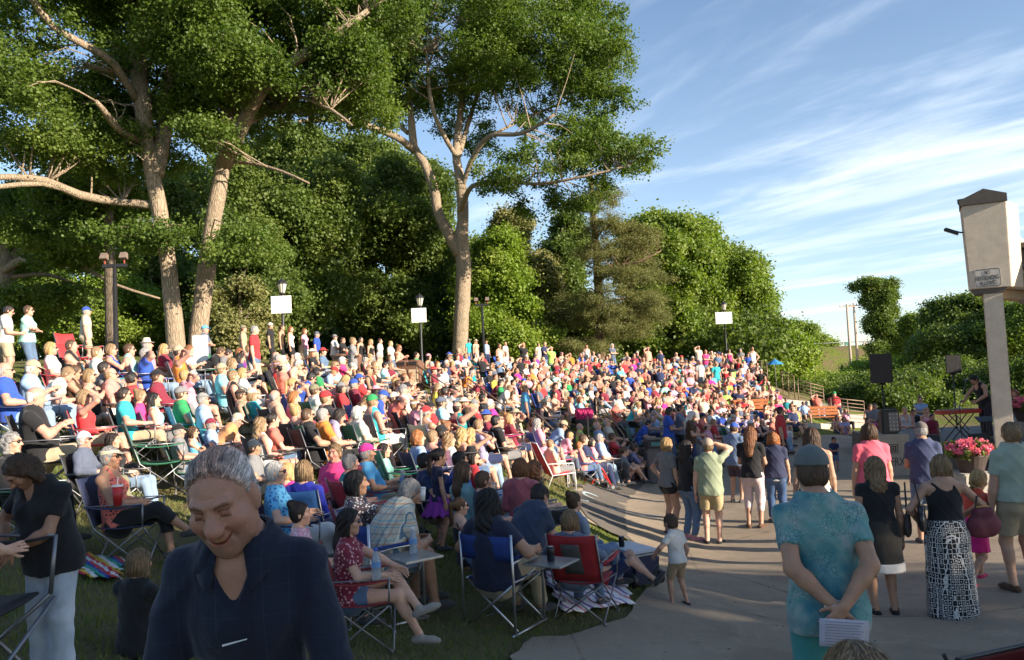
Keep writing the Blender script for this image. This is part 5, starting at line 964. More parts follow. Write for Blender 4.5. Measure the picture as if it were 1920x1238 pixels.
def head_mesh(J, h, sex, smile=0, stubble=0, hsc=1.):
    c = J['hc']; H = J['H']; hd = h < .008; r = .17; F = Fld(c-r*v3(.8, .9, 1.1), c+r*v3(.8, .9, 1.), h)
    x, w, u = H[:, 0], H[:, 1], H[:, 2]; q = lambda a, b, d: c+a*x+b*w+d*u
    for p, k in headprims(J, hd, sex): F.prim(p, k)
    nk = .05 if sex == 'f' else .058+.008*smile
    F.prim(cone(J['nb'], c-.04*u-.01*w, nk, nk-.004), .03)
    if smile:
        F.prim(ell(q(0, .016, -.056), (.069, .068, .068), H.T), .03); F.prim(ball(q(0, .060, -.103), .026), .03); F.prim(cone(q(0, .086, .010), q(0, .106, -.022), .0125, .0185), .012)
        for s in (-1, 1): F.prim(ball(q(s*.018, .093, -.027), .0125), .008); F.prim(ell(q(s*.079, -.010, -.008), (.012, .022, .038), H.T), .008); F.prim(cone(q(s*.02, .080, .0), q(s*.045, .068, -.004), .008, .007), .008)
    if hd:
        for s in (-1, 1): F.prim(ball(q(s*.031, .098, .012), .0145), .012, 's'); F.prim(ell(q(s*.031, .073, .011), (.0155, .0135, .012), H.T), .004)
        m_ = .016 if not smile else .020; zc = lambda a: -.0625 if not smile else -.069+(a/.036)**2*.024; [F.prim(cone(q(s*a0, .095-a0*a0*9, zc(a0)), q(s*a1, .095-a1*a1*9, zc(a1)), .0034, .0034), .003, 's') for s in (-1, 1) for a0, a1 in (((0, m_),) if not smile else ((0, .012), (.012, .024), (.024, .034)))]
        if smile:
            for s in (-1, 1):
                F.prim(ball(q(s*.043, .066, -.022), .020), .014)
                F.prim(cone(q(s*.025, .094, -.028), q(s*.038, .080, -.062), .0045, .004), .010, 's')
                for a in range(3): F.prim(cone(q(s*.050, .072, .014-.007*a), q(s*.066, .050, .024-.014*a), .0018, .001), .003, 's')
            for a in range(3): F.prim(cone(q(-.035, .083, .052+.011*a), q(.035, .083, .054+.011*a), .0022, .0022), .008, 's')
    V, Q = F.out(); C = np.ones((len(V), 3))
    if hd and len(V):
        d = (V-c) @ H; X = np.abs(d[:, 0]); Y = d[:, 1]; Z = d[:, 2]; fr = Y > .05
        if smile: C[fr & (X < .033) & (np.abs(Z+.069-(X/.036)**2*.024) < .0075-.12*X) & (Y > .06)] *= (.85, .52, .50)
        else: C[fr & (X < .024) & (Z < -.049) & (Z > -.075) & (Y > .078)] *= (.85, .52, .50)
        C[fr & (X < (.034 if smile else .021)) & (np.abs(Z+(.0625 if not smile else .069-(X/.036)**2*.024)) < .0026)] = (.25, .10, .08)
        C[fr & (X > .014) & (X < .047) & (np.abs(Z-.036+((X-.032)**2)*14) < .0048)] = (.42, .36, .32) if smile else (.32, .25, .2)
        e = fr & (np.hypot(X-.031, (Z-.011)*1.5) < .0125); C[e] = (1.15, 1.25, 1.4); C[fr & (np.hypot(X-.031, Z-.010) < .0062)] = (.12, .10, .09)
        if smile: C[e] = (.82, .72, .70); C[fr & (X > .017) & (X < .045) & (np.abs(Z-.004+((X-.031)**2)*10) < .0016)] = (.12, .09, .08)
        C[fr & (X > .016) & (X < .046) & (np.abs(Z-.0205+((X-.031)**2)*12) < .002)] = (.3, .22, .2)
        ck = np.exp(-(((X-.045)/.022)**2+((Z+.02)/.02)**2))*fr; C *= 1-ck[:, None]*np.array([0, .16, .14]); ns = np.exp(-((X/.015)**2+((Z+.02)/.014)**2))*fr; C *= 1-ns[:, None]*np.array([0, .14, .12])
        if stubble: C[(Z < -.05) & (Y > 0) & (X < .06) & ~((X < .024) & (Z > -.075))] *= (.78, .8, .82)
    if hsc != 1: V = J['hb']+(V-J['hb'])*hsc; J['hc'] = J['hb']+(J['hc']-J['hb'])*hsc; J['hsc'] = hsc
    return V, Q, C
def hand_prims(J, n, curl, sp=1., inw=None):
    sd = -1 if n == 'l' else 1; wr = J['wr'+n]; d = J['hd'+n]
    pn = inw if inw is not None else v3(-sd, .0, -.25)           # palm normal
    pn = nrm(pn-(pn@d)*d); lat = np.cross(d, pn)*(-sd); lat = nrm(lat)  # towards thumb
    L = [(cone(wr-d*.03, wr+d*.015, .025, .024, pn, .8), .01), (cone(wr+d*.02+lat*.012, wr+d*.08+lat*.020, .020, .016, pn, .62), .014), (cone(wr+d*.02-lat*.012, wr+d*.075-lat*.022, .020, .015, pn, .62), .014)]
    for i, (o, ln) in enumerate(((.030, .070), (.010, .078), (-.010, .072), (-.029, .056))):
        b = wr+d*(.086-.004*abs(i-1))+lat*o; c1 = curl*(.9+.12*i); dd = d
        for j, (seg, r) in enumerate(((.42, .0090), (.32, .0080), (.26, .0072))):
            a = c1*(.45, 1.0, .7)[j]; ax_ = np.cross(pn, d); dd = nrm(dd*math.cos(a)+np.cross(ax_, dd)*(-math.sin(a))*-1) if False else nrm(dd*math.cos(a)+pn*math.sin(a)*1.0 if j == 0 else dd*math.cos(a)+nrm(pn-(pn@dd)*dd)*math.sin(a))
            dd = nrm(dd+lat*.06*sp*(1.5-i)*(j == 0)); e = b+dd*ln*seg; L.append((cone(b, e, r, r*.93), .004)); b = e
    b = wr+d*.03+lat*.026+pn*.006; e = b+nrm(d*.75+lat*.75+pn*.35)*.042; L.append((cone(b, e, .0125, .0095), .01)); L.append((cone(e, e+nrm(d*.95+lat*.25+pn*.4*(1+curl))*.032, .0095, .0078), .005))
    return L
def hand_mesh(J, n, h, curl=.35, inw=None, sp=1.):
    wr = J['wr'+n]; d = J['hd'+n]; c = wr+d*.08; F = Fld(c-.125, c+.125, h)
    F.prim(cone(wr-(wr-J['el'+n])/.25*.06, wr, .031, .027), .01)
    for p, k in hand_prims(J, n, curl, sp, inw): F.prim(p, k)
    return F.out()
def body_meshes(po, sex='m', g=1., lod=1, top='tee', bot='pants', shoes=True, smile=0, infl=.016, hem=-.07, neck='round', curl=.35, seed=0., ins=None, need=('body', 'top', 'bot', 'shoes'), fatarm=1., hi=None, hsc=1., kid=0):
    h, hh, hf = {0: (.0125, .0042, .0042), 1: (.022, .0105, 0), 2: (.036, .018, 0)}[lod]
    if hi: h, hh, hf = hi
    J = skel(po); x, w, u = J['x'], J['w'], J['u']; P = J['P']; TR = torso(J, g, sex); ga = (1+(g-1)*.8)*fatarm*(.88 if sex == 'f' else 1.); gl = 1+(g-1)*.7
    pts = np.array([J[k] for k in ('P', 'nb', 'hc', 'ell', 'elr', 'wrl', 'wrr', 'knl', 'knr', 'anl', 'anr', 'shl', 'shr')]+[J['wr'+n]+J['hd'+n]*.16 for n in 'lr']+[J['an'+n]+J['fd'+n]*.18 for n in 'lr'])
    lo = pts.min(0)-.22*g; hi_ = pts.max(0)+.22*g; lo[2] = max(lo[2], -.02); hi_[2] = J['hc'][2]+.12 if lod else J['nb'][2]+.1
    hi_[2] = max(hi_[2], pts[:, 2].max()+.06)
    arm = {}; leg = {}
    for n in 'lr':
        s_, e_, w_ = J['sh'+n], J['el'+n], J['wr'+n]
        arm[n] = [cone(s_, e_, .051*ga, .040*ga), cone(e_, e_+(w_-e_)*.3, .040*ga, .041*ga), cone(e_+(w_-e_)*.3, w_, .041*ga, .026*ga)]
        a, k, b = J['hp'+n], J['kn'+n], J['an'+n]; sh = nrm(b-k); bk = nrm(-w+(w@sh)*sh)
        leg[n] = [cone(a, k, .086*gl, .056*gl), cone(k, b, .054*gl, .034*gl), cone(k+(b-k)*.22+bk*.018, k+(b-k)*.42+bk*.016, .045*gl, .043*gl)]
    def foot(n, inf=0.):
        a = J['an'+n]; d = J['fd'+n]; b = J['kn'+n]; up = nrm(v3(0, 0, 1)-(d[2])*d); s0 = a-up*.045
        return [cone(a, s0-d*.035, .034, .030), cone(s0-d*.04, s0+d*.12, .032+inf, .034+inf, up, .85), cone(s0+d*.11-up*.005, s0+d*.165-up*.008, .034+inf, .027+inf, up, .7)], s0, up
    out = {'J': J}
    if 'body' in need:
        F = Fld(lo, hi_, h)
        for p in TR: F.prim(p, .05, add=-.008 if top and top != 'tank' else 0)
        F.prim(cone(J['nb']-.02*J['u2'], J['hb']+.02*J['H'][:, 2], .054 if sex == 'm' else .047, .050 if sex == 'm' else .044), .03)
        for n in 'lr':
            for p in arm[n]: F.prim(p, .025)
            for p in leg[n]: F.prim(p, .03)
            for p in foot(n)[0]: F.prim(p, .02)
            if not hf:
                for p, k in hand_prims(J, n, curl): F.prim(p, .008, add=.004 if lod == 1 else .009)
        B = [F.out()]; B[0] = (*B[0], np.ones((len(B[0][0]), 3)))
        B.append(head_mesh(J, hh, sex, smile, stubble=smile, hsc=hsc))
        if hf:
            for n in 'lr':
                cv = curl if not isinstance(curl, dict) else curl[n]
                B.append(hand_mesh(J, n, hf, cv, None if not ins or n not in ins else v3(*ins[n])))
        out['body'] = join(B)
    if 'top' in need and top:
        F = Fld(lo, np.minimum(hi_, J['nb']+v3(.5, .5, .1)), h)
        tl = {'tee': .62, 'tank': 0, 'cap': .3, 'long': 2, 'polo': .66}[top]; add = infl if top != 'tank' else .010
        for p in TR: F.prim(p, .05 if p[4] > .06 else .03, add=add if p[4] > .06 else add*.45)
        F.prim(cone(P+(hem-.02)*u, P+.05*u, (.160 if sex == 'm' else .168)*g+add, .152*g+add, w, .80), .05)
        for n in 'lr':
            if tl:
                s_, e_, w_ = J['sh'+n], J['el'+n], J['wr'+n]; t = min(tl, 1); d = nrm(e_-s_)
                if tl < 2: F.prim(cone(s_, s_+(e_-s_)*(t+.12), .051*ga+.006, .046*ga+(.010 if lod == 0 else .016), cut=(s_+(e_-s_)*t, d)), .03)
                else: F.prim(cone(s_, e_, .056*ga+.012, .046*ga+.016), .03); d2 = nrm(w_-e_); F.prim(cone(e_, w_+d2*.03, .046*ga+.016, .036*ga+.010, cut=(w_-d2*.005, d2)), .02)
        F.plane(P+hem*u, -u)
        if lod < 2: F.wrinkle(.004 if lod == 0 else .006, .62, seed)
        if lod == 0: F.folds(.011, P, seed)
        u2, w2, nb, x2 = J['u2'], J['w2'], J['nb'], J['x2']
        if top == 'tank':
            for sd, n in ((-1, 'l'), (1, 'r')): F.prim(cone(J['sh'+n]+sd*.03*x2-.03*u2, J['sh'+n]+sd*.05*x2+.08*u2, .078, .08), .01, 's')
            F.prim(ell(nb+.07*w2-.02*u2, (.075, .08, .12)), .01, 's'); F.prim(ell(nb-.09*w2+.0*u2, (.08, .07, .09)), .01, 's')
        elif neck == 'round': F.prim(cone(nb+.02*w2-.005*u2, nb+.10*u2+.02*w2, .066, .085), .01, 's')
        elif neck == 'v': F.prim(cone(nb+.02*w2, nb+.1*u2, .062, .08), .01, 's'); F.prim(cone(nb+.10*w2-.01*u2, nb+.13*w2-.14*u2, .055, .006), .008, 's')
        elif neck == 'scoopback': F.prim(cone(nb+.02*w2, nb+.1*u2, .07, .1), .01, 's'); F.prim(ell(nb-.1*w2-.01*u2, (.085, .08, .11)), .01, 's')
        out['top'] = F.out()
    if 'bot' in need and bot:
        F = Fld(lo, v3(hi_[0], hi_[1], max(P[2]+.32, J['knl'][2]+.15, J['knr'][2]+.15)), h); bi = .011
        for p in TR[:1]+[q for q in TR if q[0] == 'c' and np.linalg.norm(q[1]-q[2]) < .001 and q[3] >= .084 and np.linalg.norm(q[1]-P) < .12]: F.prim(p, .04, add=bi)
        if bot in ('skirt', 'maxi'):
            hz = {'skirt': .50, 'maxi': .03}[bot]; rr = {'skirt': .205, 'maxi': .235}[bot]*g; o = v3(P[0], P[1], hz); F.prim(cone(P+.02*u, P-.1*u, .165*g+bi, .182*g+bi, w, .82), .05); F.prim(cone(P-.08*u, v3(P[0], P[1]-.01, hz-.03), .182*g+bi, rr, v3(0, 1, 0), .85), .05); F.plane(o, v3(0, 0, -1)); F.wrinkle(.004, .4, seed)
            X, Y, Z = F.ax[0][:, None, None], F.ax[1][None, :, None], F.ax[2][None, None, :]; th = np.arctan2(Y-P[1], X-P[0]); F.F = F.F+(.010*np.sin(9*th+2*np.sin(3*th+seed))*np.clip((P[2]-.1-Z)*1.6, 0, 1)).astype(np.float32)
        else:
            tt = {'hot': .38, 'shorts': .82, 'capri': 1.5, 'pants': 1.93}[bot]
            for n in 'lr':
                a, k, b = J['hp'+n], J['kn'+n], J['an'+n]; d = nrm(k-a); e = k if tt > 1 else a+(k-a)*(tt+.1)
                r2 = .056*gl+.016 if tt > 1 else .068*gl+.02; F.prim(cone(a, e, .088*gl+bi, r2, cut=None if tt > 1 else (a+(k-a)*tt, d)), .04)
                if tt > 1: d2 = nrm(b-k); e2 = k+(b-k)*(tt-1); F.prim(cone(k, e2+d2*.05, .056*gl+.016, .050*gl+.006, cut=(e2, d2)), .03)
            if lod < 2: F.wrinkle(.005, .75, seed+2)
        F.plane(P+(.09 if sex == 'm' else .11)*u, u); out['bot'] = F.out()
    if 'shoes' in need and shoes:
        B = []
        for n in 'lr':
            fp, s0, up = foot(n, .006); F = Fld(s0-.22, s0+.24, h*.75 if lod < 2 else .03)
            for p in fp[1:]: F.prim(p, .02, add=.004)
            if shoes != 'flat': F.prim(cone(s0+up*.02, s0+up*.045, .042, .040), .02)
            else: F.plane(s0+up*.005, up)
            B.append(F.out())
        out['shoes'] = B
    return out
# ------------------------------------------------ hair, hats, glasses (in head frame: x right, y forward, z up)
def hair_mesh(style, h, J=None, long_to=.34, hi=0):
    'returned in head-local coordinates; gravity follows -z of the local frame unless J is given'
    g = v3(0, 0, -1) if J is None else J['H'].T @ v3(0, 0, -1)
    lo = v3(-.14, -.17, -.16); hi_ = v3(.14, .13, .15)
    if style in ('long', 'longwavy', 'pony', 'braid'): e = v3(0, -.06, 0)+g*(long_to+.05); lo = np.minimum(lo, e-.13); hi_ = np.maximum(hi_, e+.13)
    F = Fld(lo, hi_, h); hull = ell((0, -.014, .030), (.083, .101, .094))
    if style == 'bald': hull = ell((0, -.016, .026), (.079, .098, .085))
    if style in ('sweep', 'thin'): hull = ell((0, -.016, .028), (.0785, .096, .0885))
    if style == 'buzz': hull = ell((0, -.013, .029), (.077, .0955, .089))
    F.prim(hull, .01)
    if style in ('short', 'bald', 'spiky', 'buzz', 'sweep', 'thin'): F.prim(ell((0, -.03, -.02), (.080, .072, .075)), .02)
    if style == 'spiky': F.prim(ell((0, -.0, .07), (.07, .075, .06)), .02)
    if style in ('sweep', 'thin'): F.prim(ell((0, -.02, .066), (.070, .080, .054)), .02)
    if style in ('bob', 'curly', 'long', 'longwavy'):
        k = .012 if style == 'curly' else 0
        F.prim(ell((0, -.024, -.02), (.096+k, .096+k, .125)), .02)
        for s in (-1, 1): F.prim(cone((s*.075, .0, .02), (s*.078, -.01, -.10), .030+k, .034+k), .02)
    if style in ('long', 'longwavy'):
        e = v3(0, -.075, -.02)+g*long_to; F.prim(cone((0, -.05, -.02), v3(0, -.085, -.02)+g*long_to*.5, .085, .088, v3(0, 1, 0), .7), .03); F.prim(cone(v3(0, -.085, -.02)+g*long_to*.5, e, .088, .058, v3(0, 1, 0), .6), .03)
    if style == 'pony': F.prim(ball((0, -.115, .04), .03), .02); F.prim(cone((0, -.125, .03), v3(0, -.13, .02)+g*long_to*.7, .032, .018), .02)
    if style == 'braid': 
        F.prim(ell((0, -.03, -.02), (.080, .075, .08)), .02)
        for i in range(7): F.prim(ball(v3(.012*(-1)**i, -.10, -.03)+g*(.035*i), .026-.0015*i), .008)
    if style == 'bun': F.prim(ell((0, -.03, -.02), (.080, .072, .075)), .02); F.prim(ball((0, -.085, .105), .045), .02)
    ax = F.ax; X, Y, Z = ax[0][:, None, None], ax[1][None, :, None], ax[2][None, None, :]
    th = np.arctan2(X, Y+.02)
    if style in ('curly', 'spiky'): F.F = F.F+(.010*np.sin(60*X+2*np.sin(40*Z))*np.sin(65*Z+20*Y)*np.sin(55*Y+3)).astype(np.float32)
    elif style == 'longwavy': F.F = F.F+(.008*np.sin(9*th+6*np.sin(16*Z))+.004*np.sin(31*th+5*Z+4*np.sin(22*Z))).astype(np.float32)
    elif style in ('long', 'bob'): F.F = F.F+(.0035*np.sin(26*th+9*Z)+.003*np.sin(11*th+3*np.sin(20*Z))).astype(np.float32)
    elif style == 'sweep': F.F = F.F+(.0012*np.sin(260*X+5*np.sin(22*Y))*(Z > .04)+.0012*np.sin(210*Z+40*Y)*(Z <= .04)).astype(np.float32)
    else: F.F = F.F+(.002*np.sin(60*X+8*np.sin(9*Y))).astype(np.float32)
    o = {'bald': .0, 'buzz': .028, 'sweep': .004, 'thin': .004}.get(style, .031); lim = {'bob': -.125, 'curly': -.12, 'long': -9, 'longwavy': -9, 'pony': -9, 'braid': -9}.get(style, -.082)
    pl = .90*Y-.43*Z-o
    if style in ('bob', 'curly', 'long', 'longwavy'): pl = np.where(Z < .0, .97*Y-.012+.1*Z*0, pl); pl = np.maximum(pl, -9)
    if style in ('long', 'longwavy'): pl = np.where(Z < -.14, -.05, pl)
    F.F = np.maximum(F.F, pl.astype(np.float32))
    if lim > -5: F.F = np.maximum(F.F, (lim-Z).astype(np.float32)+0*F.F)
    if style == 'bald': F.F = np.maximum(F.F, (Z-.045+0*F.F))
    if style == 'thin': F.prim(ell((0, .035, .118), (.054, .095, .066)), .012, 's')
    if style in ('sweep', 'thin'):
        F.prim(ell((0, .096, .052), (.063, .080, .055)), .006, 's')
        for s in (-1, 1): F.prim(ball((s*.050, .070, .062), .026), .008, 's')
    fc = ell((0, .05, -.05), (.060, .075, .09)); F.prim(fc, .004, 's')                       # keep the face and neck clear
    if style in ('long', 'longwavy', 'bob', 'curly'): F.prim(cone((0, .01, -.06), (0, .01, -.2), .050, .055), .01, 's')
    return F.out()
def hat_mesh(style, h):
    F = Fld((-.2, -.2, -.02), (.2, .24, .19), h)
    if style == 'cap':
        F.prim(ell((0, -.014, .040), (.089, .107, .098)), .01); F.plane(v3(0, 0, .038), v3(0, .18, -1)); F.prim(cone((0, .075, .046), (0, .150, .030), .074, .055, v3(0, 0, 1), .09), .008); F.prim(ball((0, -.014, .139), .008), .004)
    elif style == 'visor':
        F.prim(ell((0, -.014, .040), (.087, .105, .10)), .01); F.plane(v3(0, 0, .04), v3(0, .15, -1)); F.plane(v3(0, 0, .075), v3(0, 0, 1)); F.prim(cone((0, .075, .05), (0, .145, .035), .07, .055, v3(0, 0, 1), .1), .008)
    elif style == 'sunhat':
        F.prim(ell((0, -.014, .060), (.088, .105, .085)), .01); F.plane(v3(0, 0, .05), v3(0, 0, -1)); F.prim(ell((0, -.01, .052), (.165, .18, .014)), .02)
    elif style == 'fedora':
        F.prim(cone((0, -.014, .05), (0, -.014, .105), .094, .076, v3(1, 0, 0), .88), .01); F.plane(v3(0, 0, .05), v3(0, 0, -1)); F.plane(v3(0, 0, .155), v3(0, 0, 1)); F.prim(ell((0, -.005, .052), (.14, .155, .010)), .01)
    return F.out()
def glasses_mesh(h):
    F = Fld((-.09, -.03, -.02), (.09, .115, .04), h)
    for s in (-1, 1): F.prim(ell((s*.032, .091, .010), (.027, .011, .020)), .004); F.prim(cone((s*.058, .082, .018), (s*.079, -.005, .012), .0045, .0045), .003)
    F.prim(cone((-.02, .098, .017), (.02, .098, .017), .005, .005), .003)
    return F.out()
HAIRC = {}
def acc_mesh(kind, style, lod):
    key = (kind, style, lod)
    if key not in HAIRC:
        hh = {0: .0065, 1: .012, 2: .02}[lod]
        if kind == 'hair': V, F = hair_mesh(style, hh)
        elif kind == 'hat': V, F = hat_mesh(style, hh*.8)
        else: V, F = glasses_mesh({0: .0045, 1: .0075, 2: .013}[lod])
        C = np.ones((len(V), 3))
        if kind == 'hair' and lod == 0: V0, F0 = (V, F) if style != 'sweep' else hair_mesh('thin', hh); V, F, C = join([(V0, F0, np.ones((len(V0), 3))*.8), strands(V, F, style, 5200 if style == 'sweep' else 2600)])
        if style == 'sweep': t = np.maximum(np.clip((V[:, 2]-.055)/.035, 0, 1)[:, None]*np.clip(1.25-np.abs(V[:, 0:1])/.075, 0, 1), .9*np.clip((.9*V[:, 1:2]-.43*V[:, 2:3]+.022)/.022, 0, 1)*(V[:, 2:3] > .03)); C = C*(np.array([[1.35, 1.35, 1.38]])*(1-t)+np.array([[1.15, .72, .55]])*t)
        HAIRC[key] = mesh_np(kind+'_'+style, V, F, C)
    return HAIRC[key]
def head_matrix(J):
    H, c = J['H']*J.get('hsc', 1.), J['hc']; return Matrix(((H[0][0], H[0][1], H[0][2], c[0]), (H[1][0], H[1][1], H[1][2], c[1]), (H[2][0], H[2][1], H[2][2], c[2]), (0, 0, 0, 1)))
from mathutils.bvhtree import BVHTree
def strands(V, Q, style, n, seed=1):
    g = random.Random(seed); bv = BVHTree.FromPolygons([tuple(v) for v in V], [tuple(f) for f in Q]); P = []; F = []; C = []
    comb = {'sweep': (0, -1, .12), 'short': (0, -.5, -1), 'buzz': (0, -.4, -1), 'bald': (0, -.5, -1), 'spiky': (0, 0, 1), 'long': (0, -.1, -1), 'longwavy': (0, -.1, -1), 'bob': (0, -.1, -1), 'bun': (0, -.8, .5), 'pony': (0, -1, .15), 'braid': (0, -1, -.5), 'curly': None}[style]; ln = {'short': .035, 'buzz': .014, 'bald': .025, 'spiky': .05, 'sweep': .075, 'curly': .04}.get(style, .10); w0 = .0016
    for _ in range(n):
        f = Q[g.randrange(len(Q))]; p = Vector(V[f[0]])*.5+Vector(V[f[2]])*.5; co, nn, *_r = bv.find_nearest(p)
        if co is None: continue
        if (p.z > .06 or style == 'sweep') and comb and style not in ('sweep', 'spiky', 'bun', 'pony'): c = Vector((p.x*6, -.4 if p.y < .03 else .3, -.5-max(0, .1-p.z)*8))
        else: c = Vector(comb) if comb else Vector((g.gauss(0, 1), g.gauss(0, 1), g.gauss(0, 1)-.3))
        c = c+Vector((g.gauss(0, .16), g.gauss(0, .12), g.gauss(0, .12))); k = 4; L = ln*g.uniform(.6, 1.3); pts = []; lift = g.uniform(.0006, .0035)
        for i in range(k+1):
            co, nn, *_r = bv.find_nearest(p)
            if co is None: break
            t = c-nn*c.dot(nn)
            if t.length < 1e-4: break
            t.normalize(); e = lift*(.3+i/k*1.4); pts.append((co+nn*e, t.cross(nn))); p = co+t*L/k
            if style == 'curly': c = c+Vector((g.gauss(0, .6), g.gauss(0, .6), g.gauss(0, .6)))
        if len(pts) < 3: continue
        b = len(P); m = len(pts); col = g.uniform(.45, 1.7)
        for i, (q, sd) in enumerate(pts): w = w0*(1-.75*i/(m-1)); P += [q-sd*w, q+sd*w]; C += [(col, col, col)]*2
        F += [(b+2*i, b+2*i+1, b+2*i+3, b+2*i+2) for i in range(m-1)]
    return np.array(P, float), np.array(F, int), np.array(C, float)
def add_acc(root, J, kind, style, lod, mat, color, name):
    me = acc_mesh(kind, style, lod); o = link(name, me, mat, root, color=color); o.matrix_local = head_matrix(J); return o
SKIN = {'fair': (.62, .36, .25), 'tan': (.45, .26, .175), 'red': (.55, .29, .21), 'dark': (.20, .10, .06), 'ruddy': (.42, .22, .15), 'mid': (.42, .23, .145)}
HAIR = {'grey': (.30, .29, .28), 'white': (.55, .53, .50), 'blonde': (.42, .27, .11), 'brown': (.085, .045, .022), 'dark': (.022, .014, .011), 'black': (.012, .010, .010), 'auburn': (.22, .085, .03), 'red': (.35, .13, .04), 'sandy': (.25, .16, .08)}
# ------------------------------------------------ poses
SITB = dict(pel=(0, -.10, .48), lean=-16, bend=8, hp=8, fl=(-.12, .40, .085), fr=(.13, .44, .085), kl=(-.12, 1, .6), kr=(.12, 1, .6))
def S_(**k): d = dict(SITB); d.update(k); return d
POSE = {
 'lap': S_(hl=(-.07, .06, .64), hr=(.08, .08, .65), dl=(.5, 1, -.2), dr=(-.5, 1, -.2)),
 'arms': S_(hl=(-.28, .10, .68), hr=(.28, .12, .68), dl=(0, 1, -.1), dr=(0, 1, -.1)),
 'shade': S_(hl=(-.08, .08, .64), hr=(.10, -.08, 1.17), er=(1, .5, -.3), dr=(-1, .1, .1), dl=(.5, 1, -.2)),
 'cross': S_(hl=(.12, .02, .82), hr=(-.12, .0, .80), el=(-1, .3, -.6), er=(1, .3, -.6), dl=(1, .2, .1), dr=(-1, .2, .1)),
 'legs': S_(fr=(-.16, .56, .30), kr=(.25, 1, .9), tr=(-.2, 1, .1), hl=(-.12, .08, .64), hr=(.10, .16, .66), dl=(.5, 1, -.2), dr=(-.4, 1, -.2)),
 'phone': S_(hp=22, hl=(-.06, .08, .80), hr=(.06, .09, .80), dl=(.3, 1, .4), dr=(-.3, 1, .4), el=(-1, 0, -.8), er=(1, 0, -.8)),
 'fwd': S_(lean=20, bend=14, hp=-8, pel=(0, -.04, .48), hl=(-.10, .40, .62), hr=(.10, .42, .62), dl=(.7, .7, 0), dr=(-.7, .7, 0)),
 'stretch': S_(lean=-24, fl=(-.10, .66, .085), fr=(.10, .70, .085), hl=(-.06, .16, .66), hr=(.06, .18, .66), tl=(-.2, 1, .6), tr=(.2, 1, .6), dl=(.6, 1, -.2), dr=(-.6, 1, -.2)),
 'clap': S_(hl=(-.035, .06, .88), hr=(.035, .07, .89), dl=(.2, .8, .6), dr=(-.2, .8, .6), el=(-1, 0, -.8), er=(1, 0, -.8)),
 'look': S_(hy=-38, hl=(-.10, .08, .64), hr=(.28, .10, .68), dl=(.5, 1, -.2), dr=(0, 1, -.1)),
 'st': dict(hl=(-.25, .03, .80), hr=(.25, .05, .80)), 'stx': dict(hl=(.13, .20, 1.16), hr=(-.13, .18, 1.14), el=(-1, .2, -.6), er=(1, .2, -.6), dl=(1, .1, .1), dr=(-1, .1, .1)),
 'sth': dict(hl=(-.20, .02, .98), el=(-1, -.3, 0), hr=(.25, .05, .80), dl=(.6, .5, -.4)), 'sts': dict(hl=(-.25, .02, .80), hr=(.11, .12, 1.63), er=(1, .6, .2), dr=(-1, .1, .1)),
 'stp': dict(hp=20, hl=(-.07, .27, 1.08), hr=(.08, .27, 1.08), dl=(.4, 1, .3), dr=(-.4, 1, .3)),
 'gnd': dict(pel=(0, -.15, .13), lean=-6, bend=10, fl=(-.14, .32, .085), fr=(.14, .36, .085), kl=(-.2, .2, 1), kr=(.2, .2, 1), hl=(-.10, .22, .42), hr=(.12, .24, .42), dl=(.5, 1, 0), dr=(-.5, 1, 0)),
}
CLR = {'white': (.58, .56, .53), 'black': (.018, .018, .02), 'navy': (.025, .035, .09), 'royal blue': (.03, .08, .38), 'light blue': (.26, .38, .58), 'aqua': (.25, .58, .66), 'teal': (.02, .24, .27), 'mint': (.30, .60, .50), 'green': (.03, .26, .09), 'lime': (.35, .65, .12), 'olive': (.20, .19, .12),
       'grey': (.20, .20, .205), 'slate': (.10, .12, .17), 'beige': (.48, .42, .31), 'red': (.48, .035, .04), 'maroon': (.20, .025, .045), 'pink': (.68, .30, .38), 'hot pink': (.66, .05, .20), 'coral': (.62, .16, .12), 'salmon': (.60, .24, .20), 'peach': (.56, .33, .23), 'orange': (.62, .20, .035), 'yellow': (.65, .55, .08),
       'lavender': (.36, .32, .50), 'purple': (.18, .04, .24), 'khaki': (.40, .33, .22), 'denim': (.10, .16, .26), 'light denim': (.22, .31, .42), 'dark brown': (.06, .035, .02), 'tan': (.42, .33, .22), 'cream': (.55, .49, .38), 'magenta': (.50, .03, .25), 'turquoise': (.04, .45, .48), 'skyblue': (.12, .42, .68)}
BODYC = {}
def get_body(pkey, sex, g, lod, top, bot, infl, seed, shoes=True, po=None, **k):
    key = (pkey, sex, g, lod, top, bot, infl, seed, shoes, str(sorted(k.items(), key=str)))
    if po is not None or key not in BODYC:
        b = body_meshes(po if po is not None else POSE[pkey], sex=sex, g=g, lod=lod, top=top, bot=bot, infl=infl, seed=seed, shoes=shoes, **k); o = {'J': b['J']}
        o['body'] = mesh_np('body', *b['body'][:2], b['body'][2])
        if 'shoes' in b: o['shoes'] = [mesh_np('shoe', *q, np.ones((len(q[0]), 3))) for q in b['shoes']]
        for n in ('top', 'bot'):
            if n in b and len(b[n][0]): o[n] = mesh_np(n, b[n][0], b[n][1], np.ones((len(b[n][0]), 3)))
        o['raw'] = b
        if po is not None: return o
        BODYC[key] = o
    return BODYC[key]
TOPN = {'tee': 'shirt', 'tank': 'tank_top', 'long': 'shirt', 'polo': 'polo_shirt', 'cap': 'blouse'}; BOTN = {'shorts': 'shorts', 'hot': 'shorts', 'pants': 'trousers', 'capri': 'trousers', 'skirt': 'skirt', 'maxi': 'long_skirt'}
PLACED = []
def rotz(v, a): c, s = math.cos(a), math.sin(a); return np.array([v[0]*c-v[1]*s, v[0]*s+v[1]*c, v[2]])
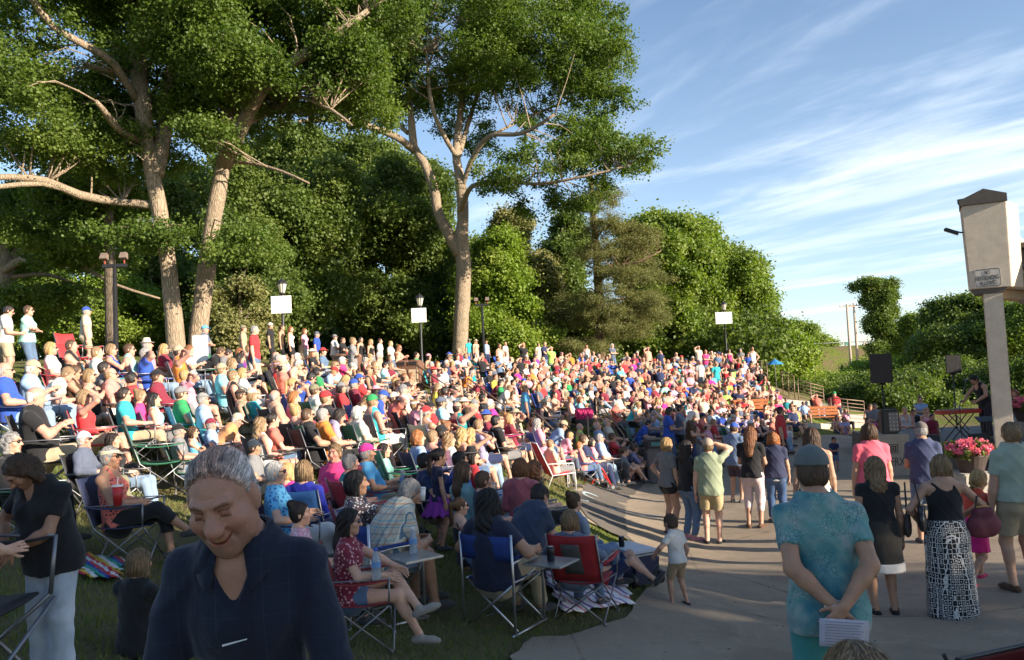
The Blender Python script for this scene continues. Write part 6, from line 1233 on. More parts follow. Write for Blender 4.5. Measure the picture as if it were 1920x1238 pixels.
def solve_d(px, py, h, hint, lo=3.5, hi=60):
    ds = np.arange(lo, hi, .1); r = ray(px, py); P = CP[None]+r[None]*ds[:, None]; e = P[:, 2]-ground(P[:, 0], P[:, 1])-h; z = np.nonzero(np.sign(e[1:]) != np.sign(e[:-1]))[0]
    if len(z) == 0: return ds[np.argmin(np.abs(e)+.02*np.abs(ds-hint))]
    q = ds[z[np.argmin(np.abs(ds[z]-hint))]]; return q if abs(q-hint) < .3*hint else hint
def person(px, py, d, az, pose, label, sex='m', top=('tee', 'white'), bot=('pants', 'denim'), hair=('short', 'brown'), hat=None, glasses=False, skin='fair', g=1., h=None, lod=1, group=None, chair=None, po=None, infl=.016, seed=0, shoes=(.06, .06, .06), name='person', s=None, zbase=None, verb=False, **k):
    'head top at pixel (px, py); d metres away (None: found so that the feet meet the ground)'
    b = get_body(pose, sex, g, lod, top[0] if top else None, bot[0] if bot else None, infl, seed, po=po, **k); J = b['J']; hc = J['hc']; ht = hc[2]+.112*J.get('hsc', 1.)*max(J['H'][2][2], .6); rz = -R_(az)
    sf = s if s else (h/1.72 if h else (1.0 if sex == 'm' else .94))
    if d is None or d < 0: d = solve_d(px, py, ht*sf, 12 if d is None else -d)
    P = at(px, py, d); off = rotz(hc, rz)
    for _ in range(3):
        x, y = P[0]-off[0]*sf, P[1]-off[1]*sf; g0 = gz(x, y) if zbase is None else zbase
        if not (s or (h and d is None)): sf = min(max((P[2]-g0)/ht, .5 if k.get('kid') or lod == 0 else .82), 1.35 if lod == 0 else 1.15) if h is None or True else sf
    if verb or sf > 1.16 or sf < .78:
        if name == 'person' and not k.get('kid'): print('SCALE', round(sf, 2), label)
    r = empty('person', (x, y, g0), rz, label, 'person', group, sf); col = CLR.get
    link('body', b['body'], M['skin'], r, color=SKIN[skin])
    if top and 'top' in b: link(TOPN[top[0]], b['top'], M[top[2] if len(top) > 2 else 'cloth'], r, color=CLR[top[1]] if isinstance(top[1], str) else top[1])
    if bot and 'bot' in b: link(BOTN[bot[0]], b['bot'], M[bot[2] if len(bot) > 2 else 'cloth'], r, color=CLR[bot[1]] if isinstance(bot[1], str) else bot[1])
    for q in b.get('shoes', []): link('shoe', q, M['cloth'], r, color=shoes)
    al = 0 if lod == 0 else 1
    if hair: add_acc(r, J, 'hair', hair[0], al, M['hair_swept' if hair[0] == 'sweep' else 'hair'], HAIR[hair[1]], 'hair')
    if hat: add_acc(r, J, 'hat', hat[0], al, M['cloth'], CLR[hat[1]] if isinstance(hat[1], str) else hat[1], {'cap': 'cap', 'visor': 'visor', 'sunhat': 'sun_hat', 'fedora': 'straw_hat'}[hat[0]])
    if glasses: add_acc(r, J, 'glasses', 'g', al, M['glossy'], (.012, .010, .010), 'sunglasses')
    PLACED.append((x, y))
    if chair:
        cl = chair[1] if len(chair) > 1 else None
        if chair[0] == 'camp': camp_chair((x, y, g0), rz, sf, CLR[cl] if isinstance(cl, str) else cl, chair[2])
        elif chair[0] == 'dir': director_chair((x, y, g0), rz, sf, cl, chair[2])
        elif chair[0] == 'beach': beach_chair((x, y, g0), rz, sf, CLR[cl], chair[2])
    return r, J, sf, rz, np.array([x, y, g0])
def wpt(R, local): return R[4]+rotz(np.asarray(local)*R[2], R[3])
def stage_az(px, d):
    P = at(px, 700, d); return math.degrees(math.atan2(13.-P[0], 23.-P[1]))
def collar(R, col, mat='cloth', open_=26, r0=.060, tip=.05, name='collar', dz=0):
    J = R[1]; B = np.stack([J['x2'], J['w2'], J['u2']], 1); o = J['nb']+.012*J['u2']+.012*J['w2']+dz*J['u2']; P = []
    for i in range(25):
        a = R_(open_+(360-2*open_)*i/24); e = max(0, (math.cos(a)-.45)/.55); x, y = math.sin(a), math.cos(a); row = []
        for rr, z in ((r0, .048-.028*(y > 0)*y), (r0+.014, .050-.03*(y > 0)*y), (r0+.030+.018*e, .0-.022*e-tip*.6*e), (r0+.036+.030*e, -.012-tip*e-.01)): row.append(o+B @ v3(x*rr*1.05, y*rr*.95, z))
        P.append(row)
    MB().sheet(P, .005).build(name, M[mat], R[0], smooth=True, color=CLR.get(col, col) if isinstance(col, str) else col)
# 1 man in the foreground
po = dict(pel=(0, 0, .95), lean=5, bend=7, side=2, hp=15, hy=-2, ht=5, twist=2, sw=.152, hl=(-.27, .10, .82), hr=(.30, .06, .82), el=(-.8, -.6, 0), er=(.8, -.6, 0))
H1 = person(415, 862, 1.97, 178, 'st', 'grey haired man in a dark navy plaid shirt, smiling down, closest to the camera', 'm', ('long', (.014, .020, .038), 'cloth_plaid_navy'), ('pants', 'khaki'), ('sweep', 'white'), g=.82, lod=0, po=po, smile=1, neck='v', infl=.016, skin='ruddy', hi=(.0105, .0034, .0045), verb=1)
collar(H1, (.014, .020, .038), 'cloth_plaid_navy', 22, .070, .06, dz=-.014)
J = H1[1]; q = J['ch']+.165*J['w2']-.02*J['x2']; MB().sheet([[q+v3(.03-.06*i/4, .006, -.007+.0035*i) + v3(0, 0, .0045*j*(1-.15*i)) for j in range(2)] for i in range(5)], .004).build('pen', mat_plain('pen_white', (.7, .7, .72), .3), H1[0])
# 2 woman in black tee at left
po = dict(pel=(0, 0, .95), lean=6, bend=10, hp=36, hy=18, hl=(.05, .27, 1.0), hr=(.24, .18, .98), el=(-1, -.2, -.2), er=(1, -.4, 0), dl=(.75, .25, -.55), dr=(-.3, .9, -.2))
W2 = person(38, 866, 3.75, 196, 'st', 'woman in a black T-shirt and pale jeans, head bowed, at the left edge', 'f', ('tee', 'black'), ('pants', (.42, .48, .56)), ('curly', 'brown'), g=1.18, lod=0, po=po, neck='v', infl=.022, skin='mid', curl=.25, hem=-.14, ins={'l': (.3, -.9, -.2)}, verb=1)
J = W2[1]; MB().tube([J['wrl']-J['hdl']*.02+.034*v3(math.cos(a), .3*math.sin(a), math.sin(a)) for a in np.linspace(0, 6.28, 15)], .005, 6).build('bracelet', mat_plain('silver', (.6, .6, .6), .2, .9), W2[0], smooth=True)
po = dict(hr=(.10, .46, 1.02), hl=(-.25, .05, .8), er=(.8, -.2, -.6), dr=(-.2, 1, .2))
person(-105, 850, 3.5, 75, 'st', 'person in a red T-shirt mostly beyond the left edge, only a fist showing', 'm', ('tee', 'red'), ('pants', 'navy'), ('short', 'grey'), lod=0, po=po, curl=.95)
camp_chair(at(-120, 1262, 3.4)*np.array([1, 1, 0])+np.array([0, 0, gz(*at(-120, 1262, 3.4)[:2])]), -R_(100), 1.1, CLR['black'], 'empty black folding chair in the bottom left corner', 'folding chairs in the foreground')
# 4 blonde child from behind
person(262, 1030, 4.5, 20, 'gnd', 'blonde child in a black top sitting low with back to the camera', 'f', ('long', 'black'), ('pants', 'black'), ('bob', 'sandy'), lod=0, verb=1)
CH = lambda c, t: ('camp', c, t)
L0 = dict(lod=0)
R6 = person(207, 838, 7.1, 86, 'legs', 'woman with visor and red print tank top, legs crossed, red cup on her chair', 'f', ('tank', 'coral', 'cloth_floral_dark'), ('capri', 'black'), ('short', 'grey'), ('visor', 'beige'), True, 'mid', 1.12, lod=0, chair=CH('navy', 'navy and blue folding chair holding a red paper cup'), fatarm=1.1, verb=1)
cup(wpt(R6, (.30, .02, .66)), 'red paper cup with white lid and straw on the blue armrest', (.45, .02, .02))
person(158, 811, 8.5, 84, 'arms', 'bearded man in a white cap and slate hoodie behind the woman with the red cup', 'm', ('long', 'slate'), ('pants', 'olive'), ('short', 'white'), ('cap', (.5, .53, .6)), True, 'red', 1.05, lod=0, chair=CH('black', 'black folding chair of the man in the white cap'))
R7 = person(212, 813, 8.9, 84, 'lap', 'dark haired woman in a black jacket and light jeans right of the white capped man', 'f', ('long', 'black'), ('pants', 'light denim'), ('bob', 'dark'), None, False, 'fair', 1.05, lod=0, chair=CH('black', 'black folding chair under the dark haired woman in light jeans'))
person(22, 811, 6.9, 84, 'lap', 'woman with thick grey hair and glasses in a dark top at the left edge', 'f', ('long', 'black'), ('pants', 'black'), ('curly', 'grey'), None, True, 'fair', 1.1, lod=0, chair=CH((.02, .08, .06), 'dark green folding chair of the grey haired woman at the left edge'))
b_ = at(300, 935, 11.2); camp_chair((b_[0], b_[1], gz(b_[0], b_[1])), -R_(62), 1.1, (.02, .13, .07), 'empty dark green folding chair on the lawn left of the smiling man', 'folding chairs in the foreground')
person(335, 797, 11.4, 70, 'arms', 'man in a black cap and grey T-shirt beside the empty green chair', 'm', ('tee', 'grey'), ('pants', 'denim'), ('short', 'grey'), ('cap', 'black'), False, 'red', 1.1, lod=0, chair=CH((.02, .12, .06), 'green and black folding chair of the black capped man in grey'))
person(362, 800, 11.9, 72, 'cross', 'woman with sunglasses in a bright blue dress right of the black capped man', 'f', ('tank', 'skyblue'), ('shorts', 'skyblue'), ('bob', 'brown'), None, True, 'fair', 1.1, lod=0)
person(396, 786, 12.2, 74, 'arms', 'man in a maroon cap and light blue shirt above the smiling man', 'm', ('polo', 'light blue'), ('shorts', 'navy'), ('short', 'grey'), ('cap', 'maroon'), False, 'red', 1.12, lod=0, chair=CH('navy', 'navy folding chair of the man in the maroon cap'))
person(445, 778, 12.4, 74, 'fwd', 'heavy man in a tan cap and orange T-shirt above the smiling man', 'm', ('tee', (.62, .28, .12)), ('shorts', 'black'), ('bald', 'white'), ('cap', 'beige'), True, 'red', 1.3, lod=0, chair=CH('navy', 'blue folding chair of the heavy man in orange'))
person(476, 827, 10.2, 78, 'lap', 'man in a dark navy cap just behind the smiling man, right of his head', 'm', ('tee', 'grey'), ('shorts', 'khaki'), ('short', 'dark'), ('cap', (.02, .03, .045)), False, 'mid', 1.05, lod=0, chair=CH('black', 'black folding chair of the man in the dark navy cap'))
# 11 cross-legged woman in red chair
po = dict(SITB); po.update(lean=-10, bend=10, hp=4, fr=(.10, .52, .085), kr=(.1, 1, .7), fl=(.20, .52, .36), kl=(-.15, 1, .9), tl=(.1, .9, .35), hl=(.02, .40, .66), hr=(.16, .22, .66), dl=(.3, .9, -.45), dr=(.0, 1, -.2), el=(-.8, .2, -.4))
R11 = person(655, 956, 5.8, 84, 'legs', 'woman with long dark hair and glasses in a rose floral top and shorts, legs crossed', 'f', ('tee', 'maroon', 'cloth_floral_rose'), ('hot', 'denim'), ('longwavy', 'dark'), None, False, 'fair', 1.06, lod=0, po=po, fatarm=1.1, shoes=(.30, .27, .23), chair=CH((.25, .02, .025), 'dark red folding chair under the cross-legged woman with long dark hair'), verb=1)
bottle(wpt(R11, (.31, .16, .66)), 'clear water bottle with blue cap on the dark red armrest of the cross-legged woman'); add_acc(R11[0], R11[1], 'glasses', 'g', 0, M['glossy'], (.10, .08, .08), 'glasses')
person(563, 943, 6.4, 78, 'lap', 'girl with a dark hair bun in a pale pink top behind the smiling man', 'f', ('tee', 'pink', 'cloth_floral_light'), ('pants', 'black'), ('bun', 'dark'), None, False, 'fair', .9, lod=0, chair=CH((.02, .06, .08), 'dark teal folding chair of the girl with the bun'))
person(517, 866, 7.7, 80, 'arms', 'woman with short white hair, sunglasses and blue floral shirt behind the smiling man', 'f', ('polo', 'skyblue', 'cloth_floral_blue'), ('capri', 'white'), ('short', 'white'), None, True, 'fair', 1.12, lod=0, chair=CH('navy', 'navy folding chair of the white haired woman in blue floral'))
person(570, 864, 8.2, 12, 'lap', 'person with blonde grey hair in deep blue, seen from behind over a blue chair back', 'f', ('long', (.03, .04, .36)), ('pants', 'navy'), ('bob', 'sandy'), None, False, 'fair', 1.05, lod=0, chair=('camp', (.02, .10, .28), 'blue folding chair back hiding the person with blonde grey hair'))
person(540, 880, 8.6, 30, 'lap', 'person in a magenta top tucked left of the blue chair back', 'f', ('long', 'magenta'), ('pants', 'black'), ('bob', 'blonde'), None, False, 'fair', .95)
person(627, 834, 9.5, 196, 'lap', 'woman with spiky blonde grey hair in a hot pink top facing the camera, looking down', 'f', ('tee', 'hot pink'), ('pants', 'black'), ('spiky', 'sandy'), None, False, 'red', 1.25, lod=0, chair=CH('maroon', 'maroon folding chair of the woman in hot pink facing the camera'))
person(657, 852, 9.1, 55, 'lap', 'grey haired person in a teal top right of the hot pink woman', 'm', ('tee', 'teal'), ('pants', 'grey'), ('short', 'grey'), None, False, 'red', 1.1, lod=0, chair=CH('maroon', 'dark red folding chair of the grey haired person in teal'))
R12 = person(688, 834, 9.9, 76, 'arms', 'woman in a magenta cap and sky blue T-shirt with a water bottle', 'f', ('tee', 'skyblue'), ('shorts', 'khaki'), ('short', 'grey'), ('cap', (.5, .03, .22)), False, 'mid', 1.2, lod=0, chair=CH('maroon', 'maroon folding chair of the woman in the magenta cap'))
bottle(wpt(R12, (.30, .26, .66)), 'clear water bottle standing by the woman in the magenta cap', (.7, .7, .7))
person(720, 832, 11., 80, 'lap', 'woman with a dark bob in a mint T-shirt beside the empty bright green chair', 'f', ('tee', 'mint'), ('pants', 'khaki'), ('bob', 'dark'), None, False, 'fair', 1., lod=0, chair=CH('black', 'black folding chair of the woman with a dark bob in mint'))
b_ = at(765, 925, 11.); camp_chair((b_[0], b_[1], gz(b_[0], b_[1])), -R_(70), 1.05, (.05, .30, .16), 'empty bright green folding chair beside the boy with curly red hair', 'folding chairs in the foreground')
po = dict(POSE['lap']); po.update(hr=(.16, .32, .93), er=(.9, 0, -.8), dr=(-.3, .8, .5))
R13 = person(668, 883, 7.4, 72, 'lap', 'woman with shoulder length black hair in a grey print top raising a white cup', 'f', ('tee', (.10, .07, .08), 'cloth_floral_light'), ('pants', 'grey'), ('bob', 'black'), None, False, 'mid', 1.2, lod=0, po=po, curl=.8, fatarm=1.15, chair=CH('maroon', 'maroon folding chair of the woman raising a white cup'), verb=1)
cup(wpt(R13, R13[1]['wrr']+v3(-.035, .10, .0)), 'white plastic cup in the hand of the black haired woman', (.7, .7, .7), False, .11, .038)
R14 = person(768, 902, 7.15, 52, 'fwd', 'man in a madras plaid shirt seen from behind on a blue canvas chair', 'm', ('tee', 'cream', 'cloth_plaid_madras'), ('shorts', (.2, .28, .4)), ('short', 'grey'), None, False, 'mid', 1.28, lod=0, infl=.024, hem=-.12, chair=('dir', (.012, .04, .19), 'blue canvas chair with aluminium frame under the madras shirt man'), verb=1)
bottle(wpt(R14, (.46, .05, .61)), 'clear water bottle on the small side table of the left blue canvas chair', (.7, .7, .72))
R15 = person(916, 917, 6.95, 32, 'arms', 'woman with thick black hair in a navy T-shirt on the right blue canvas chair', 'f', ('tee', (.02, .025, .05)), ('pants', 'khaki'), ('longwavy', 'black'), None, False, 'mid', 1.3, lod=0, fatarm=1.15, chair=('dir', (.012, .04, .19), 'blue canvas chair with side table under the woman with thick black hair'), verb=1)
can(wpt(R15, (.50, .02, .61)), 'small dark drink can on the side table right of the blue canvas chair', (.03, .03, .035))
GX = dict(lod=0)
for a in [
 (862, 934, 7.9, 66, 'lap', 'girl with a brown ponytail in a black tank top left of the thick black hair', 'f', ('tank', 'black'), ('hot', 'denim'), ('pony', 'brown'), None, True, 'fair', .95),
 (797, 850, 9.6, 72, 'arms', 'man with sunglasses in a navy T-shirt left of the girl in the tutu', 'm', ('tee', 'navy'), ('shorts', 'khaki'), ('short', 'dark'), None, True, 'mid', 1.05, 'black'),
 (862, 847, 9.9, 60, 'lap', 'boy with dark hair in a royal blue shirt right of the girl in the tutu', 'm', ('tee', 'royal blue'), ('shorts', 'navy'), ('short', 'dark'), None, False, 'mid', .95, 'royal blue'),
 (885, 841, 11.2, 74, 'lap', 'person in a black fedora and red scarf with light jeans', 'f', ('tee', 'red'), ('pants', 'light denim'), ('bob', 'dark'), ('fedora', 'black'), False, 'fair', 1., 'navy'),
 (868, 866, 8.7, 55, 'lap', 'woman with long straight brown hair in a washed mint denim top', 'f', ('long', (.16, .30, .32)), ('pants', 'denim'), ('long', 'brown'), None, False, 'fair', 1.),
 (906, 884, 8.5, 66, 'lap', 'man with short brown hair in a dark slate shirt left of the floral blouse', 'm', ('tee', (.03, .04, .07)), ('pants', 'black'), ('short', 'brown'), None, False, 'red', 1.08),
 (975, 860, 9.3, 12, 'lap', 'woman with straight auburn hair in a dusty pink floral blouse, back to the camera', 'f', ('long', (.38, .11, .13), 'cloth_floral_dark'), ('pants', 'dark brown'), ('bob', 'auburn'), None, False, 'fair', 1.05),
 (1003, 864, 9.9, 66, 'lap', 'woman with curly brown hair right of the floral blouse', 'f', ('tee', 'dark brown'), ('pants', 'black'), ('curly', 'auburn'), None, False, 'fair', 1.05, 'grey'),
 (1011, 911, 8.1, 40, 'fwd', 'broad man with dark hair and sunglasses in a slate blue shirt seen from behind', 'm', ('tee', (.035, .05, .085)), ('pants', 'navy'), ('short', 'dark'), None, True, 'red', 1.3),
 (1076, 924, 8.3, 52, 'lap', 'woman with sunglasses on her head in a pale slate top behind the red chair', 'f', ('tee', (.20, .25, .33)), ('pants', 'denim'), ('bun', 'brown'), None, False, 'fair', 1.05)]:
    person(*a[:14], lod=0, chair=CH(a[14], a[14]+' folding chair of the '+a[5].replace(' in a ', ' in ').split(' left of')[0].split(' right of')[0].split(' with light')[0]) if len(a) > 14 else None)
R16 = person(1068, 956, 7.45, 22, 'arms', 'woman with dark blonde hair and a grey sweater in the red chair, seen from behind', 'f', ('long', (.13, .16, .22)), ('pants', 'denim'), ('bob', 'sandy'), None, False, 'fair', 1., lod=0)
b_ = R16[4]; camp_chair(b_+np.array([.06, -.04, 0]), R16[3], R16[2]*1.08, (.36, .02, .025), 'red folding chair with a grey back panel at the front edge of the lawn', 'folding chairs in the foreground', patch=(.09, .085, .08), frame=M_ALU)
# tutu girl, toddler and other children
po = dict(pel=(0, 0, .93), hp=6, hl=(-.25, .05, .80), hr=(.25, .05, .80))
R17 = person(823, 842, 9.4, 66, 'st', 'small girl in a navy top and purple tutu standing between the seated people', 'f', ('cap', (.02, .02, .05)), ('hot', 'purple'), ('pony', 'dark'), None, False, 'mid', 1., lod=0, po=po, hsc=1.3, kid=1)
F = Fld((-.36, -.36, .5), (.36, .36, 1.0), .016); F.prim(cone((0, 0, .94), (0, 0, .60), .15, .31), .03); F.plane(v3(0, 0, .62), v3(0, 0, -1)); X, Y, Z = F.ax[0][:, None, None], F.ax[1][None, :, None], F.ax[2][None, None, :]; F.F = F.F+(.018*np.sin(13*np.arctan2(Y, X))*np.clip((.95-Z)*3, 0, 1)).astype(np.float32); V, Q = F.out(); link('tutu', mesh_np('tutu', V, Q, np.ones((len(V), 3))), M['cloth'], R17[0], color=(.20, .03, .24))
po = dict(pel=(0, 0, .93), lean=4, hp=14, hl=(-.36, .26, 1.02), hr=(.26, .02, .86), el=(-1, -.3, -.3), fl=(-.14, .06, .085), fr=(.14, -.08, .085))
person(1256, 966, 8.4, -38, 'st', 'toddler in a white T-shirt and khaki shorts walking towards the cooler', 'm', ('tee', 'white'), ('shorts', (.30, .22, .13)), ('short', 'brown'), None, False, 'tan', 1.05, lod=0, po=po, hsc=1.45, kid=1, infl=.026, shoes=(.02, .02, .025), fatarm=1.15)
person(1563, 820, 23.2, 192, 'stp', 'small boy in a navy T-shirt and jean shorts standing alone on the shaded floor', 'm', ('tee', 'navy'), ('shorts', 'denim'), ('short', 'dark'), None, False, 'mid', 1., lod=1, hsc=1.35, kid=1)
# boy on the blanket, blanket, cooler
def blanket(pts, label, base, mat):
    P = [hit(*q) for q in pts]; n = 14; G = []
    for i in range(n+1):
        row = []
        for j in range(n+1):
            a = P[0][:2]*(1-i/n)+P[1][:2]*(i/n); b = P[3][:2]*(1-i/n)+P[2][:2]*(i/n); q = a*(1-j/n)+b*(j/n); q = q+np.array([.03*math.sin(j*1.9), .03*math.sin(i*1.7)]); row.append((q[0], q[1], gz(q[0], q[1])+.052+.012*math.sin(i*1.3+j*.7)*math.cos(j*1.1)))
        G.append(row)
    o = MB().sheet(G, .008).build('blanket', mat, smooth=True); tag(o, label, 'blanket', 'picnic blankets'); return o
def mat_stripe(name, cols, sc, rot):
    m, nt, b = nmat(name); T = NT(nt); v = T.oco(); x = T.sep(v); s = T.math('ADD', T.math('MULTIPLY', x[0], math.cos(rot)*sc), T.math('MULTIPLY', x[1], math.sin(rot)*sc)); s = T.math('ADD', s, T.math('MULTIPLY', T.noise(5, 2, .5, v), .25)); f = T.math('FRACT', s); cr_ = T.N.new('ShaderNodeValToRGB'); cr_.color_ramp.interpolation = 'CONSTANT'; T.L.new(f, cr_.inputs[0])
    e = cr_.color_ramp.elements; e[0].color = (*cols[0], 1); e[1].position = 1/len(cols); e[1].color = (*cols[1], 1)
    for i, c in enumerate(cols[2:]): k = e.new((i+2)/len(cols)); k.color = (*c, 1)
    T.L.new(cr_.outputs[0], b.inputs['Base Color']); b.inputs['Roughness'].default_value = .9; T.bump(T.noise(12, 3, .6, v), .6, .03, b); return m
blanket(((1010, 1068), (1165, 1078), (1186, 1140), (1060, 1160)), 'crumpled white blanket with pink and purple stripes under the red chair', None, mat_stripe('blanket_white', [(.7, .68, .68), (.7, .68, .68), (.55, .15, .2), (.7, .68, .68), (.7, .68, .68), (.2, .12, .35), (.7, .68, .68)], 4.2, .6))
blanket(((160, 1052), (235, 1060), (228, 1096), (150, 1092)), 'bright striped blanket on the grass between the black shirt woman and the blonde child', None, mat_stripe('blanket_bright', [(.5, .04, .05), (.55, .4, .05), (.6, .6, .58), (.03, .3, .22), (.05, .08, .3), (.5, .04, .05), (.6, .6, .58)], 3.2, .9))
po = dict(pel=(0, 0, .15), lean=-66, bend=6, hp=25, hl=(-.25, -.15, .10), hr=(.12, .10, .26), fl=(-.12, .62, .09), fr=(.14, .70, .09), kl=(-.1, .2, 1), kr=(.1, .2, 1), tl=(-.2, .5, .8), tr=(.2, .5, .8))
q_ = hit(1140, 1108); b = person(1150, 1060, 7.9, 100, 'gnd', 'child in a red T-shirt lying on the striped blanket in front of the cooler', 'm', ('tee', 'red'), ('shorts', 'navy'), ('short', 'brown'), None, False, 'fair', 1., lod=0, po=po, s=.72, hsc=1.2, kid=1)
b[0].location = (q_[0], q_[1]+.05, gz(q_[0], q_[1])+.055)
cl_, topc = cooler(1186, 1092, 8.6, 62, (.36, .56, .38), (.02, .03, .075), (.52, .56, .62), 'navy wheeled cooler with a pale blue white lid behind the striped blanket')
can((topc[0]-.1, topc[1], topc[2]), 'silver drink can standing on the lid of the navy cooler')
_, tc2 = cooler(975, 890, 11.3, 75, (.26, .36, .26), (.03, .36, .38), (.6, .6, .58), 'small turquoise cooler on the grass beside the pink chairs', wheels=False)
# the standing row
for a in [
 (1250, 821, 14.3, 62, 'sth', 'blonde woman in grey T-shirt and black running shorts, leftmost of the standing row', 'f', ('tee', (.15, .15, .155)), ('hot', 'black'), ('bob', 'blonde'), None, False, 'tan', 1.02, dict(shoes=(.05, .04, .04))),
 (1287, 826, 14., 62, 'st', 'woman with long dark hair and sunglasses in black top and jeans, beside the saluting man', 'f', ('tee', 'black'), ('pants', 'denim'), ('long', 'dark'), None, True, 'tan', 1., dict(shoes=(.5, .2, .22))),
 (1327, 824, 13.7, 18, 'sts', 'man in a tan cap, sage T-shirt and khaki shorts shading his eyes with one hand', 'm', ('tee', (.25, .29, .19)), ('shorts', (.42, .33, .18)), ('short', 'sandy'), ('cap', (.35, .27, .2)), False, 'fair', 1.08, dict(shoes=(.02, .02, .02), infl=.026, hem=-.12)),
 (1376, 795, 17., 40, 'stp', 'man in a bright blue cap, slate blue T-shirt and dark shorts behind the standing row', 'm', ('tee', (.12, .17, .27)), ('shorts', (.05, .035, .05)), ('short', 'brown'), ('cap', (.03, .09, .42)), False, 'tan', 1.05, dict(infl=.024, hem=-.12)),
 (1406, 802, 14.5, 28, 'stp', 'woman with very long auburn hair in a black top and pale pink capri trousers', 'f', ('tee', 'black'), ('capri', (.62, .5, .5)), ('long', 'auburn'), None, False, 'tan', 1.02, dict(shoes='flat')),
 (1449, 811, 14.6, 16, 'st', 'woman with curly copper hair in a navy T-shirt and blue jeans', 'f', ('tee', (.03, .035, .075)), ('pants', (.04, .08, .17)), ('curly', 'red'), None, False, 'tan', 1.12, dict(infl=.02)),
 (1520, 803, 11.5, 8, 'st', 'woman with long dark hair and bare shoulders in a pale top, behind the teal woman', 'f', ('tank', 'cream'), ('shorts', 'navy'), ('long', 'brown'), None, False, 'tan', 1.08, {}),
 (1628, 794, 12., 4, 'st', 'woman with a grey brown bob in a bright coral pink T-shirt, back to the camera', 'f', ('tee', (.66, .12, .17)), ('pants', 'black'), ('bob', 'brown'), None, False, 'tan', 1.22, {}),
 (1726, 795, 12.2, 24, 'stp', 'man in a grey cap and navy blue T-shirt standing beside the light grey stage box', 'm', ('tee', (.05, .065, .13)), ('shorts', 'denim'), ('short', 'grey'), ('cap', (.13, .11, .10)), False, 'mid', 1.08, {})]:
    k = a[14]; sf = k.pop('shoes', (.06, .06, .06)); 
    R = person(*a[:14], lod=0, shoes_=0, **{**k, **({'po': None})}) if False else person(*a[:14], lod=0, shoes=sf if not isinstance(sf, str) else (.10, .05, .03), verb=1, **k)
    if 'copper' in a[5]: F = Fld((-.25, -.2, .76), (.25, .2, .93), .014); F.prim(cone((0, .0, .84), (0, 0, .90), .190, .175, v3(0, 1, 0), .74), .01); F.plane(v3(0, 0, .80), v3(0, 0, -1)); V, Q = F.out(); link('undershirt', mesh_np('undershirt', V, Q, np.ones((len(V), 3))), M['cloth'], R[0], color=CLR['white'])
# teal lady
po = dict(pel=(0, 0, .95), lean=3, bend=8, hp=2, sw=.170, hl=(-.015, -.19, .99), hr=(.02, -.225, 1.0), el=(-1, -.35, .0), er=(1, -.35, .0), dl=(.55, -.1, -.75), dr=(-.6, -.12, -.7))
R20 = person(1519, 845, 4.05, 6, 'st', 'woman in a grey cap and teal print T-shirt with hands clasped behind her back', 'f', ('tee', (.13, .30, .28), 'cloth_teal_print'), ('capri', (.05, .24, .23)), ('buzz', 'brown'), ('cap', (.12, .135, .135)), False, 'mid', 1.04, lod=0, po=po, infl=.024, curl=.7, hem=-.13, fatarm=1.12, ins={'l': (0, -1, .1), 'r': (0, 1, .1)}, verb=1)
J = R20[1]; c_ = J['wrl']; MB().tube([c_-J['hdl']*.015+.036*(v3(1, 0, 0)*math.cos(a)*.8+v3(0, 1, 0)*math.sin(a)+v3(.3, 0, .5)*math.cos(a)*.6) for a in np.linspace(0, 6.28, 17)], .006, 6).build('bracelet', mat_plain('white_beads', (.6, .58, .55), .4), R20[0], smooth=True)
pc = wpt(R20, J['wrr']+v3(-.13, -.05, -.11)); r_ = empty('programme_sheet', pc, R20[3], 'folded white printed sheet in the clasped hands of the teal woman', 'paper'); r_.rotation_euler[1] = R_(4)
MB().sheet([[(-.005+.215*i/4, .004*math.sin(i), -.075+.125*j/4+.02) for j in range(5)] for i in range(5)], .002).build('paper', mat_plain('paper_lilac', (.46, .45, .52), .7, nz=.03), r_, smooth=True)
g = MB()
for i in range(9): g.box((.103-.006*(i % 3), -.0055, .058-.0125*i), (.17-.012*(i % 3), .001, .0028))
t_ = g.build('print_lines', mat_plain('print_ink', (.22, .21, .28), .8), r_); t_['kind'] = 'stuff'
